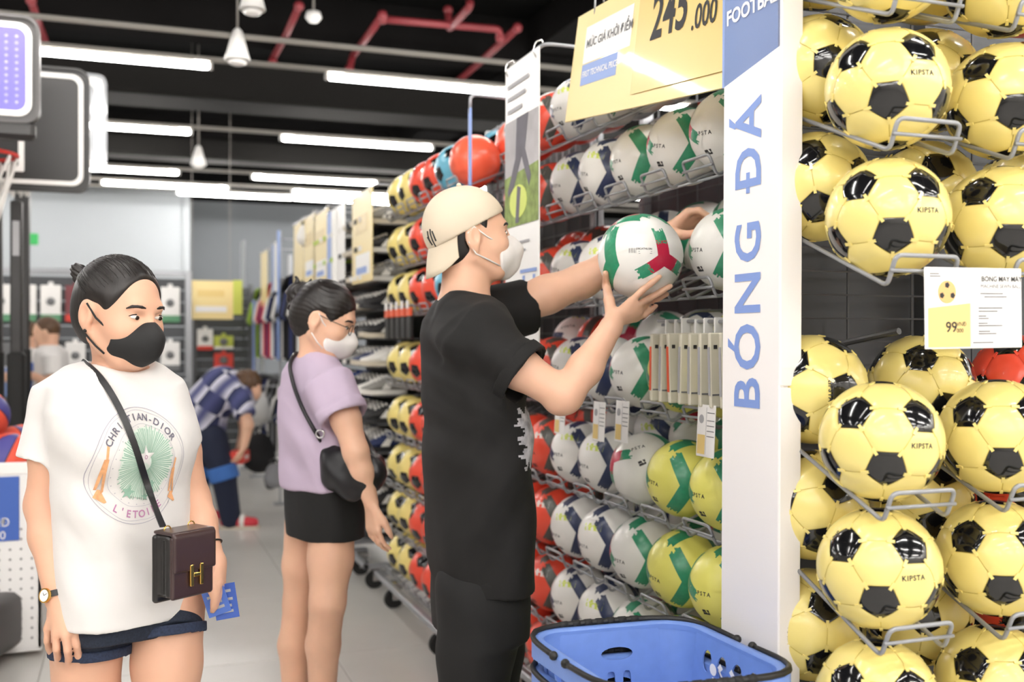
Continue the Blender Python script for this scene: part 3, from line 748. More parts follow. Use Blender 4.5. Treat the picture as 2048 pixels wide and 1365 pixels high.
MB().lathe([(.0001, 0), (.02, 0), (.02, .0005), (.0001, .0005)], 24).build('ball_print', 'ball_pic', t).matrix_local = fr @ Matrix.Translation((-.062, .028, .0014))
for (dx, dy) in ((0, .012), (-.012, -.006), (.012, -.006)):
    MB().lathe([(.0001, 0), (.0055, 0), (.0055, .0005), (.0001, .0005)], 5).build('ball_print', 'ink', t).matrix_local = fr @ Matrix.Translation((-.062+dx, .028+dy, .0018))
tx('99', .026, 'ink', .2, .26, .0003); tx('VNĐ', .0105, 'ink', .31, .30); tx('000', .0105, 'ink', .31, .22)
tx('BÓNG MAY MÁY', .0125, 'ink', .57, .86, .0001); tx('MACHINE SEWN BALL', .0095, 'ink_grey', .56, .77)
for k_, (x, y, s) in enumerate(((.56, .68, 'Bóng đá sân cỏ bền'), (.60, .64, 'Cho người mới chơi'), (.54, .50, 'ĐƯỜNG MAY CHẮC CHẮN'), (.54, .46, 'LỚP PHỦ BỀN MÀU'), (.54, .40, 'Độ bền'), (.54, .37, 'Khâu máy'), (.54, .31, 'Kích cỡ'), (.54, .28, 'Cỡ 5 cho từ 13 tuổi'), (.54, .21, 'Chất liệu'), (.54, .18, 'Lớp PVC và bọt'), (.48, .07, 'Bảo hành hai năm'), (.05, .92, 'Bóng đá'), (.05, .89, 'Giải trí'))):
    tx(s, .0058, 'ink_grey', x, y)
for (px, py, w_, h_, lb) in ((1120, 835, .085, .11, 'small white price card hanging nearest the man on the rack'), (1198, 843, .085, .12, 'left one of two white price cards side by side'), (1244, 843, .085, .12, 'right one of two white price cards side by side'), (1412, 862, .085, .13, 'white price card hanging beside the tall white panel')):
    c_ = atX(px, py, 1.345)
    t, pr, tx, fr = card(lb, c_, (0, -1, 0), (.05, .06, 1), w_, h_)
    pr('price_block', .06, .05, .48, .42, 'price_yellow'); pr('divider', .52, .05, .53, .95, 'ink_faint')
    MB().lathe([(.0001, 0), (.011, 0), (.011, .0005), (.0001, .0005)], 16).build('ball_print', 'ink_faint', t).matrix_local = fr @ Matrix.Translation((-w_*.25, h_*.22, .0014))
    for y in (.85, .7, .6, .5, .4): tx('Bóng đá sân cỏ', .006, 'ink_grey', .57, y)
# ================================================================== shin guard packs on a rail
mat('pack_beige', '#d8d3c0', .45, coat=.2); mat('pack_orange', '#e8603c', .4)
rl = thing('hang_rail', 'short grey rail carrying the row of beige hanging packs', 'rail', (1.40, 2.15, 1.435))
MB().tube([(0, 0, 0), (0, .46, .012)], .005, 8).build('bar', 'wire', rl, True)
for y in (.02, .44): MB().tube(fillet([(0, y, 0), (.05, y, 0), (.10, y, .04), (.55, y, .05)], .02, 3), .004, 6).build('bar_arm', 'wire', rl, True)
for k_ in range(8):
    y = 2.545-.052*k_
    t = thing('shin_guard_pack', 'beige shin guard pack on the rail, %s from the man' % ORD[k_], 'pack', (1.34, y, 1.225), 0, 'hanging shin guard packs')
    t.rotation_euler = (0, random.uniform(-.03, .03), random.uniform(-.05, .05)+.06)
    MB().rbox((0, -.006, 0), (.105, .006, .185), .003).build('box', 'pack_beige', t)
    MB().rbox((.045, -.003, .18), (.075, .003, .225), .002).build('hang_tab', 'white_plastic', t)
    MB().box((-.0008, -.005, .03), (-.0002, .005, .15)).build('stripe', 'pack_orange' if k_ in (0, 2) else 'ink_faint', t)
    MB().box((.01, -.0072, .145), (.02, -.0062, .155)).build('print_mark', 'ink', t); MB().box((.004, -.0072, .03), (.03, -.0062, .034)).build('print_mark', 'ink_grey', t)
# ================================================================== stacked blue baskets
mat('basket_blue', '#6f90d6', .4, noise=(30, .05), coat=.1)
def panel2d(outline, holes, th, m, name, parent, mw):
    cu = bpy.data.curves.new(name, 'CURVE'); cu.dimensions = '2D'; cu.fill_mode = 'BOTH'; cu.extrude = th/2; cu.resolution_u = 1
    for loop in [outline]+holes:
        sp = cu.splines.new('POLY'); sp.points.add(len(loop)-1)
        for q, (x, y) in zip(sp.points, loop): q.co = (x, y, 0, 1)
        sp.use_cyclic_u = True
    o_ = bpy.data.objects.new('tmp', cu); 
    me = bpy.data.meshes.new_from_object(o_); bpy.data.objects.remove(o_); bpy.data.curves.remove(cu)
    me.materials.clear(); me.materials.append(M[m]); return link(name, me, parent, mw=mw)
def oval(cx, cy, rx, ry, n=18, p=2): 
    out = []
    for k_ in range(n):
        a = 2*PI*k_/n; c, s = math.cos(a), math.sin(a)
        out.append((cx+rx*abs(c)**(2/p)*(1 if c >= 0 else -1), cy+ry*abs(s)**(2/p)*(1 if s >= 0 else -1)))
    return out
def basket(z, label, idx):
    # camera-frame footprint converted to world: centre, axes
    c_ = FW*1.985+RT*.272
    ux = (RT*.34+FW*.10).normalized(); uy = (FW*.33-RT*.135).normalized()     # across, away
    t = thing('shopping_basket', label, 'basket', (c_.x, c_.y, z), 0, 'stacked blue shopping baskets')
    hx, hy, Hh, tp = .166, .185, .25, .03
    def W3(x, y, zz): return ux*x+uy*y+Vector((0, 0, zz))
    def wall(a, b, holes, outn, nm='wall'):      # top edge a->b (2d), bottom inset
        a = Vector(a); b = Vector(b); L = (b-a).length; ta = W3(*a, 0); tb = W3(*b, 0); xd = (tb-ta).normalized()
        inn = -(ux*outn[0]+uy*outn[1]); yd = (Vector((0, 0, 1))*Hh - inn*tp).normalized(); hl = math.hypot(Hh, tp)
        fr = frame(ta, xd, yd)
        panel2d([(-.004, 0), (L+.004, 0), (L+.002, -hl), (-.002, -hl)], holes, .003, 'basket_blue', nm, t, fr)
    r = .06
    fr_holes = [oval(.045+.052*i, -.05, .016, .022, 16) for i in range(6)]+[oval(.06+.06*i, -.14, .012, .035, 14, 4) for i in range(4)]
    bk = [oval(.12, -.05, .035, .013, 18), oval(.105, -.115, .009, .03, 12, 4), oval(.14, -.115, .009, .03, 12, 4), oval(.12, -.19, .035, .012, 16)]
    wall((-hx+r, hy), (hx-r, hy), bk, (0, 1)); wall((hx, hy-r), (hx, -hy+r), fr_holes, (1, 0)); wall((hx-r, -hy), (-hx+r, -hy), bk, (0, -1)); wall((-hx, -hy+r), (-hx, hy-r), fr_holes, (-1, 0))
    # corners
    for sx, sy, a0 in ((1, 1, 0), (-1, 1, PI/2), (-1, -1, PI), (1, -1, 1.5*PI)):
        mb = MB(); n_ = 6; V = []
        for k_ in range(n_+1):
            a = a0-.1+(PI/2+.2)*k_/n_
            for zz, ins in ((0, 0), (-Hh, tp)):
                V.append(W3(sx*(hx-r)+(r-ins*.9)*math.cos(a)-sx*ins*.1, sy*(hy-r)+(r-ins*.9)*math.sin(a)-sy*ins*.1, zz))
        mb.add(V, [(2*i, 2*i+1, 2*i+3, 2*i+2) for i in range(n_)]); mb.build('corner', 'basket_blue', t, True)
    b_ = MB().add([W3(-hx+tp, -hy+tp, -Hh), W3(hx-tp, -hy+tp, -Hh), W3(hx-tp, hy-tp, -Hh), W3(-hx+tp, hy-tp, -Hh), W3(-hx+tp, -hy+tp, -Hh+.004), W3(hx-tp, -hy+tp, -Hh+.004), W3(hx-tp, hy-tp, -Hh+.004), W3(-hx+tp, hy-tp, -Hh+.004)], [(0,3,2,1),(4,5,6,7),(0,1,5,4),(1,2,6,5),(2,3,7,6),(3,0,4,7)])
    b_.build('bottom', 'basket_blue', t)
    # rim: wide rolled lip
    loop = []
    for sx, sy, a0 in ((1, 1, 0), (-1, 1, PI/2), (-1, -1, PI), (1, -1, 1.5*PI)):
        for k_ in range(7):
            a = a0+PI/2*k_/6; loop.append((sx*(hx-r)+r*math.cos(a), sy*(hy-r)+r*math.sin(a), math.cos(a), math.sin(a)))
    prof = [(-.002, -.008), (-.002, .003), (.004, .007), (.016, .007), (.022, .002), (.022, -.03), (.019, -.03), (.018, -.002), (.003, -.001)]
    V = [W3(x+nx*p[0], y+ny*p[0], p[1]) for (x, y, nx, ny) in loop for p in prof]; n_ = len(prof); N = len(loop)
    MB().add(V, [(i*n_+k_, ((i+1) % N)*n_+k_, ((i+1) % N)*n_+(k_+1) % n_, i*n_+(k_+1) % n_) for i in range(N) for k_ in range(n_)]).build('rim', 'basket_blue', t, .7)
    # two black swing handles folded onto the rim
    for sgn in (1, -1):
        Hn = []
        yy = 0.03*sgn
        for k_ in range(25):
            a = PI*k_/24; x = math.cos(a); y = math.sin(a)
            ex_ = 4.0; rr_ = (abs(x)**ex_+abs(y)**ex_)**(-1/ex_)
            Hn.append(W3(x*rr_*(hx+.026), (y*rr_*(hy+.0)+.026)*sgn, .006+.004*y))
        P2 = Hn
        V = []; F_ = []; n_ = 6
        mbh = MB().tube(P2, [.0055 if (k_ < 6 or k_ > 18) else .0065 for k_ in range(25)], 8); hd = mbh.build('handle', 'black', t, True)
        mb = MB()
        for k_ in range(9, 16): mb.tube([P2[k_].lerp(P2[k_+1], .1), P2[k_].lerp(P2[k_+1], .7)], .0078, 8)
        if sgn == 1 or True: tag(mb.build('grip_ribs', 'rubber', hd, True), kind='stuff')
        for q in (P2[0], P2[-1]): MB().sphere(q, .009, 10, 6).build('pivot', 'black', t, True)
    if idx == 0:     # white sport pictograms printed inside the far-right wall
        base = W3(hx-.006, .02, -.10)
        xd = -uy; yd = Vector((0, 0, 1)); fr = frame(base-ux*.012, xd, yd)
        g = MB()
        def strip(a, b, w_):
            a = Vector(a); b = Vector(b); n2 = Vector((-(b-a).y, (b-a).x)).normalized()*w_/2
            g.add([(*(a+n2), 0), (*(a-n2), 0), (*(b-n2), 0), (*(b+n2), 0)], [(0, 1, 2, 3)])
        strip((0, 0), (.05, .05), .005); strip((.05, 0), (0, .05), .005); strip((.0, .05), (.01, .06), .012); strip((.05, .05), (.04, .06), .012)
        strip((-.02, -.01), (-.02, .03), .006); strip((.07, -.01), (.09, .03), .006)
        for cx, cy, r_ in ((-.02, .045, .012), (.09, .045, .014), (.025, -.02, .008)): g.add([(cx+r_*math.cos(a), cy+r_*math.sin(a), 0) for a in np.arange(0, 2*PI, .5)], [tuple(range(13))])
        g.build('pictogram_print', 'paper', t, mw=fr) 
    return t
for k_, lb in enumerate(('topmost blue shopping basket of the stack in front', 'second blue shopping basket from the top of the stack', 'third blue shopping basket from the top of the stack', 'fourth blue shopping basket of the stack', 'fifth blue shopping basket of the stack')):
    basket(.792-.062*k_, lb, k_)
bt = thing('basket_cart', 'low grey wheeled base under the stack of baskets', 'cart', tuple(FW*1.985+RT*.272))
MB().rbox((-.17, -.17, .05), (.17, .17, .09), .01).build('platform', 'wire_dark', bt); MB().rbox((-.12, -.12, .09), (.12, .12, .29), .01).build('pedestal', 'wire_dark', bt)
for sx in (-1, 1):
    for sy in (-1, 1): MB().lathe([(.005, -.01), (.025, -.01), (.025, .01), (.005, .01)], 14, (sx*.13, sy*.13, .025), Matrix.Rotation(PI/2, 3, 'X')).build('wheel', 'rubber', bt, .6)
# ================================================================== shoe racks
for n_, c_ in (('shoe_black', '#232326'), ('shoe_blue', '#3350a8'), ('shoe_red', '#cf3542'), ('shoe_white', '#e6e4df'), ('shoe_grey', '#8c8a86'), ('shoe_lime', '#a9c83c'), ('shoe_navy', '#27335c'), ('shoe_beige', '#c9c0ae')): mat(n_, c_, .55)
def shoe_mesh():
    # toe towards -x ; length .27
    up = []; so = []; n_ = 14
    prof = [(-.135, .030, .022, .030), (-.125, .055, .034, .046), (-.09, .078, .043, .056), (-.04, .086, .044, .078), (0, .074, .038, .100), (.04, .068, .034, .112), (.09, .070, .034, .110), (.12, .060, .030, .105), (.132, .040, .022, .095)]
    V = []; Fz = []
    for (x, w_, _, h_) in prof:
        for k_ in range(n_):
            a = 2*PI*k_/n_; V.append((x, w_/2*math.cos(a), .018+max(0, (h_-.018))*(.5+.5*math.sin(a)) if math.sin(a) > -.99 else .018))
    for i in range(len(prof)-1):
        for k_ in range(n_): Fz.append((i*n_+k_, i*n_+(k_+1) % n_, (i+1)*n_+(k_+1) % n_, (i+1)*n_+k_))
    Fz += [tuple(range(n_)), tuple((len(prof)-1)*n_+k_ for k_ in range(n_))]
    U = MB().add(V, Fz)
    V = []; Fz = []
    for (x, w_, _, h_) in prof:
        ww = w_/2+.005; xx = x*1.04
        zr = .006 if x < -.1 else 0
        V += [(xx, -ww, zr), (xx, ww, zr), (xx, ww, .026+zr), (xx, -ww, .026+zr)]
    for i in range(len(prof)-1):
        for k_ in range(4): Fz.append((i*4+k_, i*4+(k_+1) % 4, (i+1)*4+(k_+1) % 4, (i+1)*4+k_))
    Fz += [(0, 1, 2, 3), tuple((len(prof)-1)*4+k_ for k_ in range(4))]
    S = MB().add(V, Fz)
    L = MB()
    for x, z in ((-.05, .083), (-.03, .091), (-.01, .10), (.01, .106)): L.box((x, -.018, z-.01), (x+.007, .018, z+.004))
    T = MB()
    for s in (-1, 1):
        T.add([(-.03, s*.043, .03), (.02, s*.038, .03), (.045, s*.033, .075), (.01, s*.037, .075), (-.03, s*.048, .03), (.02, s*.043, .03), (.045, s*.037, .075), (.01, s*.041, .075)], [(0,1,2,3),(7,6,5,4),(0,4,5,1),(1,5,6,2),(2,6,7,3),(3,7,4,0)])
    return U, S, L, T
SU, SS, SL, ST = shoe_mesh()
ss_me = {c_: SS.mesh('sole', c_, .5) for c_ in ('shoe_white', 'shoe_black', 'shoe_lime', 'shoe_beige')}
su_me = {c_: SU.mesh('upper', c_, True) for c_ in ('shoe_black', 'shoe_blue', 'shoe_red', 'shoe_grey', 'shoe_navy', 'shoe_beige', 'shoe_white')}
sl_me = SL.mesh('laces', 'shoe_white'); st_me = ST.mesh('side_stripe', 'shoe_white'); st2 = ST.mesh('side_stripe', 'shoe_lime')
def shoe_rack(label, x0, x1, y0, y1, top, casters, zs, lanes, pal, lab):
    t = rack_frame('shoe_rack', label, x0, x1, y0, y1, top, casters, zs); o_ = Vector((x0, y0, 0))
    MB().box((x1-x0-.012, .0, .15), (x1-x0-.004, y1-y0, top)).build('back_sheet', 'gap_blocker', t)  # added dark sheet, blocks the brighter background between the shoes
    cn = {'shoe_black': 'black', 'shoe_blue': 'blue', 'shoe_red': 'red', 'shoe_grey': 'grey', 'shoe_navy': 'navy', 'shoe_beige': 'beige', 'shoe_white': 'white'}
    for ri, z in enumerate(zs):
        MB().rbox((.08, .02, z-.008), (x1-x0-.02, y1-y0-.02, z), .003).build('shelf', 'wire_dark', t)
        for li, y in enumerate(lanes):
            u_, s_ = pal(ri, li)
            r_ = thing('shoe', '%s sports shoe, %s, shelf %s from bottom, %s from near end' % (cn[u_], lab, ('one','two','three','four','five','six','seven','eight','nine','ten','eleven','twelve','thirteen')[ri], ORD[li]), 'shoe', (x0+.13, y, z+.002), random.uniform(-.12, .12)+(.0 if li % 2 else .1), lab+' shoes'); r_.rotation_euler[1] = 0
            link('upper', su_me[u_], r_); link('sole', ss_me[s_], r_); link('laces', sl_me, r_); link('side_stripe', st2 if s_ == 'shoe_lime' else st_me, r_)
    return t
zs = [.30+.158*i for i in range(12)]
def pal1(ri, li):
    u_ = random.choice(['shoe_black', 'shoe_black', 'shoe_grey', 'shoe_navy', 'shoe_black', 'shoe_grey'] if ri > 6 else ['shoe_black', 'shoe_black', 'shoe_navy', 'shoe_white', 'shoe_grey']); return u_, random.choice(['shoe_white', 'shoe_black', 'shoe_beige', 'shoe_black'])
def pal2(ri, li):
    u_ = random.choice(['shoe_blue', 'shoe_blue', 'shoe_red', 'shoe_black', 'shoe_navy', 'shoe_red']) if ri < 9 else random.choice(['shoe_grey', 'shoe_black', 'shoe_beige']); return u_, 'shoe_lime' if random.random() < .4 else 'shoe_white'
shoe_rack('near grey shoe rack on casters with mostly black shoes', 1.2, 1.6, 5.6, 6.35, 2.25, [(1.29, 6.11), (1.29, 5.75)], zs, [5.69+.115*i for i in range(6)], pal1, 'near rack')
shoe_rack('far grey shoe rack on casters with blue and red shoes', 1.2, 1.6, 6.45, 7.35, 2.25, [(1.29, 6.6), (1.29, 7.2)], zs, [6.55+.125*i for i in range(6)], pal2, 'far rack')
# hanging orange tagged packs on ball rack B
for k_ in range(5):
    y = 5.28-.11*k_; t = thing('sock_pack', 'black pack with orange header on the far ball rack, %s from far end' % ORD[k_], 'pack', (1.25, y, 1.40), 0, 'orange headed packs')
    MB().rbox((0, -.04, 0), (.02, .04, .11), .006).build('pack', 'black', t); MB().rbox((-.002, -.04, .11), (.012, .04, .15), .002).build('header', 'pack_orange', t); MB().tube([(.0, 0, .16), (.3, 0, .17)], .004, 6).build('hook', 'wire', t); MB().rbox((-.006, -.018, .145), (.002, .018, .185), .002).build('hang_tab', 'white_plastic', t)
# ================================================================== organic solids from smooth-blended primitives
V3 = lambda *a: np.array(a, dtype=np.float32)
def nrm(v): v = np.asarray(v, dtype=np.float32); return v/np.linalg.norm(v)
class Solid:
    def __init__(s, h): s.h = h; s.p = []
    def _put(s, op, fn, lo, hi, k): m = k+3*s.h; s.p.append((op, fn, np.minimum(lo, hi)-m, np.maximum(lo, hi)+m, k)); return s
    def cap(s, a, b, ra, rb, k=.01, flat=None, op=1):
        a = V3(*a); b = V3(*b); ba = b-a; bb = float(ba @ ba)+1e-12
        def fn(P):
            d = [P[i]-a[i] for i in range(3)]
            if flat is not None:
                n, sc = nrm(flat[0]), flat[1]; q = (d[0]*n[0]+d[1]*n[1]+d[2]*n[2])*(1/sc-1); d2 = [d[i]+n[i]*q for i in range(3)]
            else: d2 = d
            t = np.clip((d2[0]*ba[0]+d2[1]*ba[1]+d2[2]*ba[2])/bb, 0, 1)
            e = [d2[i]-t*ba[i] for i in range(3)]
            return np.sqrt(e[0]**2+e[1]**2+e[2]**2)-(ra+(rb-ra)*t)
        r = max(ra, rb); return s._put(op, fn, np.minimum(a, b)-r, np.maximum(a, b)+r, k)
    def tube(s, a, b, ra, rb, k=.01, op=1, flat=None):      # flat-ended cone
        a = V3(*a); b = V3(*b); L = float(np.linalg.norm(b-a)); u = (b-a)/L
        def fn(P):
            d = [P[i]-a[i] for i in range(3)]; t = d[0]*u[0]+d[1]*u[1]+d[2]*u[2]
            e = [d[i]-t*u[i] for i in range(3)]
            if flat is not None:
                n, sc = nrm(flat[0]), flat[1]; q = (e[0]*n[0]+e[1]*n[1]+e[2]*n[2])*(1/sc-1); e = [e[i]+n[i]*q for i in range(3)]
            r = np.sqrt(e[0]**2+e[1]**2+e[2]**2)-(ra+(rb-ra)*np.clip(t/L, 0, 1))
            return np.maximum(r, np.maximum(-t, t-L))
        r = max(ra, rb); return s._put(op, fn, np.minimum(a, b)-r, np.maximum(a, b)+r, k)
    def chain(s, pts, rs, k=.01, flat=None):
        for i in range(len(pts)-1): s.cap(pts[i], pts[i+1], rs[i], rs[i+1], k, flat)
        return s
    def ell(s, c, r, A=None, k=.01, op=1):
        c = V3(*c); r = V3(*r); A = np.eye(3, dtype=np.float32) if A is None else np.asarray(A, dtype=np.float32)   # rows = axes
        def fn(P):
            d = [P[i]-c[i] for i in range(3)]; q = [(A[j][0]*d[0]+A[j][1]*d[1]+A[j][2]*d[2])/r[j] for j in range(3)]
            l = np.sqrt(q[0]**2+q[1]**2+q[2]**2); return (l-1)*float(min(r))*.9+(l-1)*float(np.mean(r)-min(r))*.3
        m = float(max(r)); return s._put(op, fn, c-m, c+m, k)
    def box(s, c, r, A=None, rad=.01, k=.004, op=1):
        c = V3(*c); r = V3(*r)-rad; A = np.eye(3, dtype=np.float32) if A is None else np.asarray(A, dtype=np.float32)
        def fn(P):
            d = [P[i]-c[i] for i in range(3)]; q = [np.abs(A[j][0]*d[0]+A[j][1]*d[1]+A[j][2]*d[2])-r[j] for j in range(3)]
            return np.sqrt(np.maximum(q[0], 0)**2+np.maximum(q[1], 0)**2+np.maximum(q[2], 0)**2)+np.minimum(np.maximum(q[0], np.maximum(q[1], q[2])), 0)-rad
        m = float(np.linalg.norm(r)+rad); return s._put(op, fn, c-m, c+m, k)
    def half(s, c, n, op=-1, k=.004):       # removes everything on the side n points to
        c = V3(*c); n = nrm(n)
        def fn(P): return -((P[0]-c[0])*n[0]+(P[1]-c[1])*n[1]+(P[2]-c[2])*n[2])
        s.p.append((op, fn, None, None, k)); return s
    def loft(s, secs, k=.01, p=2.4, op=1):  # sections (z, cx, cy, a, b, angle): a along angle direction, b across
        S = sorted(secs); z = np.array([q[0] for q in S], dtype=np.float32)
        def fn(P):
            zz = np.clip(P[2], z[0], z[-1])
            g = [np.interp(zz.ravel(), z, np.array([q[i] for q in S])).astype(np.float32).reshape(zz.shape) for i in range(1, 6)]
            dx, dy = P[0]-g[0], P[1]-g[1]; c, sn_ = np.cos(g[4]), np.sin(g[4])
            u = np.abs(dx*c+dy*sn_)/g[2]; v = np.abs(-dx*sn_+dy*c)/g[3]
            l = (u**p+v**p)**(1/p); r = (l-1)*np.minimum(g[2], g[3])
            return np.maximum(r, np.maximum(z[0]-P[2], P[2]-z[-1]))
        m = max(max(q[3], q[4]) for q in S)
        lo = V3(min(q[1] for q in S)-m, min(q[2] for q in S)-m, z[0]); hi = V3(max(q[1] for q in S)+m, max(q[2] for q in S)+m, z[-1])
        return s._put(op, fn, lo, hi, k)
    def grid(s):
        los = np.array([q[2] for q in s.p if q[0] == 1 and q[2] is not None]); his = np.array([q[3] for q in s.p if q[0] == 1 and q[3] is not None])
        lo = los.min(0); hi = his.max(0); h = s.h; n = np.ceil((hi-lo)/h).astype(int)+1
        ax = [lo[i]+h*np.arange(n[i], dtype=np.float32) for i in range(3)]
        f = np.full(n, .5, dtype=np.float32)
        for op, fn, a, b, k in s.p:
            if a is None: sl = (slice(None),)*3
            else:
                i0 = np.clip(np.floor((a-lo)/h).astype(int), 0, n-1); i1 = np.clip(np.ceil((b-lo)/h).astype(int)+1, 1, n)
                if (i1 <= i0).any(): continue
                sl = tuple(slice(i0[i], i1[i]) for i in range(3))
            P = (ax[0][sl[0]][:, None, None], ax[1][sl[1]][None, :, None], ax[2][sl[2]][None, None, :])
            d = fn(P).astype(np.float32); g = f[sl]
            if op == 1:
                t = np.clip(.5+.5*(g-d)/k, 0, 1); f[sl] = g+(d-g)*t-k*t*(1-t)
            else:
                d = -d; t = np.clip(.5-.5*(g-d)/k, 0, 1); f[sl] = g+(d-g)*t+k*t*(1-t)
        return f, lo
    def mesh(s, name, m, smooth=1, disp=None):
        f, lo = s.grid(); h = s.h
        f[0], f[-1], f[:, 0], f[:, -1], f[:, :, 0], f[:, :, -1] = .5, .5, .5, .5, .5, .5
        ng = f < 0; n = np.array(f.shape)-1
        cnt = np.zeros(n, dtype=np.int8)
        for a in (0, 1):
            for b in (0, 1):
                for c in (0, 1): cnt += ng[a:a+n[0], b:b+n[1], c:c+n[2]]
        act = (cnt > 0) & (cnt < 8); I = np.argwhere(act); idx = np.full(n, -1, dtype=np.int32); idx[act] = np.arange(len(I))
        acc = np.zeros((len(I), 3)); num = np.zeros(len(I))
        for a in ((0,0,0),(0,1,0),(0,0,1),(0,1,1)):
            for axn in range(3):
                o = [list(a), None]; o0 = np.roll(np.array(a), axn); o1 = o0.copy(); o1[axn] = 1
                fa = f[tuple((I+o0).T)]; fb = f[tuple((I+o1).T)]; q = (fa < 0) != (fb < 0)
                t = np.where(q, fa/np.where(fa-fb == 0, 1, fa-fb), 0); p = np.repeat(o0[None].astype(float), len(I), 0); p[:, axn] = t
                acc[q] += p[q]; num += q
        V = (I+acc/num[:, None])*h+lo
        Q = []
        for axn in range(3):
            sl0 = [slice(1, -1)]*3; sl0[axn] = slice(0, -1); sl1 = list(sl0); sl1[axn] = slice(1, None)
            A, B = ng[tuple(sl0)], ng[tuple(sl1)]; E = np.argwhere(A != B); st = A[A != B]
            E = E+np.array([0 if i == axn else 1 for i in range(3)])
            u, v = (axn+1) % 3, (axn+2) % 3
            def cell(du, dv): e = E.copy(); e[:, u] += du; e[:, v] += dv; return idx[tuple(e.T)]
            q = np.stack([cell(-1, -1), cell(0, -1), cell(0, 0), cell(-1, 0)], 1); q[~st] = q[~st][:, ::-1]; Q.append(q)
        Q = np.concatenate(Q); Q = Q[(Q >= 0).all(1)]
        e = np.concatenate([Q[:, [0, 1]], Q[:, [1, 2]], Q[:, [2, 3]], Q[:, [3, 0]]])
        for _ in range(smooth):
            sm = np.zeros_like(V); c = np.bincount(e.ravel(), minlength=len(V)).astype(float)
            for ax_ in range(3):
                sm[:, ax_] = np.bincount(e[:, 0], V[e[:, 1], ax_], len(V))+np.bincount(e[:, 1], V[e[:, 0], ax_], len(V))
            V = V*.4+.6*sm/np.maximum(c, 1)[:, None]
        me = bpy.data.meshes.new(name); me.vertices.add(len(V)); me.loops.add(Q.size); me.polygons.add(len(Q))
        me.vertices.foreach_set('co', V.astype(np.float32).ravel()); me.loops.foreach_set('vertex_index', Q.astype(np.int32).ravel())
        me.polygons.foreach_set('loop_start', np.arange(0, Q.size, 4, dtype=np.int32)); me.polygons.foreach_set('loop_total', np.full(len(Q), 4, dtype=np.int32))
        me.update(calc_edges=True); me.shade_smooth()
        if disp is not None:
            N = np.zeros(len(V)*3, dtype=np.float32); me.vertex_normals.foreach_get('vector', N); N = N.reshape(-1, 3)
            V = V+N*disp(V)[:, None]; me.vertices.foreach_set('co', V.astype(np.float32).ravel()); me.update()
        me.materials.append(M[m]); return me
def bvh_of(me): return BVHTree.FromPolygons([v.co for v in me.vertices], [tuple(p.vertices) for p in me.polygons])
# cloth folds: sum of warped ridges
def folds(items):
    def fn(V):
        x, y, z = V[:, 0], V[:, 1], V[:, 2]; o = np.zeros(len(V))
        for (kx, ky, kz, ph_, amp, (cx, cy, cz), rad) in items:
            w_ = np.exp(-((x-cx)**2+(y-cy)**2+(z-cz)**2)/(rad*rad))
            s_ = np.sin(kx*x+ky*y+kz*z+ph_+1.2*np.sin(7*x+5*z+ph_)); o += amp*w_*(s_*.6+.4*s_*np.abs(s_))
        return o
    return fn
class Person:
    def __init__(s, label, px, d, name='person', cat='person'):
        s.x0 = (px-1024)/F*d; s.d0 = d
        p = FW*d+RT*s.x0; s.root = thing(name, label, cat, (p.x, p.y, 0), -YAW)
    def q(s, px, py, d): c = cl(px, py, d); return np.array([c[0]-s.x0, c[1]-s.d0, c[2]], dtype=np.float32)
    def add(s, name, me, label=None): o = link(name, me, s.root); return tag(o, label) if label else o
class Head:
    def __init__(s, c, yaw, pitch, roll=0, k=1.0):      # yaw: angle of facing in local xy; pitch up positive
        s.c = np.asarray(c); s.k = k
        f = V3(math.cos(yaw)*math.cos(pitch), math.sin(yaw)*math.cos(pitch), math.sin(pitch)); l = V3(-math.sin(yaw), math.cos(yaw), 0); u = np.cross(f, l)
        cr, sr = math.cos(roll), math.sin(roll); l, u = l*cr+u*sr, u*cr-l*sr
        s.f, s.l, s.u = f, l, u; s.A = np.array([f, l, u])
    def p(s, f, l, u): return s.c+(s.f*f+s.l*l+s.u*u)*s.k
def head_solid(S, H, nb_, female=True, rneck=.05):
    k = H.k; P = H.p
    S.ell(P(0, 0, .005), (.096*k, .075*k, .098*k), H.A, .012)
    S.ell(P(.038, 0, -.05), (.060*k, .060*k, .078*k), H.A, .025)
    S.ell(P(.045, 0, -.095), (.038*k, .042*k, .036*k), H.A, .02)
    S.cap(P(.074, 0, -.112), P(.07, 0, -.105), .018*k, .02*k, .015)
    for s_ in (-1, 1):
        S.ell(P(.055, s_*.040, -.045), (.034*k, .026*k, .03*k), H.A, .015)       # cheeks
        S.cap(P(.0, s_*.055, -.07), P(.055, s_*.03, -.112), .018*k, .016*k, .02)     # jaw line
    S.cap(P(.094, 0, -.01), P(.112, 0, -.047), .008*k, .011*k, .01)               # nose
    for s_ in (-1, 1): S.cap(P(.099, s_*.011, -.053), P(.099, s_*.011, -.05), .008*k, .008*k, .006)
    S.cap(P(.083, -.03, .008), P(.083, .03, .008), .012*k, .012*k, .014)           # brow
    S.cap(P(.096, -.016, -.082), P(.096, .016, -.082), .006*k, .006*k, .006); S.cap(P(.093, -.013, -.091), P(.093, .013, -.091), .007*k, .007*k, .006)
    for s_ in (-1, 1):
        S.ell(P(.094, s_*.032, -.014), (.012*k, .017*k, .009*k), H.A, .008, -1)
        S.ell(P(.080, s_*.032, -.014), (.012*k, .015*k, .010*k), H.A, .004)
        # ear
        S.ell(P(-.008, s_*.079, -.020), (.021*k, .010*k, .034*k), H.A, .005)
        S.cap(P(-.004, s_*.074, -.052), P(-.002, s_*.072, -.058), .009*k, .007*k, .006)
        S.ell(P(-.004, s_*.091, -.018), (.011*k, .009*k, .021*k), H.A, .003, -1)
    S.cap(P(-.022, 0, -.06), nb_, (.045 if female else .056)*k, rneck, .02)
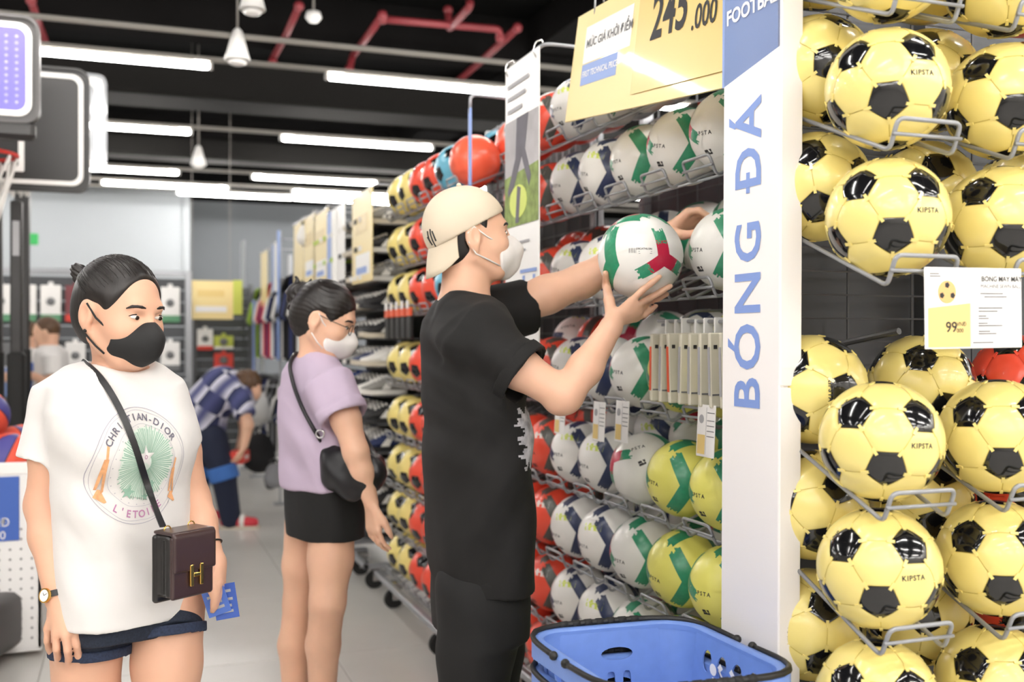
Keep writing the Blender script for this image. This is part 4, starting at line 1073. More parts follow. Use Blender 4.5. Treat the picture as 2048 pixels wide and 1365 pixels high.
def eyes(pr, H, iris='iris', brow='hair_black', look=0, browdrop=0):
    me = MB(); ir = MB(); la = MB(); bw = MB(); k = H.k
    for s_ in (-1, 1):
        c = H.p(.0885, s_*.032, -.014)
        A = Matrix([list(H.f), list(H.l), list(H.u)]).transposed()
        def E(mb, cc, r):
            t_ = MB().sphere((0, 0, 0), r, 14, 8); mb.add([Vector(cc)+A @ Vector(v) for v in t_.v], t_.f)
        E(me, c, (.0040*k, .0130*k, .0044*k)); E(ir, H.p(.0914, s_*.032+look, -.0152), (.0022*k, .0058*k, .0048*k))
        la.tube([H.p(.0885-.004*abs(t)**2, s_*.032+.0145*t, -.0085-.0038*t*t) for t in (-1, -.5, 0, .5, 1)], [.0008, .0020, .0026, .0022, .0009], 6)
        bw.tube([H.p(.0975-.016*((t*.5+.5))**2, s_*(.015+.038*(t*.5+.5)), .0065+.003*(1-t*t)-.003*(t > .5)-browdrop) for t in (-1, -.5, 0, .5, 1)], [.0026, .0042, .0042, .0034, .0012], 6)
    for nm, mb, m in (('eye', me, 'eye_white'), ('iris', ir, iris), ('eyelash', la, brow), ('eyebrow', bw, brow)): pr.add(nm, mb.mesh(nm, m, True))
def finger(S, pts, r0=.0088, r1=.0068, k=.004):
    n = len(pts)-1
    for i in range(n): S.cap(pts[i], pts[i+1], r0+(r1-r0)*i/n, r0+(r1-r0)*(i+1)/n, k)
def hand(S, wr, d, nrm_, side, curl=(.25, .35, .3), sc=1.0, thumb=(.5, .35), spread=.05):
    # wr wrist point, d hand direction, nrm_ palm normal (fingers curl towards it), side = thumb side
    d = nrm(d); side = np.asarray(side, dtype=np.float32); side = nrm(side-d*(side @ d)); pn_ = np.asarray(nrm_, dtype=np.float32); pn_ = pn_-d*(pn_ @ d)-side*(pn_ @ side); pn_ = nrm(pn_)
    L = .088*sc; kn = []
    for i, off in enumerate((.030, .010, -.010, -.028)):
        kp = wr+d*(L-.004*abs(i-1))+side*off*sc; kn.append(kp)
        S.cap(wr+d*.012+side*off*.55*sc, kp, .0135*sc, .0105*sc, .012, (pn_, .85))
    for i, (kp, ln) in enumerate(zip(kn, (.072, .080, .074, .058))):
        a = curl[0]*(1+.08*i); dd = nrm(d+side*spread*(1.5-i)); p = [kp]; segs = (.45, .30, .25)
        for j in range(3):
            dir_ = dd*math.cos(a)+pn_*math.sin(a); p.append(p[-1]+dir_*ln*segs[j]*sc); a += curl[min(j+1, 2)]
        finger(S, p, .0088*sc, .0066*sc)
    tb = wr+d*.022+side*.022*sc; t1 = tb+(side*math.sin(thumb[0])+d*math.cos(thumb[0])+pn_*.35)*.042*sc; t2 = t1+(side*math.sin(thumb[1])*.5+d+pn_*.35)*.028*sc; t3 = t2+(d+pn_*.45)*.022*sc
    S.chain([tb, t1, t2, t3], [.0145*sc, .0115*sc, .0098*sc, .0075*sc], .006)
mat('skin', '#e3ab85', .48, sub=.12, noise=(14, .05)); mat('skin_light', '#e2b498', .48, sub=.12, noise=(14, .05)); mat('skin_tan', '#dbab90', .5, sub=.12, noise=(12, .05))
mat('hair_black', '#1c1614', .38, noise=(60, .5), bump=(90, .5, .002), stretch=(1, 1, .15)); mat('hair_brown', '#5a3f28', .5, noise=(50, .4), bump=(60, .5))
mat('eye_white', '#e8e2dc', .2); mat('iris', '#20130d', .12)
mat('cotton_white', '#dbd8d6', .85, bump=(420, .12, .0008), sheen=.1); mat('cotton_black', '#111010', .85, bump=(420, .15, .0008), noise=(7, .18)); mat('cotton_lilac', '#bfaec4', .85, bump=(420, .12, .0008))
mat('pants_black', '#131314', .8, bump=(300, .1, .0008)); mat('denim', '#1e2636', .85, noise=(220, .35), bump=(500, .2, .0008)); mat('denim_hem', '#28324a', .85, noise=(220, .35), bump=(500, .2, .0008))
mat('mask_black', '#1d1d1e', .75); mat('mask_white', '#e2dedb', .75, bump=(300, .08, .0006)); mat('cap_beige', '#d6c8b2', .85, bump=(500, .15, .0008)); mat('leather_black', '#17161a', .35, bump=(160, .1)); mat('leather_brown', '#3a2828', .28, coat=.2, bump=(200, .04)); mat('gold', '#e0b25c', .15, 1)
mat('leather_side', '#171415', .28, coat=.2)
# ================================================================== the man reaching for balls
mp = Person('man in black T-shirt and backwards beige cap holding a white ball', 950, 2.7)
q = mp.q; ph0 = math.radians(20)
S = Solid(.0042)
Hm = Head(q(938, 464, 2.70), math.radians(14), math.radians(7), 0, 1.0)
def sec(pr, py, px, d, a, b, ang): c = pr.q(px, py, d); return (float(c[2]), float(c[0]), float(c[1]), a, b, ang)
S.loft([sec(mp, 600, 932, 2.7, .06, .09, ph0), sec(mp, 630, 934, 2.7, .085, .165, ph0), sec(mp, 700, 940, 2.7, .10, .17, ph0), sec(mp, 850, 950, 2.7, .10, .16, ph0), sec(mp, 1000, 956, 2.7, .095, .14, ph0), sec(mp, 1150, 960, 2.7, .085, .14, ph0), sec(mp, 1220, 960, 2.7, .08, .13, ph0)], .02)
nbm = q(930, 600, 2.7); head_solid(S, Hm, nbm, False, .058); S.cap(q(935, 560, 2.70), q(928, 610, 2.7), .054, .068, .02)
# near (right) arm
shn, eln, wrn = q(928, 668, 2.545), q(1128, 792, 2.50), q(1222, 655, 2.555)
S.chain([shn, (shn*.45+eln*.55), eln], [.056, .050, .041], .02); S.cap(eln, q(1117, 800, 2.505), .041, .036, .015); S.chain([eln, eln*.62+wrn*.38+V3(.008, 0, .004), wrn], [.040, .041, .0275], .02)
BC = q(1281, 513, 2.69)     # held ball centre
# near hand: palm under and left of ball
pal = [q(1236, 632, 2.572), q(1262, 603, 2.60), q(1272, 612, 2.605), q(1277, 624, 2.615), q(1272, 636, 2.625)]
S.cap(wrn, pal[0], .026, .022, .012, ((.6, .3, .7), .8))
for kp in pal[1:]: S.cap(q(1228, 640, 2.568), kp, .017, .0115, .01)
def on_ball(px, py, r=.1185, d0=2.69):      # point just outside the near side of the held ball at that pixel
    for d in np.arange(2.50, 2.72, .002):
        p = q(px, py, d)
        if np.linalg.norm(p-BC) <= r: return p
    p = q(px, py, 2.68); return BC+nrm(p-BC)*r
finger(S, [pal[1], on_ball(1285, 580), on_ball(1303, 566), on_ball(1319, 553)], .0098, .0074)
finger(S, [pal[2], on_ball(1300, 596), on_ball(1322, 583), on_ball(1341, 572)], .0098, .0074)
finger(S, [pal[3], on_ball(1300, 613), on_ball(1320, 603), on_ball(1338, 594)], .0095, .0072)
finger(S, [pal[4], q(1290, 630, 2.64), q(1302, 620, 2.66), q(1312, 612, 2.675)], .0085, .0066)
S.chain([q(1224, 636, 2.57), q(1218, 600, 2.60), on_ball(1213, 572), on_ball(1211, 546)], [.017, .0135, .0108, .0085], .006)
# far (left) arm
shf, elf, wrf = q(985, 630, 2.86), q(1165, 562, 2.90), q(1335, 466, 2.86)
S.chain([shf, shf*.4+elf*.6, elf], [.056, .052, .046], .02); S.chain([elf, elf*.6+wrf*.4, wrf], [.046, .043, .027], .02)
kf = [q(1376, 424, 2.830), q(1382, 432, 2.850), q(1385, 442, 2.865), q(1384, 452, 2.885)]
for kp in kf: S.cap(wrf, kp, .021, .0125, .012)
finger(S, [kf[0], q(1398, 420, 2.815), q(1416, 432, 2.810), q(1428, 440, 2.815)], .0105, .0082)
finger(S, [kf[1], q(1404, 426, 2.840), q(1420, 440, 2.835), q(1428, 452, 2.835)], .0105, .0082)
finger(S, [kf[2], q(1405, 438, 2.870), q(1420, 452, 2.865), q(1426, 466, 2.860)], .010, .008)
finger(S, [kf[3], q(1400, 450, 2.900), q(1412, 462, 2.890), q(1418, 474, 2.880)], .009, .0075)
S.chain([q(1346, 464, 2.830), q(1366, 470, 2.800), q(1386, 468, 2.790), q(1404, 461, 2.790)], [.015, .013, .011, .0085], .006)
# legs
for px, d in ((945, 2.62), (975, 2.79)): S.chain([q(px+8, 1190, d), q(px+6, 1420, d), q(px-2, 1690, d)], [.065, .055, .045], .02)
mp.add('body', S.mesh('body', 'skin_light', 2))
eyes(mp, Hm)
# hair on the shaved sides and nape
S = Solid(.004); S.ell(Hm.p(-.006, 0, .0), (.098, .0785, .099), Hm.A, .005); S.ell(Hm.p(-.05, 0, -.05), (.05, .058, .05), Hm.A, .02)
S.half(Hm.p(.034, 0, .0), Hm.f*.9+Hm.u*-.35, k=.006); S.half(Hm.p(-.04, 0, -.088), -Hm.u+Hm.f*.45, k=.008)
for s_ in (-1, 1): S.ell(Hm.p(.004, s_*.085, -.028), (.030, .03, .042), Hm.A, .008, -1)
S.half(Hm.p(0, 0, .03), Hm.u*1.0, k=.006)
mp.add('hair', S.mesh('hair', 'hair_black', 1))
# cap, worn backwards
S = Solid(.004); S.ell(Hm.p(-.006, 0, .014), (.107, .0865, .107), Hm.A, .004); S.ell(Hm.p(-.05, 0, .015), (.062, .074, .078), Hm.A, .03)
S.ell(Hm.p(-.004, 0, .002), (.099, .079, .099), Hm.A, .002, -1)
S.half(Hm.p(.03, 0, .018), -Hm.u*.90-Hm.f*-.36+Hm.f*0, k=.003)
cp = mp.add('cap', S.mesh('cap', 'cap_beige', 1))
# bill
V = []; nU, nW = 14, 6; Vb = []
for i in range(nU+1):
    t = -1+2*i/nU; a = t*1.15
    b0 = Hm.p(-.098*math.cos(a)-.006, .082*math.sin(a), -.022+.012*t*t)
    ln = .094*(1-.35*t*t*t*t)
    for j in range(nW+1):
        w_ = j/nW; dirv = -Hm.f*(.30-.1*w_)-Hm.u*1.0*(.93)+Hm.l*0
        V.append(b0+dirv*ln*w_-Hm.f*.012*math.sin(w_*PI)*.0+Hm.f*.010*t*t*w_)
th_ = -Hm.f*.0035
n_ = len(V); Fz = []
for i in range(nU):
    for j in range(nW): a = i*(nW+1)+j; Fz += [(a, a+1, a+nW+2, a+nW+1), (n_+a+nW+1, n_+a+nW+2, n_+a+1, n_+a)]
for i in range(nU): a = i*(nW+1)+nW; Fz.append((a, n_+a, n_+a+nW+1, a+nW+1))
for j in range(nW): Fz.append((j, n_+j, n_+j+1, j+1)); a = nU*(nW+1)+j; Fz.append((a, a+1, n_+a+1, n_+a))
link('bill', MB().add(V+[v+th_ for v in V], Fz).mesh('bill', 'cap_beige', True), cp)
link('button', MB().sphere(Hm.p(-.012, 0, .122), .007, 10, 6).mesh('button', 'cap_beige', True), cp)
# stitched black mark on the back of the cap
mk = MB(); cb = bvh_of(cp.data)
for st_k in ([(853, 462), (854, 470), (857, 480), (863, 490)], [(858, 458), (859, 468), (863, 480), (870, 493)], [(853, 474), (860, 486), (868, 496)], [(862, 462), (866, 472), (870, 482)]):
    A_ = []
    for (x_, y_) in st_k:
        o_ = Vector(q(x_+2, y_, 2.2)); d_ = (Vector(q(x_+2, y_, 3.0))-o_).normalized(); h_ = cb.ray_cast(o_, d_, 2)
        if h_[0]: A_.append(h_[0]-d_*.0008)
    if len(A_) > 1: mk.tube(A_, .0022, 6)
if not mk.v: mk.sphere(Hm.p(-.1, -.04, .02), .004)
link('embroidery', mk.mesh('embroidery', 'ink', True), cp)
# mask
S = Solid(.0032); S.ell(Hm.p(.060, 0, -.070), (.056, .060, .052), Hm.A, .006); S.chain([Hm.p(.106, 0, -.030), Hm.p(.120, 0, -.058), Hm.p(.104, 0, -.098), Hm.p(.085, 0, -.118)], [.008, .010, .010, .012], .03); S.cap(Hm.p(.095, 0, -.06), Hm.p(.06, 0, -.07), .026, .05, .03)
S.half(Hm.p(.060, 0, 0), -Hm.f, k=.006); S.ell(Hm.p(.055, 0, -.028), (.03, .09, .012), Hm.A, .006, -1)
mk_ = mp.add('face_mask', S.mesh('face_mask', 'mask_white', 2), 'white face mask')
lp = MB()
for s_ in (-1, 1):
    lp.tube([Hm.p(.06, s_*.060, -.040), Hm.p(.03, s_*.073, -.022), Hm.p(-.004, s_*.084, .006), Hm.p(-.022, s_*.084, -.01)], .0022, 6)
    lp.tube([Hm.p(.058, s_*.056, -.098), Hm.p(.03, s_*.068, -.082), Hm.p(-.006, s_*.079, -.062), Hm.p(-.022, s_*.084, -.03)], .0022, 6)
link('ear_loop', lp.mesh('ear_loop', 'mask_white', True), mk_)
# T-shirt
S = Solid(.005)
S.loft([sec(mp, 592, 930, 2.7, .060, .085, ph0), sec(mp, 612, 932, 2.7, .085, .145, ph0), sec(mp, 640, 933, 2.7, .103, .185, ph0), sec(mp, 700, 938, 2.7, .114, .20, ph0), sec(mp, 780, 946, 2.7, .121, .205, ph0), sec(mp, 870, 952, 2.7, .124, .203, ph0), sec(mp, 960, 956, 2.7, .129, .203, ph0), sec(mp, 1060, 957, 2.7, .132, .203, ph0), sec(mp, 1120, 960, 2.7, .127, .203, ph0), sec(mp, 1168, 964, 2.7, .119, .2, ph0)], .025)
S.cap(q(915, 630, 2.62), q(938, 668, 2.555), .05, .074, .04); S.cap(q(960, 618, 2.82), q(985, 628, 2.86), .05, .07, .03)
cuffn = q(1047, 750, 2.515); S.tube(q(940, 672, 2.56), cuffn, .080, .079, .045); S.tube(cuffn*.72+q(940, 672, 2.56)*.28, cuffn, .0835, .082, .003)
S.tube(q(1024, 735, 2.518), cuffn+nrm(cuffn-q(940, 672, 2.56))*.02, .064, .068, .004, -1)
cufff = q(1058, 612, 2.90); S.tube(q(985, 632, 2.86), cufff, .082, .078, .03); S.tube(q(1040, 617, 2.89), cufff+nrm(cufff-q(985, 632, 2.86))*.02, .070, .071, .004, -1)
S.ell(q(938, 585, 2.7), (.07, .068, .035), None, .008, -1)
S.loft([sec(mp, 1135, 962, 2.7, .112, .19, ph0), sec(mp, 1185, 964, 2.7, .113, .195, ph0)], .004, op=-1)
cm = q(940, 760, 2.6); cw = q(960, 1000, 2.6)
shirt_m = S.mesh('t_shirt', 'cotton_black', 2, folds([(10, 5, 38, 0, .008, tuple(cm), .22), (45, 0, 25, 1, .007, tuple(q(945, 720, 2.5)), .10), (30, 10, -26, 2, .008, tuple(cw), .24), (38, 5, 8, 3, .007, tuple(q(960, 1120, 2.6)), .22), (20, 0, 60, .5, .006, tuple(q(880, 760, 2.6)), .16), (60, 0, -40, 1.7, .002, tuple(q(990, 720, 2.5)), .08)]))
ts = mp.add('t_shirt', shirt_m)
ub_ = nrm(cuffn-q(940, 672, 2.56)); S = Solid(.0036); S.tube(cuffn-ub_*.030, cuffn+ub_*.004, .0865, .0855, .003); S.tube(cuffn-ub_*.05, cuffn+ub_*.02, .0775, .0765, .003, -1); link('rolled_cuff', S.mesh('rolled_cuff', 'cotton_black', 2), ts)
# grey print on the chest and small blue mark
bt_ = bvh_of(shirt_m)
def project(pts, dirv, lift=.0015):
    out = []
    for p in pts:
        o_ = Vector(p)-Vector(dirv)*.35; h_ = bt_.ray_cast(o_, Vector(dirv), .8); out.append(h_[0]-Vector(dirv)*lift if h_[0] else None)
    return out
mat('print_smoke', '#b9b8bd', .8, noise=(40, .5))
def grid_patch(center, ax, up, dirv, shape, nx=14, ny=18):
    V = []; Fz = []; id_ = {}
    for i in range(nx):
        for j in range(ny):
            u0, v0 = i/nx, j/ny
            if not shape((i+.5)/nx*2-1, (j+.5)/ny*2-1): continue
            f_ = []
            for (a, b) in ((i, j), (i+1, j), (i+1, j+1), (i, j+1)):
                if (a, b) not in id_:
                    id_[a, b] = len(V); V.append(np.asarray(center)+np.asarray(ax)*(a/nx*2-1)+np.asarray(up)*(b/ny*2-1))
                f_.append(id_[a, b])
            Fz.append(tuple(f_))
    PV = project(V, dirv); Fz = [f_ for f_ in Fz if all(PV[i] is not None for i in f_)]
    return [p if p is not None else Vector((0, 0, 0)) for p in PV], Fz
rs = random.Random(4); jag = [rs.uniform(.65, 1) for _ in range(40)]
fwd = nrm((math.cos(ph0), math.sin(ph0), 0)); latr = nrm((math.sin(ph0), -math.cos(ph0), 0))
z0_, z1_ = q(1050, 925, 2.66)[2], q(1050, 815, 2.66)[2]; idm = {}; Vp = []; Fp = []
for p_ in shirt_m.polygons:
    c_ = p_.center; n_ = p_.normal
    if not (z0_-.01 < c_.z < z1_+.01): continue
    fr_ = n_.x*fwd[0]+n_.y*fwd[1]; lt_ = (c_.x-mp.q(952, 870, 2.7)[0])*latr[0]+c_.y*latr[1]
    if fr_ < .25 or c_.x < q(1000, 870, 2.6)[0]: continue
    if c_.z < z0_+.012*math.sin(lt_*260) or c_.z > z1_-.008*math.sin(lt_*190) or lt_ > .192+.006*math.sin(c_.z*160)+.004*math.sin(c_.z*410): continue
    f_ = []
    for vi in p_.vertices:
        if vi not in idm: idm[vi] = len(Vp); v_ = shirt_m.vertices[vi]; Vp.append(v_.co+v_.normal*.0012)
        f_.append(idm[vi])
    Fp.append(tuple(f_))

tag(link('chest_print', geo_mesh('chest_print', Vp, Fp, 'print_smoke'), ts), kind='stuff')
# trousers
S = Solid(.006)
S.loft([sec(mp, 1120, 958, 2.7, .110, .185, ph0), sec(mp, 1200, 960, 2.7, .118, .185, ph0), sec(mp, 1260, 958, 2.7, .112, .18, ph0)], .03)
for px, d in ((950, 2.61), (972, 2.80)): S.chain([q(px, 1180, d), q(px+2, 1300, d), q(px-2, 1440, d), q(px-12, 1690, d)], [.098, .095, .085, .07], .03)
mp.add('trousers', S.mesh('trousers', 'pants_black', 2, folds([(25, 6, 30, 0, .004, tuple(q(960, 1230, 2.6)), .2), (40, 0, 10, 2, .003, tuple(q(950, 1350, 2.6)), .2)])))
for px, d in ((950, 2.61), (972, 2.80)):
    a = q(px-12, 1690, d); a[2] = .05; S = Solid(.006); S.cap(a-fwd*.04, a+fwd*.15, .05, .042, .01, ((0, 0, 1), .8)); S.box(a+fwd*.05-V3(0, 0, .035), (.15, .05, .014), np.array([fwd, latr, (0, 0, 1)]), .012)
    mp.add('shoe', S.mesh('shoe', 'shoe_white', 1))
# held ball
hb = dup(protos['g'], 'white match ball with red and green three-armed print held by the man', None, mp.root.location+Vector(RT)*float(BC[0])+Vector(FW)*float(BC[1])+Vector((0, 0, float(BC[2]))), (0, 0, 0))
if 'group' in hb: del hb['group']
# star print (at az -62, el 12) should face the camera, slightly right and low
src_dir = Vector((math.sin(math.radians(-62))*math.cos(math.radians(12)), -math.cos(math.radians(-62))*math.cos(math.radians(12)), math.sin(math.radians(12))))
dst = (-(FW*.88)+RT*.42+Vector((0, 0, -.12))).normalized()
R0 = dirM(src_dir).to_3x3(); R1 = dirM(dst, (-.12, .0, 1)).to_3x3()
hb.rotation_euler = (R1 @ R0.transposed()).to_euler()
for ch in list(hb.children):
    if ch.name.startswith('lettering') or ch.name.startswith('stamp'): pass
z_ = (-(FW*.97)-RT*.22+Vector((0, 0, .06))).normalized(); fr = (R1 @ R0.transposed()).to_4x4().inverted()
BMt = sph_text('lettering', 'DECATHLON', .0065, 'ink', (.02, .004), .0002); link('lettering', BMt, hb, mw=fr @ dirM(z_))
for k_ in range(2): link('text_line', geo_mesh('text_line', [sph(x, y, R*1.003) for x, y in ((.006, -.003-.005*k_), (.04, -.003-.005*k_), (.04, -.0018-.005*k_), (.006, -.0018-.005*k_))], [(0, 1, 2, 3)], 'ink_grey', False), hb, mw=fr @ dirM(z_))
bar = MB()
for k_ in range(9):
    x = -.018+.0022*k_; w_ = .0006+.0006*(k_ % 3 == 0); P_ = [sph(x, -.006, R*1.003), sph(x+w_, -.006, R*1.003), sph(x+w_, .006, R*1.003), sph(x, .006, R*1.003)]; bar.add(P_, [(0, 1, 2, 3)])
tag(link('barcode_print', bar.mesh('barcode_print', 'ink_grey'), hb, mw=fr @ dirM(z_)), kind='stuff')
# ================================================================== the woman in white
wp = Person('woman in white printed T-shirt, denim shorts and black mask, looking right', 245, 2.29)
q = wp.q; bw_ = math.radians(-36)      # body facing (local angle): towards camera, turned to the right
fwd = nrm((math.cos(bw_), math.sin(bw_), 0)); lat = V3(-fwd[1], fwd[0], 0)     # lat = her left
S = Solid(.0038)
Hw = Head(q(238, 612, 2.29), math.radians(-28), math.radians(-8), 0, 1.0)
head_solid(S, Hw, q(237, 740, 2.315), True, .046)
S.cap(q(236, 700, 2.30), q(238, 752, 2.32), .041, .056, .02)
S.loft([sec(wp, 735, 238, 2.32, .05, .09, bw_), sec(wp, 768, 238, 2.31, .065, .135, bw_), sec(wp, 850, 240, 2.3, .085, .14, bw_), sec(wp, 1000, 240, 2.3, .085, .125, bw_), sec(wp, 1150, 255, 2.3, .09, .14, bw_), sec(wp, 1250, 258, 2.3, .09, .14, bw_)], .02)
# her right arm (left in the picture)
sh, el, wr = q(116, 810, 2.27), q(86, 1010, 2.26), q(113, 1195, 2.19)
S.chain([sh, sh*.5+el*.5, el], [.042, .042, .036], .02); S.chain([el, el*.65+wr*.35, wr], [.036, .036, .024], .02)
S.cap(wr, q(120, 1218, 2.18), .024, .024, .01, ((0, 1, 0), .75))
# hand with the back to the viewer, fingers hanging
kn = [q(149, 1262, 2.165), q(131, 1270, 2.153), q(112, 1268, 2.158), q(96, 1258, 2.175)]
for kp in kn: S.cap(q(121, 1212, 2.18), kp, .0165, .0105, .012)
finger(S, [kn[0], q(154, 1292, 2.163), q(157, 1312, 2.18), q(157, 1328, 2.20)], .0088, .0066, .002)
finger(S, [kn[1], q(135, 1302, 2.150), q(137, 1320, 2.175), q(136, 1326, 2.197)], .0090, .0068, .002)
finger(S, [kn[2], q(113, 1298, 2.156), q(115, 1315, 2.182), q(117, 1319, 2.203)], .0088, .0068, .002)
finger(S, [kn[3], q(94, 1282, 2.175), q(97, 1298, 2.195), q(100, 1302, 2.21)], .0078, .0062, .002)
S.chain([q(132, 1216, 2.185), q(155, 1240, 2.188), q(164, 1266, 2.192), q(164, 1290, 2.20)], [.016, .0130, .0105, .008], .005)
# her left arm
sh2, el2, wr2 = q(335, 800, 2.36), q(388, 1000, 2.40), q(430, 1125, 2.33)
S.chain([sh2, sh2*.5+el2*.5, el2], [.050, .042, .035], .02); S.chain([el2, el2*.65+wr2*.35, wr2], [.035, .033, .022], .02)
k2 = [q(436, 1166, 2.28), q(440, 1170, 2.30), q(442, 1172, 2.32), q(440, 1172, 2.34)]
for kp in k2: S.cap(wr2, kp, .019, .012, .012)
finger(S, [k2[0], q(432, 1188, 2.265), q(428, 1204, 2.262), q(426, 1215, 2.265)], .009, .007)
finger(S, [k2[1], q(436, 1194, 2.275), q(430, 1212, 2.272), q(425, 1222, 2.275)], .009, .007)
finger(S, [k2[2], q(446, 1190, 2.32), q(440, 1206, 2.31), q(432, 1214, 2.30)], .009, .007)
finger(S, [k2[3], q(446, 1188, 2.345), q(442, 1200, 2.335), q(436, 1206, 2.325)], .008, .0065)
S.chain([q(430, 1140, 2.305), q(425, 1160, 2.28), q(424, 1178, 2.262), q(427, 1192, 2.258)], [.015, .013, .0105, .008], .006)
# legs
hipR, hipL = q(175, 1225, 2.27), q(335, 1215, 2.33)
S.chain([hipR, q(172, 1400, 2.27), q(170, 1560, 2.25), q(172, 1700, 2.28), q(170, 1900, 2.3)], [.082, .068, .05, .048, .035], .02)
S.chain([hipL, q(334, 1330, 2.3), q(333, 1560, 2.24), q(330, 1700, 2.28), q(325, 1900, 2.32)], [.082, .073, .05, .048, .035], .02)
wp.add('body', S.mesh('body', 'skin_tan', 2))
eyes(wp, Hw, look=.003)
# hair: pulled back
S = Solid(.0035); S.ell(Hw.p(-.008, 0, .010), (.104, .084, .102), Hw.A, .005); S.ell(Hw.p(-.045, 0, -.03), (.062, .066, .072), Hw.A, .02)
S.half(Hw.p(.052, 0, .0), Hw.f*.80-Hw.u*.60, k=.014); S.ell(Hw.p(.105, .0, .0), (.055, .064, .066), Hw.A, .02, -1); S.half(Hw.p(-.03, 0, -.085), -Hw.u+Hw.f*.5, k=.01)
for s_ in (-1, 1): S.ell(Hw.p(.016, s_*.092, -.045), (.040, .03, .062), Hw.A, .012, -1)
hr = wp.add('hair', S.mesh('hair', 'hair_black', 1))
st_ = MB(); rs = random.Random(9)
for k_ in range(170):         # combed strands from hairline to the bun
    a = rs.uniform(-1.45, 1.45); t0 = rs.uniform(.2, .42)
    P_ = []
    bun = Hw.p(-.098, 0, .062)
    start = Hw.p(.080*math.cos(a)*.95+.002, .082*math.sin(a), .050-.030*abs(a))
    for t in np.linspace(t0, 1, 8):
        p = start*(1-t)+bun*t; d = p-Hw.c; dl = np.array([d @ Hw.f, d @ Hw.l, d @ Hw.u]); dl = dl-np.array([-.008, 0, .010])
        rr = np.linalg.norm(dl/np.array([.1045, .0845, .1025])); dl = dl/rr*1.006; P_.append(Hw.p(dl[0]-.008, dl[1], dl[2]+.010))
    st_.tube(P_, [.0004]+[.0011]*6+[.0006], 4)
tag(link('hair_strands', st_.mesh('hair_strands', 'hair_black', True), hr), kind='stuff')
bunc = q(160, 547, 2.36); S = Solid(.003); S.ell(bunc, (.019, .018, .022), None, .008); S.ell(bunc+V3(-.008, 0, .012), (.012, .014, .010), None, .008); S.ell(bunc+V3(.004, -.005, -.018), (.012, .012, .012), None, .008); S.cap(bunc, bunc+V3(.03, 0, -.01), .012, .014, .01)
wp.add('hair_bun', S.mesh('hair_bun', 'hair_black', 1, lambda V: .0015*np.sin(V[:, 0]*400+V[:, 2]*600)))
# mask
S = Solid(.0032); S.ell(Hw.p(.054, 0, -.070), (.056, .060, .047), Hw.A, .006); S.chain([Hw.p(.106, 0, -.032), Hw.p(.119, 0, -.056), Hw.p(.104, 0, -.088), Hw.p(.085, 0, -.108)], [.008, .010, .010, .010], .03); S.cap(Hw.p(.088, 0, -.066), Hw.p(.05, 0, -.072), .032, .052, .03)
S.half(Hw.p(.030, 0, 0), -Hw.f, k=.006)
for s_ in (-1, 1): S.ell(Hw.p(.030, s_*.07, -.068), (.022, .04, .020), Hw.A, .006, -1); S.ell(Hw.p(.072, s_*.048, -.016), (.030, .034, .014), Hw.A, .006, -1)
mk_ = wp.add('face_mask', S.mesh('face_mask', 'mask_black', 2), 'black cloth face mask')
lp = MB()
for s_ in (-1, 1):
    lp.tube([Hw.p(.040, s_*.066, -.042), Hw.p(.02, s_*.076, -.025), Hw.p(.0, s_*.086, .004)], .0022, 6); lp.tube([Hw.p(.038, s_*.060, -.100), Hw.p(.02, s_*.070, -.085), Hw.p(-.004, s_*.080, -.062)], .0022, 6)
link('ear_loop', lp.mesh('ear_loop', 'mask_black', True), mk_)
wp.add('earring', MB().sphere(Hw.p(-.002, -.082, -.056), .0042, 10, 6).mesh('earring', 'black', True))
# T-shirt
S = Solid(.0048)
S.loft([sec(wp, 726, 236, 2.32, .050, .072, bw_), sec(wp, 744, 237, 2.315, .068, .120, bw_), sec(wp, 768, 238, 2.31, .082, .156, bw_), sec(wp, 820, 240, 2.3, .098, .166, bw_), sec(wp, 900, 246, 2.3, .106, .158, bw_), sec(wp, 1000, 248, 2.3, .104, .150, bw_), sec(wp, 1100, 248, 2.3, .108, .153, bw_), sec(wp, 1180, 252, 2.295, .122, .160, bw_), sec(wp, 1232, 253, 2.295, .124, .162, bw_)], .02)
for s_ in (-1, 1):
    S.ell(q(240, 885, 2.3)+fwd*.062+lat*s_*.066, (.06, .066, .062), np.array([fwd, lat, (0, 0, 1)]), .05)
c1 = q(91, 924, 2.265); S.tube(q(126, 790, 2.28), c1, .060, .062, .018); S.tube(q(93, 895, 2.267), c1+nrm(c1-q(126, 790, 2.28))*.02, .046, .049, .004, -1)
c2 = q(350, 893, 2.37); S.tube(q(312, 780, 2.34), c2, .058, .060, .02); S.tube(q(349, 868, 2.365), c2+nrm(c2-q(312, 780, 2.34))*.02, .044, .047, .004, -1)
S.cap(q(152, 772, 2.30), q(122, 800, 2.278), .050, .056, .03); S.cap(q(300, 768, 2.33), q(314, 792, 2.345), .050, .054, .03)
S.ell(q(240, 716, 2.31)+fwd*.016, (.070, .062, .036), np.array([(1, 0, 0), (0, 1, 0), (0, 0, 1)]), .006, -1)
S.loft([sec(wp, 1212, 253, 2.295, .115, .153, bw_), sec(wp, 1245, 253, 2.295, .116, .154, bw_)], .004, op=-1)
shirt_w = S.mesh('t_shirt', 'cotton_white', 2, folds([(14, 0, 34, 0, .007, tuple(q(155, 980, 2.2)), .13), (40, 0, 26, 1, .007, tuple(q(225, 1100, 2.2)), .13), (55, 0, -28, 2, .006, tuple(q(140, 870, 2.2)), .09), (34, 0, 45, 3, .006, tuple(q(330, 1080, 2.2)), .12), (45, 0, 20, .6, .002, tuple(q(90, 830, 2.2)), .07), (50, 0, 10, 2.2, .002, tuple(q(360, 830, 2.3)), .06)]))
ts = wp.add('t_shirt', shirt_w)
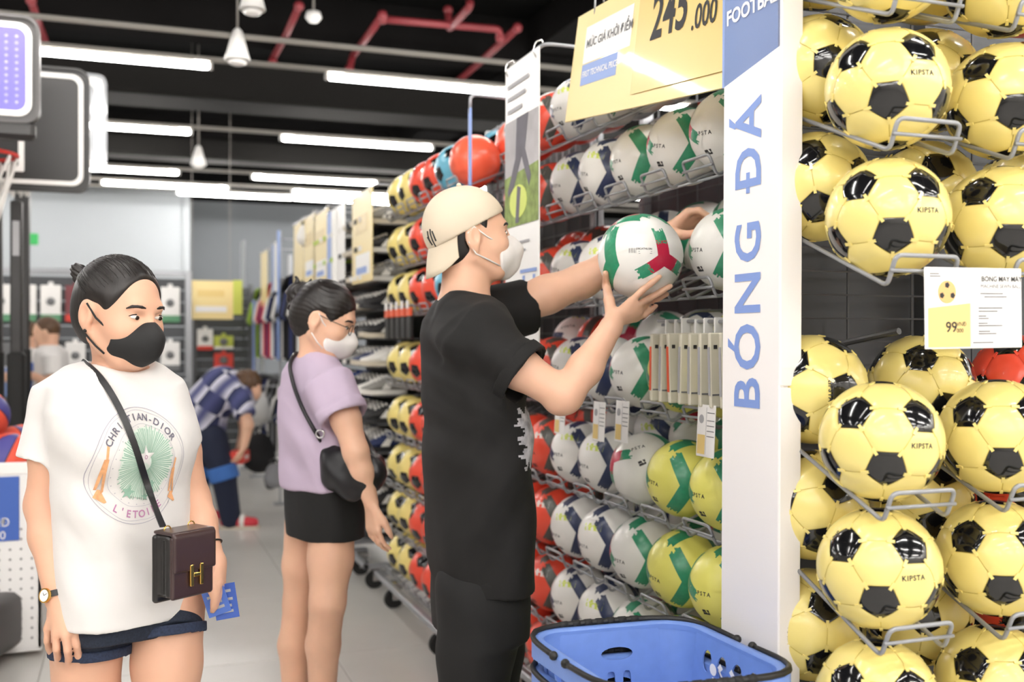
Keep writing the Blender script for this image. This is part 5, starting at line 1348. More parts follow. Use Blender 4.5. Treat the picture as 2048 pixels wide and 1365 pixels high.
# ---- chest print
bt_ = bvh_of(shirt_w)
mat('pr_grey', '#a9a7b4', .85); mat('pr_green', '#8fb3a0', .85); mat('pr_pale', '#d5e0d6', .85, noise=(60, .08)); mat('pr_orange', '#e2a777', .85, noise=(80, .2)); mat('pr_pink', '#b77fa6', .85); mat('pr_ink', '#6c6a78', .85)
nrmv = nrm(fwd); pax = V3(-nrmv[1], nrmv[0], 0); pc = q(284, 930, 2.18)
o_ = Vector(q(283, 932, 1.6)); d_ = (Vector(q(283, 932, 2.6))-o_).normalized(); h_ = bt_.ray_cast(o_, d_, 2); pc = np.array(h_[0])
def P3(x, y): return pc+pax*x*.86+V3(0, 0, 1)*y
def pmesh(name, polys, m, lift):
    V = []; Fz = []
    for pl in polys: o_ = len(V); V += [P3(x, y) for x, y in pl]; Fz.append(tuple(range(o_, o_+len(pl))))
    PV = project(V, -nrmv, lift); Fz = [f_ for f_ in Fz if all(PV[i] is not None for i in f_)]
    return link(name, geo_mesh(name, [p if p is not None else Vector((0, 0, 1)) for p in PV], Fz, m), ts)
def ringp(r0, r1, n=72, ex=1.0, c=(0, 0), wob=0):
    out = []
    for k_ in range(n):
        a, b = 2*PI*k_/n, 2*PI*(k_+1)/n; w0 = 1+wob*math.sin(a*9); w1 = 1+wob*math.sin(b*9)
        out.append([(c[0]+r0*w0*math.cos(a), c[1]+r0*w0*ex*math.sin(a)), (c[0]+r1*w0*math.cos(a), c[1]+r1*w0*ex*math.sin(a)), (c[0]+r1*w1*math.cos(b), c[1]+r1*w1*ex*math.sin(b)), (c[0]+r0*w1*math.cos(b), c[1]+r0*w1*ex*math.sin(b))])
    return out
GC = (.012, .006)
pmesh('ring_print', ringp(.1195, .1208, 72, 1.03), 'pr_grey', .0016); pmesh('ring_print', ringp(.1135, .1142, 72, 1.03, (0, 0), .01), 'pr_grey', .0016)
pmesh('ring_print', ringp(.0850, .0857, 72, 1.03, (.006, 0), .012), 'pr_grey', .0016)
disc = []
for r0, r1 in ((0.001, .02), (.02, .04), (.04, .058), (.058, .072)): disc += ringp(r0, r1, 40, 1.05, GC)
pmesh('disc_print', disc, 'pr_pale', .0014)
rays = []
for k_ in range(90):
    a = 2*PI*k_/90+rs.uniform(-.01, .01); r1 = rs.uniform(.066, .078); w_ = .0011; ca, sa = math.cos(a), math.sin(a)
    for j in range(4):
        ra, rb = .016+(r1-.016)*j/4, .016+(r1-.016)*(j+1)/4; wa, wb = w_*(.4+.15*j), w_*(.4+.15*(j+1))
        rays.append([(GC[0]+ra*ca-wa*sa, GC[1]+1.05*(ra*sa+wa*ca)), (GC[0]+rb*ca-wb*sa, GC[1]+1.05*(rb*sa+wb*ca)), (GC[0]+rb*ca+wb*sa, GC[1]+1.05*(rb*sa-wb*ca)), (GC[0]+ra*ca+wa*sa, GC[1]+1.05*(ra*sa-wa*ca))])
tag(pmesh('ray_print', rays, 'pr_green', .0020), kind='stuff')
def starp(cx, cy, r, n=5, rin=.42, rot=PI/2):
    pts = [(cx+(r if k_ % 2 == 0 else r*rin)*math.cos(rot+PI*k_/n), cy+(r if k_ % 2 == 0 else r*rin)*math.sin(rot+PI*k_/n)) for k_ in range(2*n)]
    return [[(cx, cy), pts[i-1], pts[i]] for i in range(2*n)]
pmesh('star_print', starp(GC[0]-.002, GC[1]+.012, .026), 'cotton_white', .0026); pmesh('star_print', starp(-.025, -.055, .017, rot=1.3), 'pr_green', .0026); pmesh('star_print', starp(.036, -.042, .011), 'pr_green', .0026); pmesh('star_print', starp(.018, -.068, .010), 'pr_green', .0026)
pmesh('star_print', ringp(.003, .0045, 14, 1, (GC[0]-.002, GC[1]+.012)), 'pr_pink', .003)
for cx, cy, sc_ in ((-.090, -.01, 1), (.094, -.035, .8)):      # orange figures
    body = [[(cx+sc_*x, cy+sc_*y) for x, y in pl] for pl in ([(-.006, .03), (.004, .03), (.006, .0), (-.007, .0)], [(-.003, .03), (.002, .03), (.004, .055), (-.001, .06)], [(-.007, .0), (0, .0), (-.004, -.035), (-.010, -.035)], [(0, .0), (.006, .0), (.010, -.04), (.004, -.045)], [(-.012, -.05), (-.002, -.034), (.004, -.036), (.016, -.062), (.010, -.064)])]
    pmesh('figure_print', body, 'pr_orange', .0022)
def arc_text(s_, r, a_mid, size, m, up=True, ex=1.03, da=.155):
    n = len(s_)
    for i, ch in enumerate(s_):
        if ch == ' ': continue
        off = (i-(n-1)/2)*da; a = a_mid-off if up else a_mid+off
        v, f = text_geo(ch, size, .0004); rot = a-PI/2 if up else a+PI/2; c, s0 = math.cos(rot), math.sin(rot)
        V = project([P3(r*math.cos(a)+x*c-y*s0, r*ex*math.sin(a)+x*s0+y*c) for x, y in v], -nrmv, .0024); V = [p if p is not None else Vector((0, 0, 1)) for p in V]; link('lettering', geo_mesh('lettering', V, f, m, False), ts)
arc_text('CHRISTIAN-DIOR', .100, PI/2+.02, .021, 'pr_ink'); arc_text("L'ETOILE", .101, -PI/2, .022, 'pr_pink', False, da=.165)
dots = []
for k_ in range(26): a = 2*PI*k_/26; dots += [[(GC[0]*.5+.0805*math.cos(a)+.0013*math.cos(b), .083*math.sin(a)+.0013*math.sin(b)) for b in np.arange(0, 6.2, 1.25)]]
tag(pmesh('dot_print', dots, 'pr_grey', .0022), kind='stuff')
# shorts with turn-ups
S = Solid(.0045); S.loft([sec(wp, 1130, 258, 2.3, .092, .135, bw_), sec(wp, 1200, 262, 2.3, .100, .148, bw_), sec(wp, 1235, 264, 2.3, .102, .150, bw_), sec(wp, 1262, 264, 2.3, .098, .145, bw_)], .02)
hR, hL = q(182, 1305, 2.265), q(334, 1270, 2.30)
S.tube(q(188, 1225, 2.275), hR, .080, .083, .02); S.tube(q(326, 1212, 2.33), hL, .078, .080, .02)
sh_m = S.mesh('shorts', 'denim', 2, folds([(50, 0, 30, 0, .003, tuple(q(240, 1260, 2.2)), .1)])); so = wp.add('shorts', sh_m)
for a, b, r_ in ((hR, q(185, 1210, 2.27), .086), (hL, q(330, 1190, 2.32), .083)):
    u_ = nrm(b-a); S = Solid(.004); S.tube(a-u_*.003, a+u_*.020, r_+.002, r_+.003, .003); S.tube(a-u_*.02, a+u_*.012, r_-.005, r_-.005, .003, -1); link('turn_up', S.mesh('turn_up', 'denim_hem', 1), so)
for (px, d) in ((170, 2.3), (325, 2.32)):
    a = q(px, 1900, d); a[2] = .045; S = Solid(.006); S.cap(a-fwd*.04, a+fwd*.15, .045, .036, .01, ((0, 0, 1), .8)); wp.add('shoe', S.mesh('shoe', 'shoe_white', 1))
# watch, hair-tie bracelet
def ring_mesh(c, axis, r, w_, th, m, name, parent):
    A_ = Vector(nrm(axis)).to_track_quat('Z', 'Y').to_matrix(); return link(name, MB().lathe([(r, -w_/2), (r+th, -w_/2), (r+th, w_/2), (r, w_/2), (r, -w_/2)], 24, tuple(map(float, c)), A_).mesh(name, m, .6), parent)
ax_ = nrm(wr-el)
wt = ring_mesh(wr-ax_*.004, ax_, .0265, .013, .0025, 'leather_black', 'watch', wp.root)
dial_n = nrm(V3(-.35, -.9, .1)); dial_n = nrm(dial_n-ax_*(dial_n @ ax_)); dc = wr-ax_*.004+dial_n*.0285; A_ = Vector(dial_n).to_track_quat('Z', 'Y').to_matrix()
link('watch_case', MB().lathe([(.0135, -.003), (.0155, 0), (.0150, .004), (.0125, .0045), (.0125, .003)], 24, tuple(map(float, dc)), A_).mesh('watch_case', 'gold', .5), wt); link('dial', MB().lathe([(.0001, .0035), (.0127, .0035), (.0127, .002), (.0001, .002)], 24, tuple(map(float, dc)), A_).mesh('dial', 'paper'), wt)
hd = MB(); dcv = Vector(dc)
for an, ln in ((.6, .009), (2.2, .0065)):
    u_ = A_ @ Vector((math.cos(an), math.sin(an), 0)); hd.tube([dcv+Vector(dial_n)*.0042, dcv+Vector(dial_n)*.0042+u_*ln], .0005, 5)
link('watch_hands', hd.mesh('watch_hands', 'ink'), wt)
ax2 = nrm(wr2-el2); b_c = wr2-ax2*.045; A2 = Vector(ax2).to_track_quat('Z', 'Y').to_matrix()
wp.add('bracelet', MB().tube([Vector(b_c)+A2 @ Vector((.0285*math.cos(t), .0285*math.sin(t), .003*math.sin(t))) for t in np.arange(0, 2*PI, .3)], .0022, 6, True).mesh('bracelet', 'black', True))
# ---- shoulder bag (its own thing)
def world_of(pr, p): p = np.asarray(p, dtype=float); return Vector(pr.root.location)+RT*float(p[0])+FW*float(p[1])+Vector((0, 0, float(p[2])))
bagc = q(366, 1125, 2.13); bang = math.radians(-36)
bg = thing('shoulder_bag', 'dark brown flap shoulder bag with gold H clasp on the woman in white', 'bag', tuple(world_of(wp, bagc)), -YAW+bang+PI/2)
# local: x = along bag width (image right), y = away, z up
bwid, bhei, bdep = .102, .128, .058
S = Solid(.0025); S.box((0, 0, 0), (bwid/2, bdep/2-.006, bhei/2), None, .010, .004); S.box((0, .024, -.008), (bwid/2+.004, .007, bhei/2+.006), None, .007, .003); S.box((-bwid/2+.001, -.006, -.004), (.006, .004, bhei/2-.008), None, .003, .002, -1); link('bag_body', S.mesh('bag_body', 'leather_side', 1), bg)
S = Solid(.0022); S.box((.0, -bdep/2+.001, -.002), (bwid/2, .0055, bhei/2), None, .006, .003); link('front', S.mesh('front', 'leather_brown', 1), bg)
S = Solid(.0022); S.box((.002, -bdep/2-.006, .026), (bwid/2+.001, .004, bhei/2-.026), None, .0045, .003); S.box((.002, -.002, bhei/2+.002), (bwid/2+.001, bdep/2+.004, .004), None, .004, .006); fp = link('flap', S.mesh('flap', 'leather_brown', 1), bg)
mb = MB(); yf = -bdep/2-.012
mb.rbox((-.012, yf, -.042), (-.003, yf+.006, .001), .001); mb.rbox((.012, yf, -.042), (.020, yf+.006, .001), .001); mb.rbox((-.004, yf, -.024), (.013, yf+.006, -.016), .001)
tag(mb.build('clasp', 'gold', fp), 'gold H shaped clasp')
MB().rbox((0, -bdep/2-.009, -.02), (.009, -bdep/2-.004, .008), .001).build('closing_tab', 'leather_brown', fp)
# strap over her right shoulder (built against the shirt)
path = [(172, 728), (196, 748), (222, 785), (246, 830), (266, 880), (282, 930), (298, 980), (312, 1020), (326, 1054)]
Pw = []
for i, (x, y) in enumerate(path):
    o_ = Vector(q(x, y, 1.6)); d_ = (Vector(q(x, y, 2.6))-o_).normalized(); h_ = bt_.ray_cast(o_, d_, 2)
    p = np.array(h_[0]) if h_[0] else q(x, y, 2.25); p = p-np.array(d_)*.009
    if i >= len(path)-2: p = q(x, y, 2.14+.03*(len(path)-1-i))
    Pw.append(p)
back = [q(166, 722, 2.33), q(150, 770, 2.42), q(200, 900, 2.47), q(300, 1010, 2.47), q(368, 1060, 2.40), q(378, 1062, 2.20)]
allp = [world_of(wp, p) for p in (back[::-1]+Pw)]; bgi = Matrix.Rotation(-(-YAW+bang+PI/2), 4, 'Z') @ Matrix.Translation(-Vector(bg.location))
sm_ = []
for i in range(len(allp)-1):
    for t in (0, .25, .5, .75):
        p0_, p1_, p2_, p3_ = allp[max(i-1, 0)], allp[i], allp[i+1], allp[min(i+2, len(allp)-1)]
        sm_.append(.5*((2*p1_)+(-p0_+p2_)*t+(2*p0_-5*p1_+4*p2_-p3_)*t*t+(-p0_+3*p1_-3*p2_+p3_)*t**3))
sm_.append(allp[-1])
for _ in range(6): sm_ = [sm_[0]]+[(sm_[i-1]+sm_[i]*2+sm_[i+1])/4 for i in range(1, len(sm_)-1)]+[sm_[-1]]
mb = MB(); Vv = []
ctr = world_of(wp, q(240, 900, 2.31))
for i, p in enumerate(sm_):
    a = sm_[max(i-1, 0)]; b = sm_[min(i+1, len(sm_)-1)]; t_ = (b-a).normalized(); out = (p-ctr); out.z = 0; out = out.normalized() if out.length > 0 else Vector((0, -1, 0)); out = (out-t_*out.dot(t_)).normalized(); w_ = t_.cross(out).normalized()*.0068
    for s0, s1 in ((-1, -.0012), (1, -.0012), (1, .0016), (-1, .0016)): Vv.append(bgi @ (p+w_*s0+out*s1))
n_ = len(sm_); mb.add(Vv, [(4*i+k_, 4*i+(k_+1) % 4, 4*(i+1)+(k_+1) % 4, 4*(i+1)+k_) for i in range(n_-1) for k_ in range(4)]+[(0, 1, 2, 3), tuple(4*(n_-1)+k_ for k_ in range(4))])
mb.build('strap', 'leather_black', bg, .6)
MB().tube([(-.03+.008*math.cos(t), .01, bhei/2+.006+.008*math.sin(t)) for t in np.arange(0, 2*PI, .5)], .0014, 6, True).build('strap_ring', 'gold', bg, True); MB().tube([(.035+.008*math.cos(t), .02, bhei/2+.006+.008*math.sin(t)) for t in np.arange(0, 2*PI, .5)], .0014, 6, True).build('strap_ring', 'gold', bg, True)
# ---- price cards in her left hand
mat('card_blue', '#4d6fc0', .4); mat('card_blue2', '#3d5cae', .4)
for k_, (px, py, d, rot, m, lb) in enumerate(((430, 1196, 2.285, -.35, 'card_blue', 'blue price card held by the woman in white, nearer one'), (451, 1203, 2.292, -.18, 'card_blue2', 'blue price card held by the woman in white, one behind'))):
    t = thing('hand_card', lb, 'card', tuple(world_of(wp, q(px, py, d))), -YAW, 'cards in the hand'); fr = Matrix.Rotation(rot, 4, 'Y') @ Matrix.Rotation(PI/2-.1, 4, 'X')
    MB().rbox((-.026, -.038, -.0006), (.026, .038, .0006), .0004).build('card', m, t).matrix_local = fr
    for y, w_ in ((.022, .03), (.004, .034), (-.010, .026), (-.022, .03)): MB().box((-w_/2, y-.003, .0008), (w_/2, y+.003, .0011)).build('text_print', 'ink_faint', t).matrix_local = fr
# ================================================================== the woman in lilac
lpn = Person('woman in lilac T-shirt and black shorts with glasses and white mask', 640, 3.3)
q = lpn.q; bl_ = math.radians(38); fwd = nrm((math.cos(bl_), math.sin(bl_), 0)); lat = V3(-fwd[1], fwd[0], 0)
S = Solid(.0055); Hl = Head(q(650, 630, 3.30), math.radians(-4), math.radians(-19), 0, .98)
head_solid(S, Hl, q(632, 735, 3.32), True, .05); S.cap(q(640, 690, 3.31), q(628, 735, 3.32), .045, .056, .02)
S.loft([sec(lpn, 715, 628, 3.32, .05, .08, bl_), sec(lpn, 740, 628, 3.32, .07, .13, bl_), sec(lpn, 850, 636, 3.3, .08, .13, bl_), sec(lpn, 960, 645, 3.3, .08, .12, bl_), sec(lpn, 1050, 645, 3.3, .07, .115, bl_)], .02)
sh, el, wr = q(672, 775, 3.16), q(712, 905, 3.10), q(742, 1005, 3.10)
S.chain([sh, sh*.5+el*.5, el], [.048, .044, .037], .02); S.chain([el, el*.6+wr*.4, wr], [.037, .034, .023], .02)
hand(S, wr, nrm((.08, .0, -1)), (.5, .6, 0), (.6, -.7, 0), (.25, .35, .3), .98)
sh2, el2 = q(600, 775, 3.45), q(612, 900, 3.5); S.chain([sh2, el2, q(640, 990, 3.45)], [.045, .036, .024], .02)
S.chain([q(612, 1040, 3.37), q(604, 1130, 3.38), q(597, 1205, 3.39), q(588, 1290, 3.40), q(592, 1480, 3.4), q(592, 1545, 3.4)], [.068, .062, .048, .050, .032, .03], .02)
S.chain([q(664, 1040, 3.24), q(661, 1120, 3.23), q(655, 1205, 3.20), q(646, 1290, 3.24), q(644, 1480, 3.28), q(644, 1545, 3.28)], [.075, .069, .054, .052, .033, .03], .02)
lpn.add('body', S.mesh('body', 'skin_light', 2)); eyes(lpn, Hl)
S = Solid(.004); S.ell(Hl.p(-.008, 0, .012), (.104, .083, .102), Hl.A, .005); S.ell(Hl.p(-.05, 0, -.02), (.058, .062, .075), Hl.A, .02); S.half(Hl.p(.056, 0, .0), Hl.f*.80-Hl.u*.60, k=.010); S.half(Hl.p(-.03, 0, -.085), -Hl.u+Hl.f*.5, k=.01)
for s_ in (-1, 1): S.ell(Hl.p(.014, s_*.092, -.04), (.038, .03, .055), Hl.A, .012, -1)
lpn.add('hair', S.mesh('hair', 'hair_black', 1, lambda V: .0006*np.sin(V[:, 2]*420+V[:, 0]*190+2*np.sin(V[:, 0]*60))))
bc = q(605, 600, 3.32); S = Solid(.004); S.ell(bc, (.045, .045, .055), None, .01); S.ell(bc+V3(-.02, 0, .02), (.03, .03, .028), None, .02); S.cap(bc+V3(0, 0, -.03), bc+V3(.03, 0, -.085), .04, .02, .02); S.cap(bc+V3(.02, 0, .04), bc+V3(.03, 0, .07), .012, .004, .01); S.cap(bc+V3(-.01, 0, .05), bc+V3(-.02, 0, .075), .01, .003, .01)
lpn.add('hair_bun', S.mesh('hair_bun', 'hair_black', 1, lambda V: .003*np.sin(V[:, 0]*180+3*np.sin(V[:, 2]*90))))
S = Solid(.004); S.ell(Hl.p(.052, 0, -.070), (.056, .060, .048), Hl.A, .006); S.chain([Hl.p(.102, 0, -.034), Hl.p(.113, 0, -.058), Hl.p(.100, 0, -.09), Hl.p(.083, 0, -.11)], [.008, .010, .010, .010], .03); S.cap(Hl.p(.085, 0, -.064), Hl.p(.05, 0, -.07), .03, .052, .03); S.half(Hl.p(.036, 0, 0), -Hl.f, k=.006)
mk_ = lpn.add('face_mask', S.mesh('face_mask', 'mask_white', 2)); lp = MB()
for s_ in (-1, 1): lp.tube([Hl.p(.045, s_*.062, -.04), Hl.p(.02, s_*.074, -.02), Hl.p(.0, s_*.084, .004)], .002, 6); lp.tube([Hl.p(.042, s_*.058, -.1), Hl.p(.02, s_*.068, -.085), Hl.p(-.004, s_*.078, -.062)], .002, 6)
link('ear_loop', lp.mesh('ear_loop', 'mask_white', True), mk_)
gl = MB()
for s_ in (-1, 1):
    gl.tube([Hl.p(.106-.010*abs(math.cos(t))*.3, s_*.034+.021*math.cos(t), -.017+.017*math.sin(t)) for t in np.arange(0, 2*PI, .35)], .0013, 6, True); gl.tube([Hl.p(.102, s_*.055, -.012), Hl.p(.06, s_*.075, -.008), Hl.p(-.006, s_*.083, .0)], .0013, 6)
gl.tube([Hl.p(.108, -.013, -.012), Hl.p(.11, 0, -.008), Hl.p(.108, .013, -.012)], .0013, 6); lpn.add('glasses', gl.mesh('glasses', 'ink', True))
S = Solid(.006)
S.loft([sec(lpn, 703, 630, 3.32, .048, .07, bl_), sec(lpn, 720, 628, 3.32, .062, .105, bl_), sec(lpn, 745, 628, 3.32, .078, .145, bl_), sec(lpn, 800, 630, 3.31, .092, .165, bl_), sec(lpn, 880, 634, 3.3, .10, .168, bl_), sec(lpn, 940, 637, 3.3, .103, .165, bl_), sec(lpn, 975, 640, 3.3, .104, .162, bl_)], .02)
cl_ = q(688, 835, 3.13); S.tube(q(655, 762, 3.18), cl_, .074, .074, .04); S.tube(q(680, 817, 3.14), cl_, .079, .078, .004); S.tube(q(683, 825, 3.135), cl_+nrm(cl_-q(655, 762, 3.18))*.02, .062, .066, .004, -1); S.cap(q(640, 745, 3.24), q(660, 770, 3.18), .05, .062, .03); S.cap(q(605, 750, 3.40), q(598, 790, 3.46), .05, .06, .03); S.tube(q(600, 775, 3.45), q(606, 850, 3.48), .066, .07, .03)
S.ell(q(634, 695, 3.32), (.066, .06, .03), None, .006, -1)
lpn.add('t_shirt', S.mesh('t_shirt', 'cotton_lilac', 2, folds([(20, 0, 32, 0, .006, tuple(q(600, 900, 3.2)), .2), (40, 0, 20, 1, .006, tuple(q(660, 930, 3.2)), .15), (50, 0, 30, 2, .005, tuple(q(680, 790, 3.1)), .1)])))
S = Solid(.006); S.loft([sec(lpn, 930, 642, 3.3, .094, .148, bl_), sec(lpn, 985, 646, 3.3, .105, .155, bl_), sec(lpn, 1030, 649, 3.3, .108, .155, bl_), sec(lpn, 1072, 650, 3.3, .104, .150, bl_)], .02); S.loft([sec(lpn, 1055, 650, 3.3, .096, .142, bl_), sec(lpn, 1085, 650, 3.3, .096, .142, bl_)], .004, op=-1)
lpn.add('shorts', S.mesh('shorts', 'pants_black', 1, folds([(60, 0, 20, 0, .003, tuple(q(650, 1020, 3.2)), .15)])))
for a in (q(592, 1545, 3.4), q(644, 1545, 3.28)):
    a = a.copy(); a[2] = .045; S = Solid(.007); S.cap(a-fwd*.03, a+fwd*.15, .045, .036, .01, ((0, 0, 1), .8)); lpn.add('shoe', S.mesh('shoe', 'shoe_white', 1))
# her bag
bo = q(702, 935, 3.13); b2 = thing('crossbody_bag', 'black leather crossbody bag on the woman in lilac', 'bag', tuple(world_of(lpn, bo)), -YAW)
S = Solid(.005); r_ = lambda px, py, d: q(px, py, d)-bo
S.chain([r_(652, 895, 3.17), r_(672, 950, 3.13), r_(705, 965, 3.10), r_(745, 950, 3.14), r_(758, 925, 3.2)], [.03, .05, .05, .045, .03], .03, ((.3, 1, 0), .55)); S.cap(r_(680, 930, 3.14), r_(735, 940, 3.15), .05, .05, .03, ((.3, 1, 0), .55)); link('bag_body', S.mesh('bag_body', 'leather_black', 2, lambda V: .003*np.sin(V[:, 0]*70+V[:, 2]*50)), b2)
sp = [r_(648, 893, 3.17), r_(628, 860, 3.13), r_(606, 820, 3.16), r_(588, 775, 3.22), r_(578, 730, 3.26), r_(590, 705, 3.30), r_(625, 712, 3.40), r_(690, 800, 3.46), r_(745, 900, 3.40), r_(758, 922, 3.22)]
MB().tube(fillet(sp, .06, 4), .007, 6).build('strap', 'leather_black', b2, True); MB().tube([r_(640+8*math.cos(t), 868+8*math.sin(t), 3.12) for t in np.arange(0, 2*PI, .5)], .0028, 6, True).build('strap_ring', 'chrome', b2, True)
# ================================================================== basketball hoops on the left
mat('board_black', '#2c2b2b', .45); mat('board_purple', '#6a62b8', .4); mat('frame_grey', '#4c4a4a', .45); mat('rim_red', '#d8362c', .4); mat('net_white', '#eceae6', .8); mat('clear_board', '#e9edf2', .12, alpha=.35, coat=.5)
mat('print_pale', '#cfcdf0', .5)
def rrect(w_, h_, r, n=5, ch=0):
    out = []
    for sx, sy, a0 in ((1, 1, 0), (-1, 1, PI/2), (-1, -1, PI), (1, -1, 1.5*PI)):
        for k_ in range(n+1): a = a0+PI/2*k_/n; out.append((sx*(w_/2-r)+r*math.cos(a), sy*(h_/2-r)+r*math.sin(a)))
    return out
def ring_prism(outer, inner, y0, y1):
    n = len(outer); mb = MB(); V = [(x, y0, z) for x, z in outer]+[(x, y0, z) for x, z in inner]+[(x, y1, z) for x, z in outer]+[(x, y1, z) for x, z in inner]
    Fz = []
    for i in range(n):
        j = (i+1) % n; Fz += [(i, j, n+j, n+i), (2*n+j, 2*n+i, 3*n+i, 3*n+j), (j, i, 2*n+i, 2*n+j), (n+i, n+j, 3*n+j, 3*n+i)]
    return mb.add(V, Fz)
def hoop(label, edge_px, top_py, bot_py, Y, W, panel, kind, rim_off=-.0, rz=0.0):
    e = atY(edge_px, (top_py+bot_py)/2, Y); zt = atY(edge_px, top_py, Y).z; zb = atY(edge_px, bot_py, Y).z; H = zt-zb
    t = thing('basketball_hoop', label, 'hoop', (e.x-W/2, Y, 0), rz); zc = (zt+zb)/2
    def mv(o_): o_.location = (0, 0, zc); return o_
    o1 = rrect(W, H, .07); i1 = rrect(W-.05, H-.05, .05)
    if kind != 'clear':
        mv(MB().prism(o1, .05).build('backboard', 'frame_grey' if kind == 'purple' else 'board_black', t, .6)); mv(MB().prism(rrect(W-.10, H-.10, .05), .004, Matrix.Translation((0, -.006, 0))).build('face', panel, t, .6))
        mv(ring_prism(rrect(W-.07, H-.07, .06), rrect(W-.12, H-.12, .045), -.010, .0).build('border', 'paper', t, .6)); mv(ring_prism(o1, rrect(W-.03, H-.03, .06), -.022, .0).build('lip', 'frame_grey' if kind == 'purple' else 'board_black', t, .6))
        if kind == 'purple':
            mb = MB()
            for i in range(18):
                for j in range(11):
                    x = -W/2+.10+i*(W-.2)/17; z = -H/2+.10+j*(H-.2)/10; mb.box((x-.007, -.0085, z-.003), (x+.007, -.0065, z+.003)); mb.box((x-.003, -.0085, z-.007), (x+.003, -.0065, z+.007))
            tag(mv(mb.build('dot_print', 'print_pale', t)), kind='stuff')
            mv(MB().rbox((-W/2+.02, -.01, -H/2-.07), (W/2-.02, .08, -H/2+.02), .02).build('lower_housing', 'board_black', t))
        else: mv(ring_prism(rrect(.42, .34, .01), rrect(.36, .28, .01), -.013, -.005).build('target_square', 'paper', t)).location.z = zc-.08
    else:
        mv(MB().prism(rrect(W-.06, H-.06, .05), .01).build('backboard', 'clear_board', t)); mv(ring_prism(o1, i1, -.015, .03).build('lip', 'clear_board', t, .6)); mv(ring_prism(rrect(W-.05, H-.05, .06), rrect(W-.17, H-.15, .045), -.008, -.002).build('border', 'paper', t, .6))
    zr = zb+.14 if kind != 'purple' else zb-.01; rr_ = .2
    rm = MB(); rm.tube([(rr_*math.cos(a), -.09-rr_+rr_*math.sin(a), zr) for a in np.arange(0, 2*PI, .22)], .011, 8, True); rm.rbox((-.09, -.10, zr-.05), (.09, -.012, zr+.012), .01); rmo = rm.build('rim', 'rim_red', t, True)
    nt = MB()
    for k_ in range(12):
        a = 2*PI*k_/12
        for s_ in (-1, 1):
            nt.tube([((rr_-.10*u_)*math.cos(a+s_*u_*.52), -.09-rr_+(rr_-.10*u_)*math.sin(a+s_*u_*.52), zr-.01-.36*u_) for u_ in (0, .33, .66, 1)], .007, 5)
    tag(nt.build('net', 'net_white', t, True), kind='stuff')
    MB().rbox((-.06, .02, zc-.12), (.06, .5, zc-.04), .01).build('arm', 'board_black', t); MB().rbox((-.05, .42, .25), (.05, .52, zc+.05), .012).build('pole', 'board_black', t)
    MB().rbox((-.06, .41, .3), (.06, .53, 1.35), .03).build('pole_pad', 'rubber', t)
    b_ = MB().rbox((-.38, .2, .02), (.38, 1.0, .3), .06, 3).build('base', 'frame_grey', t, .8)
    for sx in (-1, 1): MB().lathe([(.01, -.02), (.05, -.02), (.05, .02), (.01, .02)], 16, (sx*.3, .2, .05), Matrix.Rotation(PI/2, 3, 'Y')).build('wheel', 'rubber', t, .6)
    return t
hoop('basketball hoop with purple dotted backboard at the left edge', 80, 35, 250, 5.4, .95, 'board_purple', 'purple')
hoop('basketball hoop with black backboard and white border', 180, 140, 386, 6.4, 1.1, 'board_black', 'black')
hoop('basketball hoop with clear backboard behind the black one', 214, 150, 345, 8.1, 1.2, 'paper', 'clear')
# slim upright with a pad, nearer base with a chrome wheel
p = at(33, 600, 6.0); t = thing('hoop_post', 'slim black hoop post with padded foot behind the woman in white', 'post', (p.x, p.y, 0))
MB().rbox((-.032, -.032, .2), (.032, .032, 2.2), .01).build('post', 'board_black', t); MB().rbox((-.048, -.048, .2), (.048, .048, 1.33), .02).build('pad', 'rubber', t); MB().rbox((-.2, -.2, 0), (.2, .2, .2), .04).build('foot', 'rubber', t); MB().box((-.018, -.0342, 1.88), (.018, -.0326, 2.08)).build('text_print', 'ink_faint', t)
p = at(-125, 1290, 4.2); t = thing('ballast_tank', 'grey plastic hoop base with a chrome wheel at the lower left corner', 'base', (p.x, p.y, 0), -YAW)
MB().rbox((-.3, -.3, .05), (.18, .4, .30), .06, 3).build('shell', 'frame_grey', t, .8); MB().lathe([(.01, -.025), (.06, -.025), (.06, .025), (.01, .025)], 18, (.14, -.31, .10), Matrix.Rotation(PI/2, 3, 'Y')).build('wheel', 'rubber', t, .6); MB().sphere((.17, -.31, .10), .022, 10, 6).build('hub', 'chrome', t, True)
# ================================================================== basketball bin
mat('perf_white', '#ecebea', .5); mat('hole', '#8d8c8e', .8); mat('ball_bb', '#e5563f', .5, bump=(700, .3, .0008)); mat('ball_bp', '#4a4690', .5, bump=(700, .3, .0008))
bx1 = atY(84, 1000, 5.0).x; bn = thing('ball_bin', 'white perforated bin of basketballs with a blue price panel', 'bin', (bx1-.95, 5.0, 0))
MB().rbox((0, 0, .04), (.95, .02, .86), .004).build('front_panel', 'perf_white', bn); MB().rbox((0, .75, .04), (.95, .77, .86), .004).build('back_panel', 'perf_white', bn); MB().rbox((0, 0, .04), (.02, .77, .86), .004).build('side_panel', 'perf_white', bn); MB().rbox((.93, 0, .04), (.95, .77, .86), .004).build('side_panel', 'perf_white', bn); MB().rbox((0, 0, .03), (.95, .77, .05), .004).build('bottom', 'perf_white', bn)
hm = MB()
for i in range(21):
    for j in range(12):
        x, z = .04+.0435*i, .09+.0435*j; hm.add([(x+.006*math.cos(a), -.0008, z+.006*math.sin(a)) for a in np.arange(0, 6.2, 1.05)], [tuple(range(6))])
tag(hm.build('perforations', 'hole', bn), kind='stuff')
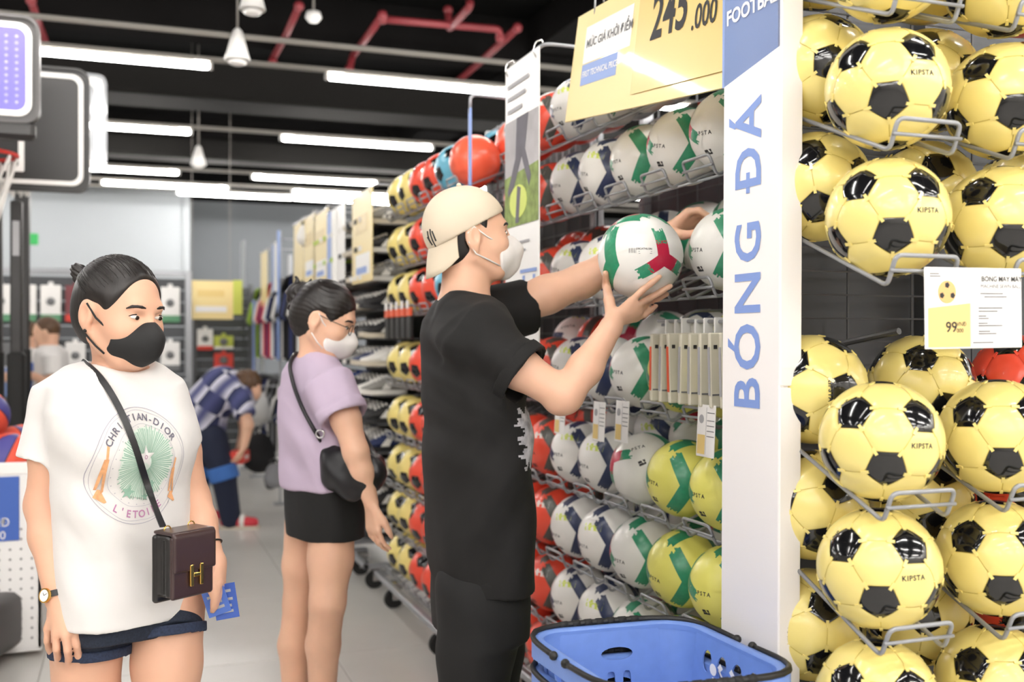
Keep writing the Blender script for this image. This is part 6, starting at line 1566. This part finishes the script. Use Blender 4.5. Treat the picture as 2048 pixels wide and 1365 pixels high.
MB().rbox((.50, -.006, .52), (.86, -.001, .80), .002).build('price_panel', 'deep_blue', bn); flat_text('lettering', 'VNĐ', .05, 'paper', bn, frame((.77, -.0075, .60), (1, 0, 0), (0, 0, 1))); flat_text('lettering', '000', .05, 'paper', bn, frame((.77, -.0075, .545), (1, 0, 0), (0, 0, 1)))
MB().rbox((.45, -.005, .81), (.94, -.001, .86), .002).build('header_strip', 'paper', bn)
def basketball(p, rot, lb):
    t = thing('basketball', lb, 'ball', p, 0, 'basketballs in the bin'); t.rotation_euler = rot; r_ = .12
    if 'bb' not in BM:
        def wedge(a0, a1):
            mb = MB(); V = []; nU, nV = 6, 14
            for i in range(nV+1):
                th = PI*i/nV
                for k_ in range(nU+1): a = a0+(a1-a0)*k_/nU; V.append((r_*math.sin(th)*math.cos(a), r_*math.sin(th)*math.sin(a), r_*math.cos(th)))
            mb.add(V, [(i*(nU+1)+k_, (i+1)*(nU+1)+k_, (i+1)*(nU+1)+k_+1, i*(nU+1)+k_+1) for i in range(nV) for k_ in range(nU)]); return mb
        ws = [wedge(k_*PI/4+.02, (k_+1)*PI/4-.02).mesh('panel', ('ball_bb', 'ball_bp')[k_ % 2], True) for k_ in range(8)]
        BM['bb'] = (ws, MB().sphere((0, 0, 0), r_*.99, 20, 12).mesh('core', 'rubber', True))
    for w_ in BM['bb'][0]: link('panel', w_, t)
    link('core', BM['bb'][1], t)
for k_, (dx, dy, z) in enumerate(((.80, .14, .86), (.55, .13, .85), (.30, .14, .86), (.80, .40, .87), (.55, .40, .88), (.68, .27, 1.05), (.42, .27, 1.04), (.14, .14, .84), (.82, .62, .86))):
    basketball((bx1-.95+dx, 5.0+dy, z), (k_*1.3, k_*.7+.4, k_*2.1), 'orange and purple basketball in the bin, %s counted from the right front' % ORD[k_])
t = thing('exit_sign', 'small green exit sign hanging at the far left', 'sign', tuple(at(60, 478, 11)))
mat('exit_green', '#2fae57', .5, emit=.12); MB().rbox((-.08, -.02, -.06), (.08, .02, .06), .005).build('box', 'exit_green', t); MB().tube([(0, 0, .06), (0, 0, ZC-1.39-(682-478)/F*11)], .006, 6).build('rod', 'rail', t)
# ================================================================== display wall at the back left
wy = 10.0; xa, xb = -1.6, atY(372, 700, wy).x
dw = thing('wall_display', 'grey slatted display stand with hanging packs at the back', 'display', (xa, wy, 0))
for k_ in range(17): MB().rbox((0, 0, .1+.11*k_), (xb-xa, .03, .1+.11*k_+.1), .004).build('slat', 'slat', dw)
MB().rbox((-.02, -.03, 1.98), (xb-xa+.02, .04, 2.03), .005).build('top_rail', 'wire', dw); MB().rbox((xb-xa-.01, -.04, 0), (xb-xa+.05, .05, 2.03), .005).build('post', 'wire', dw); MB().rbox((-.04, -.04, 0), (.02, .05, 2.03), .005).build('post', 'wire', dw)
for z in (.55, 1.02): MB().rbox((0, -.32, z), (xb-xa, .0, z+.025), .004).build('shelf', 'wire', dw)
mat('pk_green', '#5f9a72', .5); mat('pk_maroon', '#7a3a40', .5); mat('pk_red', '#dd4438', .5); mat('pk_grey', '#77787a', .5); mat('pk_lime', '#c9d25a', .5)
def hpack(p, w_, h_, top, bot, lb, grp='packs on the back display'):
    t = thing('hanging_pack', lb, 'pack', p, 0, grp)
    MB().rbox((-w_/2, -.03, 0), (w_/2, .0, h_), .006).build('card', top, t); MB().rbox((-w_/2, -.033, 0), (w_/2, .001, h_*.2), .004).build('base_strip', bot, t); MB().lathe([(.001, 0), (w_*.22, 0), (w_*.16, .03), (.001, .03)], 12, (0, -.03, h_*.55), Matrix.Rotation(PI/2, 3, 'X')).build('product', 'pk_grey' if top != 'pk_grey' else 'black', t, True); MB().tube([(0, -.03, h_+.02), (0, .05, h_+.02)], .005, 6).build('hook', 'wire', t); MB().box((-.02, -.02, h_-.01), (.02, -.015, h_+.03)).build('hang_tab', top, t)
n_ = 0; PW = ('first', 'second', 'third', 'fourth', 'fifth', 'sixth', 'seventh', 'eighth', 'ninth', 'tenth')
for r_, z in enumerate((1.56, 1.12, .64)):
    for k_ in range(10):
        x = xa+.16+(xb-xa-.3)*k_/9
        if r_ == 0: top, bot = (('paper', 'pk_green'), ('paper', 'pk_green'), ('paper', 'pk_green'), ('paper', 'pk_green'), ('paper', 'pk_green'), ('pk_maroon', 'pk_red'), ('paper', 'pk_red'), ('pk_maroon', 'pk_red'), ('paper', 'pk_green'), ('paper', 'pk_green'))[k_]
        elif r_ == 1: top, bot = (('black', 'pk_grey'), ('paper', 'pk_grey'), ('pk_grey', 'paper'), ('black', 'paper'))[k_ % 4]
        else: top, bot = (('paper', 'black'), ('black', 'paper'), ('pk_grey', 'pk_red'))[k_ % 3]
        hpack((x, wy-.04, z), .165, .32 if r_ == 0 else .26, top, bot, 'boxed hanging pack on the back display, %s row, %s from left' % (('upper', 'middle', 'lower')[r_], PW[k_]))
# dark display on the right of the corner
dy = 11.5; x0_, x1_ = .66, 1.22
dd = thing('wall_display', 'dark slatted display stand beside the wall corner', 'display', (x0_, dy, 0)); mat('slat_dark', '#4d4f52', .6)
for k_ in range(17): MB().rbox((0, 0, .1+.11*k_), (x1_-x0_, .03, .1+.11*k_+.1), .004).build('slat', 'slat_dark', dd)
MB().rbox((-.03, -.03, 0), (.01, .05, 2.0), .004).build('post', 'wire_dark', dd); MB().rbox((x1_-x0_-.01, -.03, 0), (x1_-x0_+.03, .05, 2.0), .004).build('post', 'wire_dark', dd)
for (px, py, w_, h_, a, b, lb) in ((410, 700, .16, .22, 'paper', 'pk_red', 'white and red pack hanging under the yellow sign'), (447, 698, .20, .14, 'pk_lime', 'paper', 'lime pack hanging under the yellow sign'), (447, 738, .20, .17, 'pk_red', 'pk_red', 'red pack below the lime pack'), (408, 790, .16, .2, 'black', 'pk_grey', 'black pack low on the dark display'), (447, 800, .18, .2, 'pk_grey', 'black', 'grey pack low on the dark display')):
    p = atY(px, py, dy-.04); hpack((p.x, dy-.04, p.z), w_, h_, a, b, lb, 'packs on the dark display')
p = atY(422, 600, 10.6); t = thing('hanging_sign', 'square yellow sign hanging in front of the dark back wall', 'sign', (p.x, 10.6, p.z))
MB().rbox((-.21, -.005, -.19), (.21, .005, .19), .003).build('board', 'sign_yellow', t); MB().rbox((-.15, -.009, -.12), (.15, -.0055, -.06), .002).build('text_panel', 'paper', t); MB().rbox((-.13, -.009, .03), (.13, -.0055, .10), .002).build('text_panel', 'price_yellow', t)
for x in (-.18, .18): MB().tube([(x, 0, .19), (x, 0, ZC-p.z)], .003, 5).build('cord', 'rail', t)
MB().rbox((.21, -.004, -.14), (.30, .004, .20), .002).build('side_flag', 'pk_lime', t)
# ================================================================== clothes racks along the aisle beyond the shoes
def garment(p, m, h_, w_, lb, rz=0, sleeve=True):
    t = thing('hanging_garment', lb, 'clothes', p, rz, 'garments on the aisle rail'); d_ = .045
    sh = [(-w_*.5, h_*.92), (-w_*.14, h_), (w_*.14, h_), (w_*.5, h_*.92), (w_*.62, h_*.55), (w_*.46, h_*.52), (w_*.42, h_*.70), (w_*.42, 0), (-w_*.42, 0), (-w_*.42, h_*.70), (-w_*.46, h_*.52), (-w_*.62, h_*.55)]
    key = ('garm', round(h_, 2), round(w_, 2), m)
    if key not in BM:
        bm = bmesh.new(); vs_ = [bm.verts.new((x, 0, z)) for x, z in sh]; f_ = bm.faces.new(vs_); r_ = bmesh.ops.extrude_face_region(bm, geom=[f_])
        for v_ in [g for g in r_['geom'] if isinstance(g, bmesh.types.BMVert)]: v_.co.y += d_*2
        bmesh.ops.bevel(bm, geom=bm.edges[:], offset=.02, segments=2, affect='EDGES'); BM[key] = MB().bm(bm).mesh('garment', m, .9)
    link('garment', BM[key], t); MB().tube(fillet([(-w_*.35, d_, h_*.95), (0, d_, h_+.02), (0, d_, h_+.07), (.02, d_, h_+.09), (.03, d_, h_+.07)], .01, 3), .004, 6).build('hanger', 'wire', t, True)
for n__, c_ in (('cl_black', '#202022'), ('cl_navy', '#2b3768'), ('cl_red', '#cf2f45'), ('cl_white', '#e7e6e4'), ('cl_grey', '#8b8c90'), ('cl_lime', '#9fbf45'), ('cl_blue', '#5f7dc6')): mat(n__, c_, .85, bump=(60, .2, .004))
cn_ = {'cl_black': 'black', 'cl_navy': 'navy', 'cl_red': 'red', 'cl_white': 'white', 'cl_grey': 'grey', 'cl_lime': 'lime', 'cl_blue': 'blue'}
cr = thing('clothes_rack', 'long grey clothes rail on casters beyond the shoe racks', 'rack', (1.2, 7.7, 0))
for y in (0, 2.2, 4.4): MB().rbox((.20, y, .1), (.24, y+.04, 2.2), .004).build('post', 'wire', cr); MB().rbox((0, y, .1), (.5, y+.04, .14), .004).build('foot', 'wire', cr); MB().lathe([(.01, -.015), (.05, -.015), (.05, .015), (.01, .015)], 16, (.04, y+.02, .05), Matrix.Rotation(PI/2, 3, 'X')).build('caster', 'rubber', cr, .6)
for z in (1.95, 1.02): MB().tube([(.22, 0, z), (.22, 4.44, z)], .012, 8).build('rail', 'wire', cr, True)
y = 7.85; k_ = 0
seq = ['cl_black', 'cl_black', 'cl_white', 'cl_black', 'cl_navy', 'cl_black', 'cl_black', 'cl_white', 'cl_black', 'cl_navy', 'cl_white', 'cl_red', 'cl_navy', 'cl_red', 'cl_white', 'cl_navy', 'cl_lime', 'cl_lime', 'cl_grey', 'cl_white', 'cl_lime']
NUM = ('first', 'second', 'third', 'fourth', 'fifth', 'sixth', 'seventh', 'eighth', 'ninth', 'tenth', 'eleventh', 'twelfth', 'thirteenth', 'fourteenth', 'fifteenth', 'sixteenth', 'seventeenth', 'eighteenth', 'nineteenth', 'twentieth', 'twenty-first')
for k_, m in enumerate(seq):
    garment((1.42, 7.85+.2*k_, 1.22), m, .64, .42, '%s garment on the upper clothes rail, %s from the near end' % (cn_[m], NUM[k_]), random.uniform(-.1, .1))
    m2 = ['cl_black', 'cl_white', 'cl_black', 'cl_grey', 'cl_black', 'cl_white', 'cl_navy'][k_ % 7]; garment((1.42, 7.85+.2*k_, .36), m2, .58, .42, '%s garment on the lower clothes rail, %s from the near end' % (cn_[m2], NUM[k_]), random.uniform(-.1, .1))
for px, top, bot, Xs in ((557, 460, 720, 1.18), (507, 600, 770, 1.18), (486, 480, 760, 1.15)):
    a = atX(px, top, Xs); b = atX(px, bot, Xs); t = thing('rack_blade', {557: 'taller blue blade sign at the near part of the clothes rail', 507: 'shorter blue blade sign at the far part of the clothes rail', 486: 'broad pale grey blade sign at the end of the clothes rail'}[px], 'sign', (Xs, a.y, b.z) if False else (Xs, a.y, .0)); MB().rbox((0, 0, b.z), (.012, .10 if px != 486 else .3, a.z), .003).build('blade', 'sign_blue' if px != 486 else 'wall_grey', t); MB().tube([(.02, .05, 0), (.02, .05, a.z)], .01, 8).build('stem', 'wire', t); MB().rbox((-.03, -.0, 0), (.12, .1, .02), .004).build('foot', 'wire', t)
t = thing('shelf_post', 'thin white vertical post between the shoe racks', 'post', (1.19, 6.40, 0)); MB().rbox((-.012, -.012, .1), (.012, .012, 2.2), .003).build('post', 'white_plastic', t); MB().rbox((-.012, -.04, 0), (.2, .04, .1), .004).build('foot', 'wire', t)
# bags and balls low beside the clothes
for (px, py, d, r_, m, lb) in ((512, 815, 8.9, .11, 'cl_white', 'large white bag hanging low beyond the bending man'), (519, 905, 8.5, .12, 'cl_black', 'black bag standing low beyond the bending man'), (548, 950, 8.0, .07, 'cl_grey', 'grey bag on the floor edge by the clothes rail'), (612, 470, 7.6, .06, 'cl_white', 'white cap on top of the far posters')):
    p = at(px, py, d); t = thing('bag', lb, 'bag', tuple(p)); S = Solid(.012); S.ell((0, 0, 0), (r_, r_*.8, r_*1.35), None, .02); S.ell((0, -.02, -r_*.5), (r_*1.1, r_*.8, r_*.8), None, .03); link('bag_body', S.mesh('bag_body', m, 2), t); MB().tube([(r_*.5*math.cos(a), 0, r_*1.2+r_*.5*math.sin(a)) for a in np.linspace(0, PI, 9)], .008, 6).build('handle', 'black', t, True); MB().tube([(0, 0, r_*1.65), (1.42-p.x, 0, 1.0-p.z if p.z < 1.2 else .1)], .006, 6).build('hook', 'wire', t, True)
# ================================================================== bending shop worker
mat('navy_cloth', '#1c2339', .85); mat('patch_blue', '#3f6fb8', .85)
m = mat('plaid', '#9a98b8', .85); nt = m.node_tree; tc = nt.nodes.new('ShaderNodeTexCoord'); mp_ = nt.nodes.new('ShaderNodeMapping'); mp_.inputs['Rotation'].default_value = (.3, .9, .3); nt.links.new(tc.outputs['Object'], mp_.inputs[0])
ck = nt.nodes.new('ShaderNodeTexChecker'); ck.inputs['Scale'].default_value = 7; ck.inputs[1].default_value = (*rgb('#d9d8e6'), 1); ck.inputs[2].default_value = (*rgb('#2a3154'), 1); nt.links.new(mp_.outputs[0], ck.inputs[0])
wv = nt.nodes.new('ShaderNodeTexWave'); wv.inputs['Scale'].default_value = 2.2; wv.bands_direction = 'Z'; nt.links.new(mp_.outputs[0], wv.inputs[0]); mx = nt.nodes.new('ShaderNodeMix'); mx.data_type = 'RGBA'; mx.inputs[7].default_value = (*rgb('#4d5280'), 1); nt.links.new(wv.outputs['Fac'], mx.inputs[0]); nt.links.new(ck.outputs[0], mx.inputs[6]); nt.links.new(mx.outputs[2], nt.nodes['Principled BSDF'].inputs['Base Color'])
ep = Person('person in plaid shirt and navy work trousers bending forward to the right', 430, 7.8); q = ep.q
S = Solid(.010); hip = q(408, 862, 7.8); chs = q(470, 790, 7.8); hd_ = q(497, 772, 7.78)
S.chain([hip, q(432, 800, 7.8), chs], [.11, .11, .105], .03, ((0, 1, 0), 1.15)); S.cap(chs, hd_, .06, .06, .02); S.ell(hd_, (.085, .08, .105), None, .02); S.ell(hd_+V3(.045, 0, -.05), (.05, .055, .06), None, .03)
S.chain([q(483, 806, 7.63), q(496, 850, 7.60), q(488, 893, 7.58)], [.055, .042, .030], .02); hand(S, q(488, 893, 7.58), nrm((-.3, 0, -1)), (-1, 0, 0), (0, -1, 0), (.5, .6, .5)); S.chain([q(482, 800, 7.98), q(490, 860, 8.0), q(478, 900, 7.98)], [.055, .042, .03], .02); hand(S, q(478, 900, 7.98), nrm((-.3, 0, -1)), (-1, 0, 0), (0, 1, 0), (.5, .6, .5))
S.chain([q(428, 870, 7.68), q(448, 950, 7.66), q(462, 1040, 7.70)], [.07, .055, .04], .02); S.chain([q(405, 870, 7.92), q(400, 950, 7.95), q(398, 1040, 8.0)], [.07, .055, .04], .02)
ep.add('body', S.mesh('body', 'skin_light', 1))
S = Solid(.010); S.ell(hd_+V3(-.005, 0, .02), (.10, .095, .105), None, .02); S.ell(hd_+V3(-.05, 0, .03), (.07, .075, .075), None, .03); S.half(hd_+V3(.05, 0, -.02), (.7, 0, -.75), k=.02); ep.add('hair', S.mesh('hair', 'hair_brown', 1, lambda V: .006*np.sin(V[:, 0]*90+V[:, 1]*120)))
S = Solid(.010); S.chain([q(408, 872, 7.8), q(418, 805, 7.8), q(445, 775, 7.8), q(478, 790, 7.8)], [.15, .155, .15, .14], .05, ((0, 1, 0), 1.25)); S.tube(q(474, 785, 7.68), q(492, 832, 7.60), .085, .078, .03); S.tube(q(476, 792, 7.95), q(487, 830, 8.0), .075, .075, .03); S.half(q(408, 886, 7.8), (-.45, 0, -.9)); ep.add('shirt', S.mesh('shirt', 'plaid', 1))
S = Solid(.010); S.chain([q(400, 848, 7.8), q(412, 880, 7.8)], [.15, .15], .05, ((0, 1, 0), 1.15)); S.chain([q(424, 880, 7.68), q(447, 950, 7.66), q(462, 1040, 7.70)], [.115, .092, .075], .03); S.chain([q(400, 880, 7.92), q(394, 950, 7.95), q(396, 1040, 8.0)], [.115, .09, .075], .03); S.half(q(428, 822, 7.8), (.55, 0, .83)); tr = ep.add('trousers', S.mesh('trousers', 'navy_cloth', 1))
for a, b, r_ in ((q(442, 932, 7.665), q(450, 960, 7.665), .108), (q(394, 932, 7.95), q(394, 955, 7.95), .108)): S = Solid(.009); S.tube(a, b, r_*1.03, r_*1.02, .004); link('knee_patch', S.mesh('knee_patch', 'patch_blue', 1), tr)
for a in (q(468, 1048, 7.70), q(400, 1045, 8.0)):
    a = a.copy(); a[2] = .055; S = Solid(.009); S.cap(a-V3(.05, 0, 0), a+V3(.14, 0, -.01), .055, .042, .02, ((0, 0, 1), .9)); s1 = ep.add('shoe', S.mesh('shoe', 'shoe_red', 1)); S = Solid(.009); S.box(a+V3(.04, 0, -.045), (.15, .055, .014), None, .012); link('sole', S.mesh('sole', 'shoe_beige', 1), s1); S = Solid(.007); S.tube(a+V3(.05, 0, 0), a+V3(.085, 0, 0), .057, .055, .004); link('stripe', S.mesh('stripe', 'shoe_white', 1), s1)
p = world_of(ep, q(480, 912, 7.75)); t = thing('handheld_box', 'small red box in the hands of the bending person', 'box', tuple(p), -YAW); MB().rbox((-.07, -.1, -.05), (.05, .1, .04), .008).build('box', 'pk_red', t); MB().rbox((-.072, -.05, -.02), (.052, .05, .01), .004).build('label_print', 'paper', t)
# ================================================================== two workers far left
for (px, hy, d, lb, fl_) in ((95, 662, 8.2, 'far person in white and blue polo shirt facing left, nearer one', 1), (52, 668, 8.7, 'far person in white shirt at the left, behind the nearer one', .95)):
    fp_ = Person(lb, px, d); q = fp_.q; S = Solid(.011); Hh = Head(q(px-2, hy, d), math.radians(188), math.radians(-12), 0, 1.0); head_solid(S, Hh, q(px+5, hy+32, d), False, .055)
    S.loft([sec(fp_, hy+30, px+6, d, .06, .09, PI), sec(fp_, hy+48, px+8, d, .07, .14, PI), sec(fp_, hy+110, px+8, d, .085, .14, PI), sec(fp_, hy+200, px+6, d, .085, .14, PI)], .03)
    S.chain([q(px+11, hy+62, d-.18), q(px+12, hy+110, d-.2), q(px-28, hy+90, d-.2)], [.055, .042, .03], .02); hand(S, q(px-28, hy+90, d-.2), nrm((-1, 0, .1)), (0, .3, -1), (0, .2, 1), (.3, .4, .3)); S.chain([q(px+11, hy+62, d+.18), q(px+10, hy+110, d+.2), q(px-25, hy+95, d+.15)], [.055, .042, .03], .02)
    for dd_ in (-.09, .09): S.chain([q(px+6, hy+195, d+dd_), q(px+6, hy+290, d+dd_), q(px+8, hy+375, d+dd_)], [.085, .06, .045], .02)
    fp_.add('body', S.mesh('body', 'skin_light', 1))
    S = Solid(.011); S.ell(Hh.p(-.01, 0, .02), (.1, .08, .095), Hh.A, .01); S.half(Hh.p(.03, 0, .03), Hh.f*.8-Hh.u*.5); fp_.add('hair', S.mesh('hair', 'hair_brown', 1))
    S = Solid(.011); S.loft([sec(fp_, hy+28, px+6, d, .065, .09, PI), sec(fp_, hy+40, px+8, d, .10, .18, PI), sec(fp_, hy+110, px+8, d, .118, .185, PI), sec(fp_, hy+190, px+6, d, .12, .18, PI)], .03); S.tube(q(px+10, hy+48, d-.18), q(px+12, hy+88, d-.2), .075, .072, .03); S.tube(q(px+10, hy+48, d+.18), q(px+12, hy+88, d+.2), .075, .072, .03); po = fp_.add('polo_shirt', S.mesh('polo_shirt', 'cotton_white', 1))
    S = Solid(.011); S.box(q(px-12, hy+95, d), (.07, .15, .13), None, .03); link('blue_panel', S.mesh('blue_panel', 'sign_blue' if fl_ < 1 else 'deep_blue', 1), po)
    S = Solid(.012)
    for dd_ in (-.09, .09): S.chain([q(px+6, hy+185, d+dd_), q(px+6, hy+290, d+dd_), q(px+8, hy+372, d+dd_)], [.1, .085, .07], .03)
    fp_.add('trousers', S.mesh('trousers', 'navy_cloth', 1))
    for dd_ in (-.09, .09): a = q(px+8, 900, d+dd_).copy(); a[2] = .045; S = Solid(.011); S.cap(a+V3(.04, 0, 0), a-V3(.15, 0, 0), .045, .036, .01); fp_.add('shoe', S.mesh('shoe', 'shoe_black', 1))
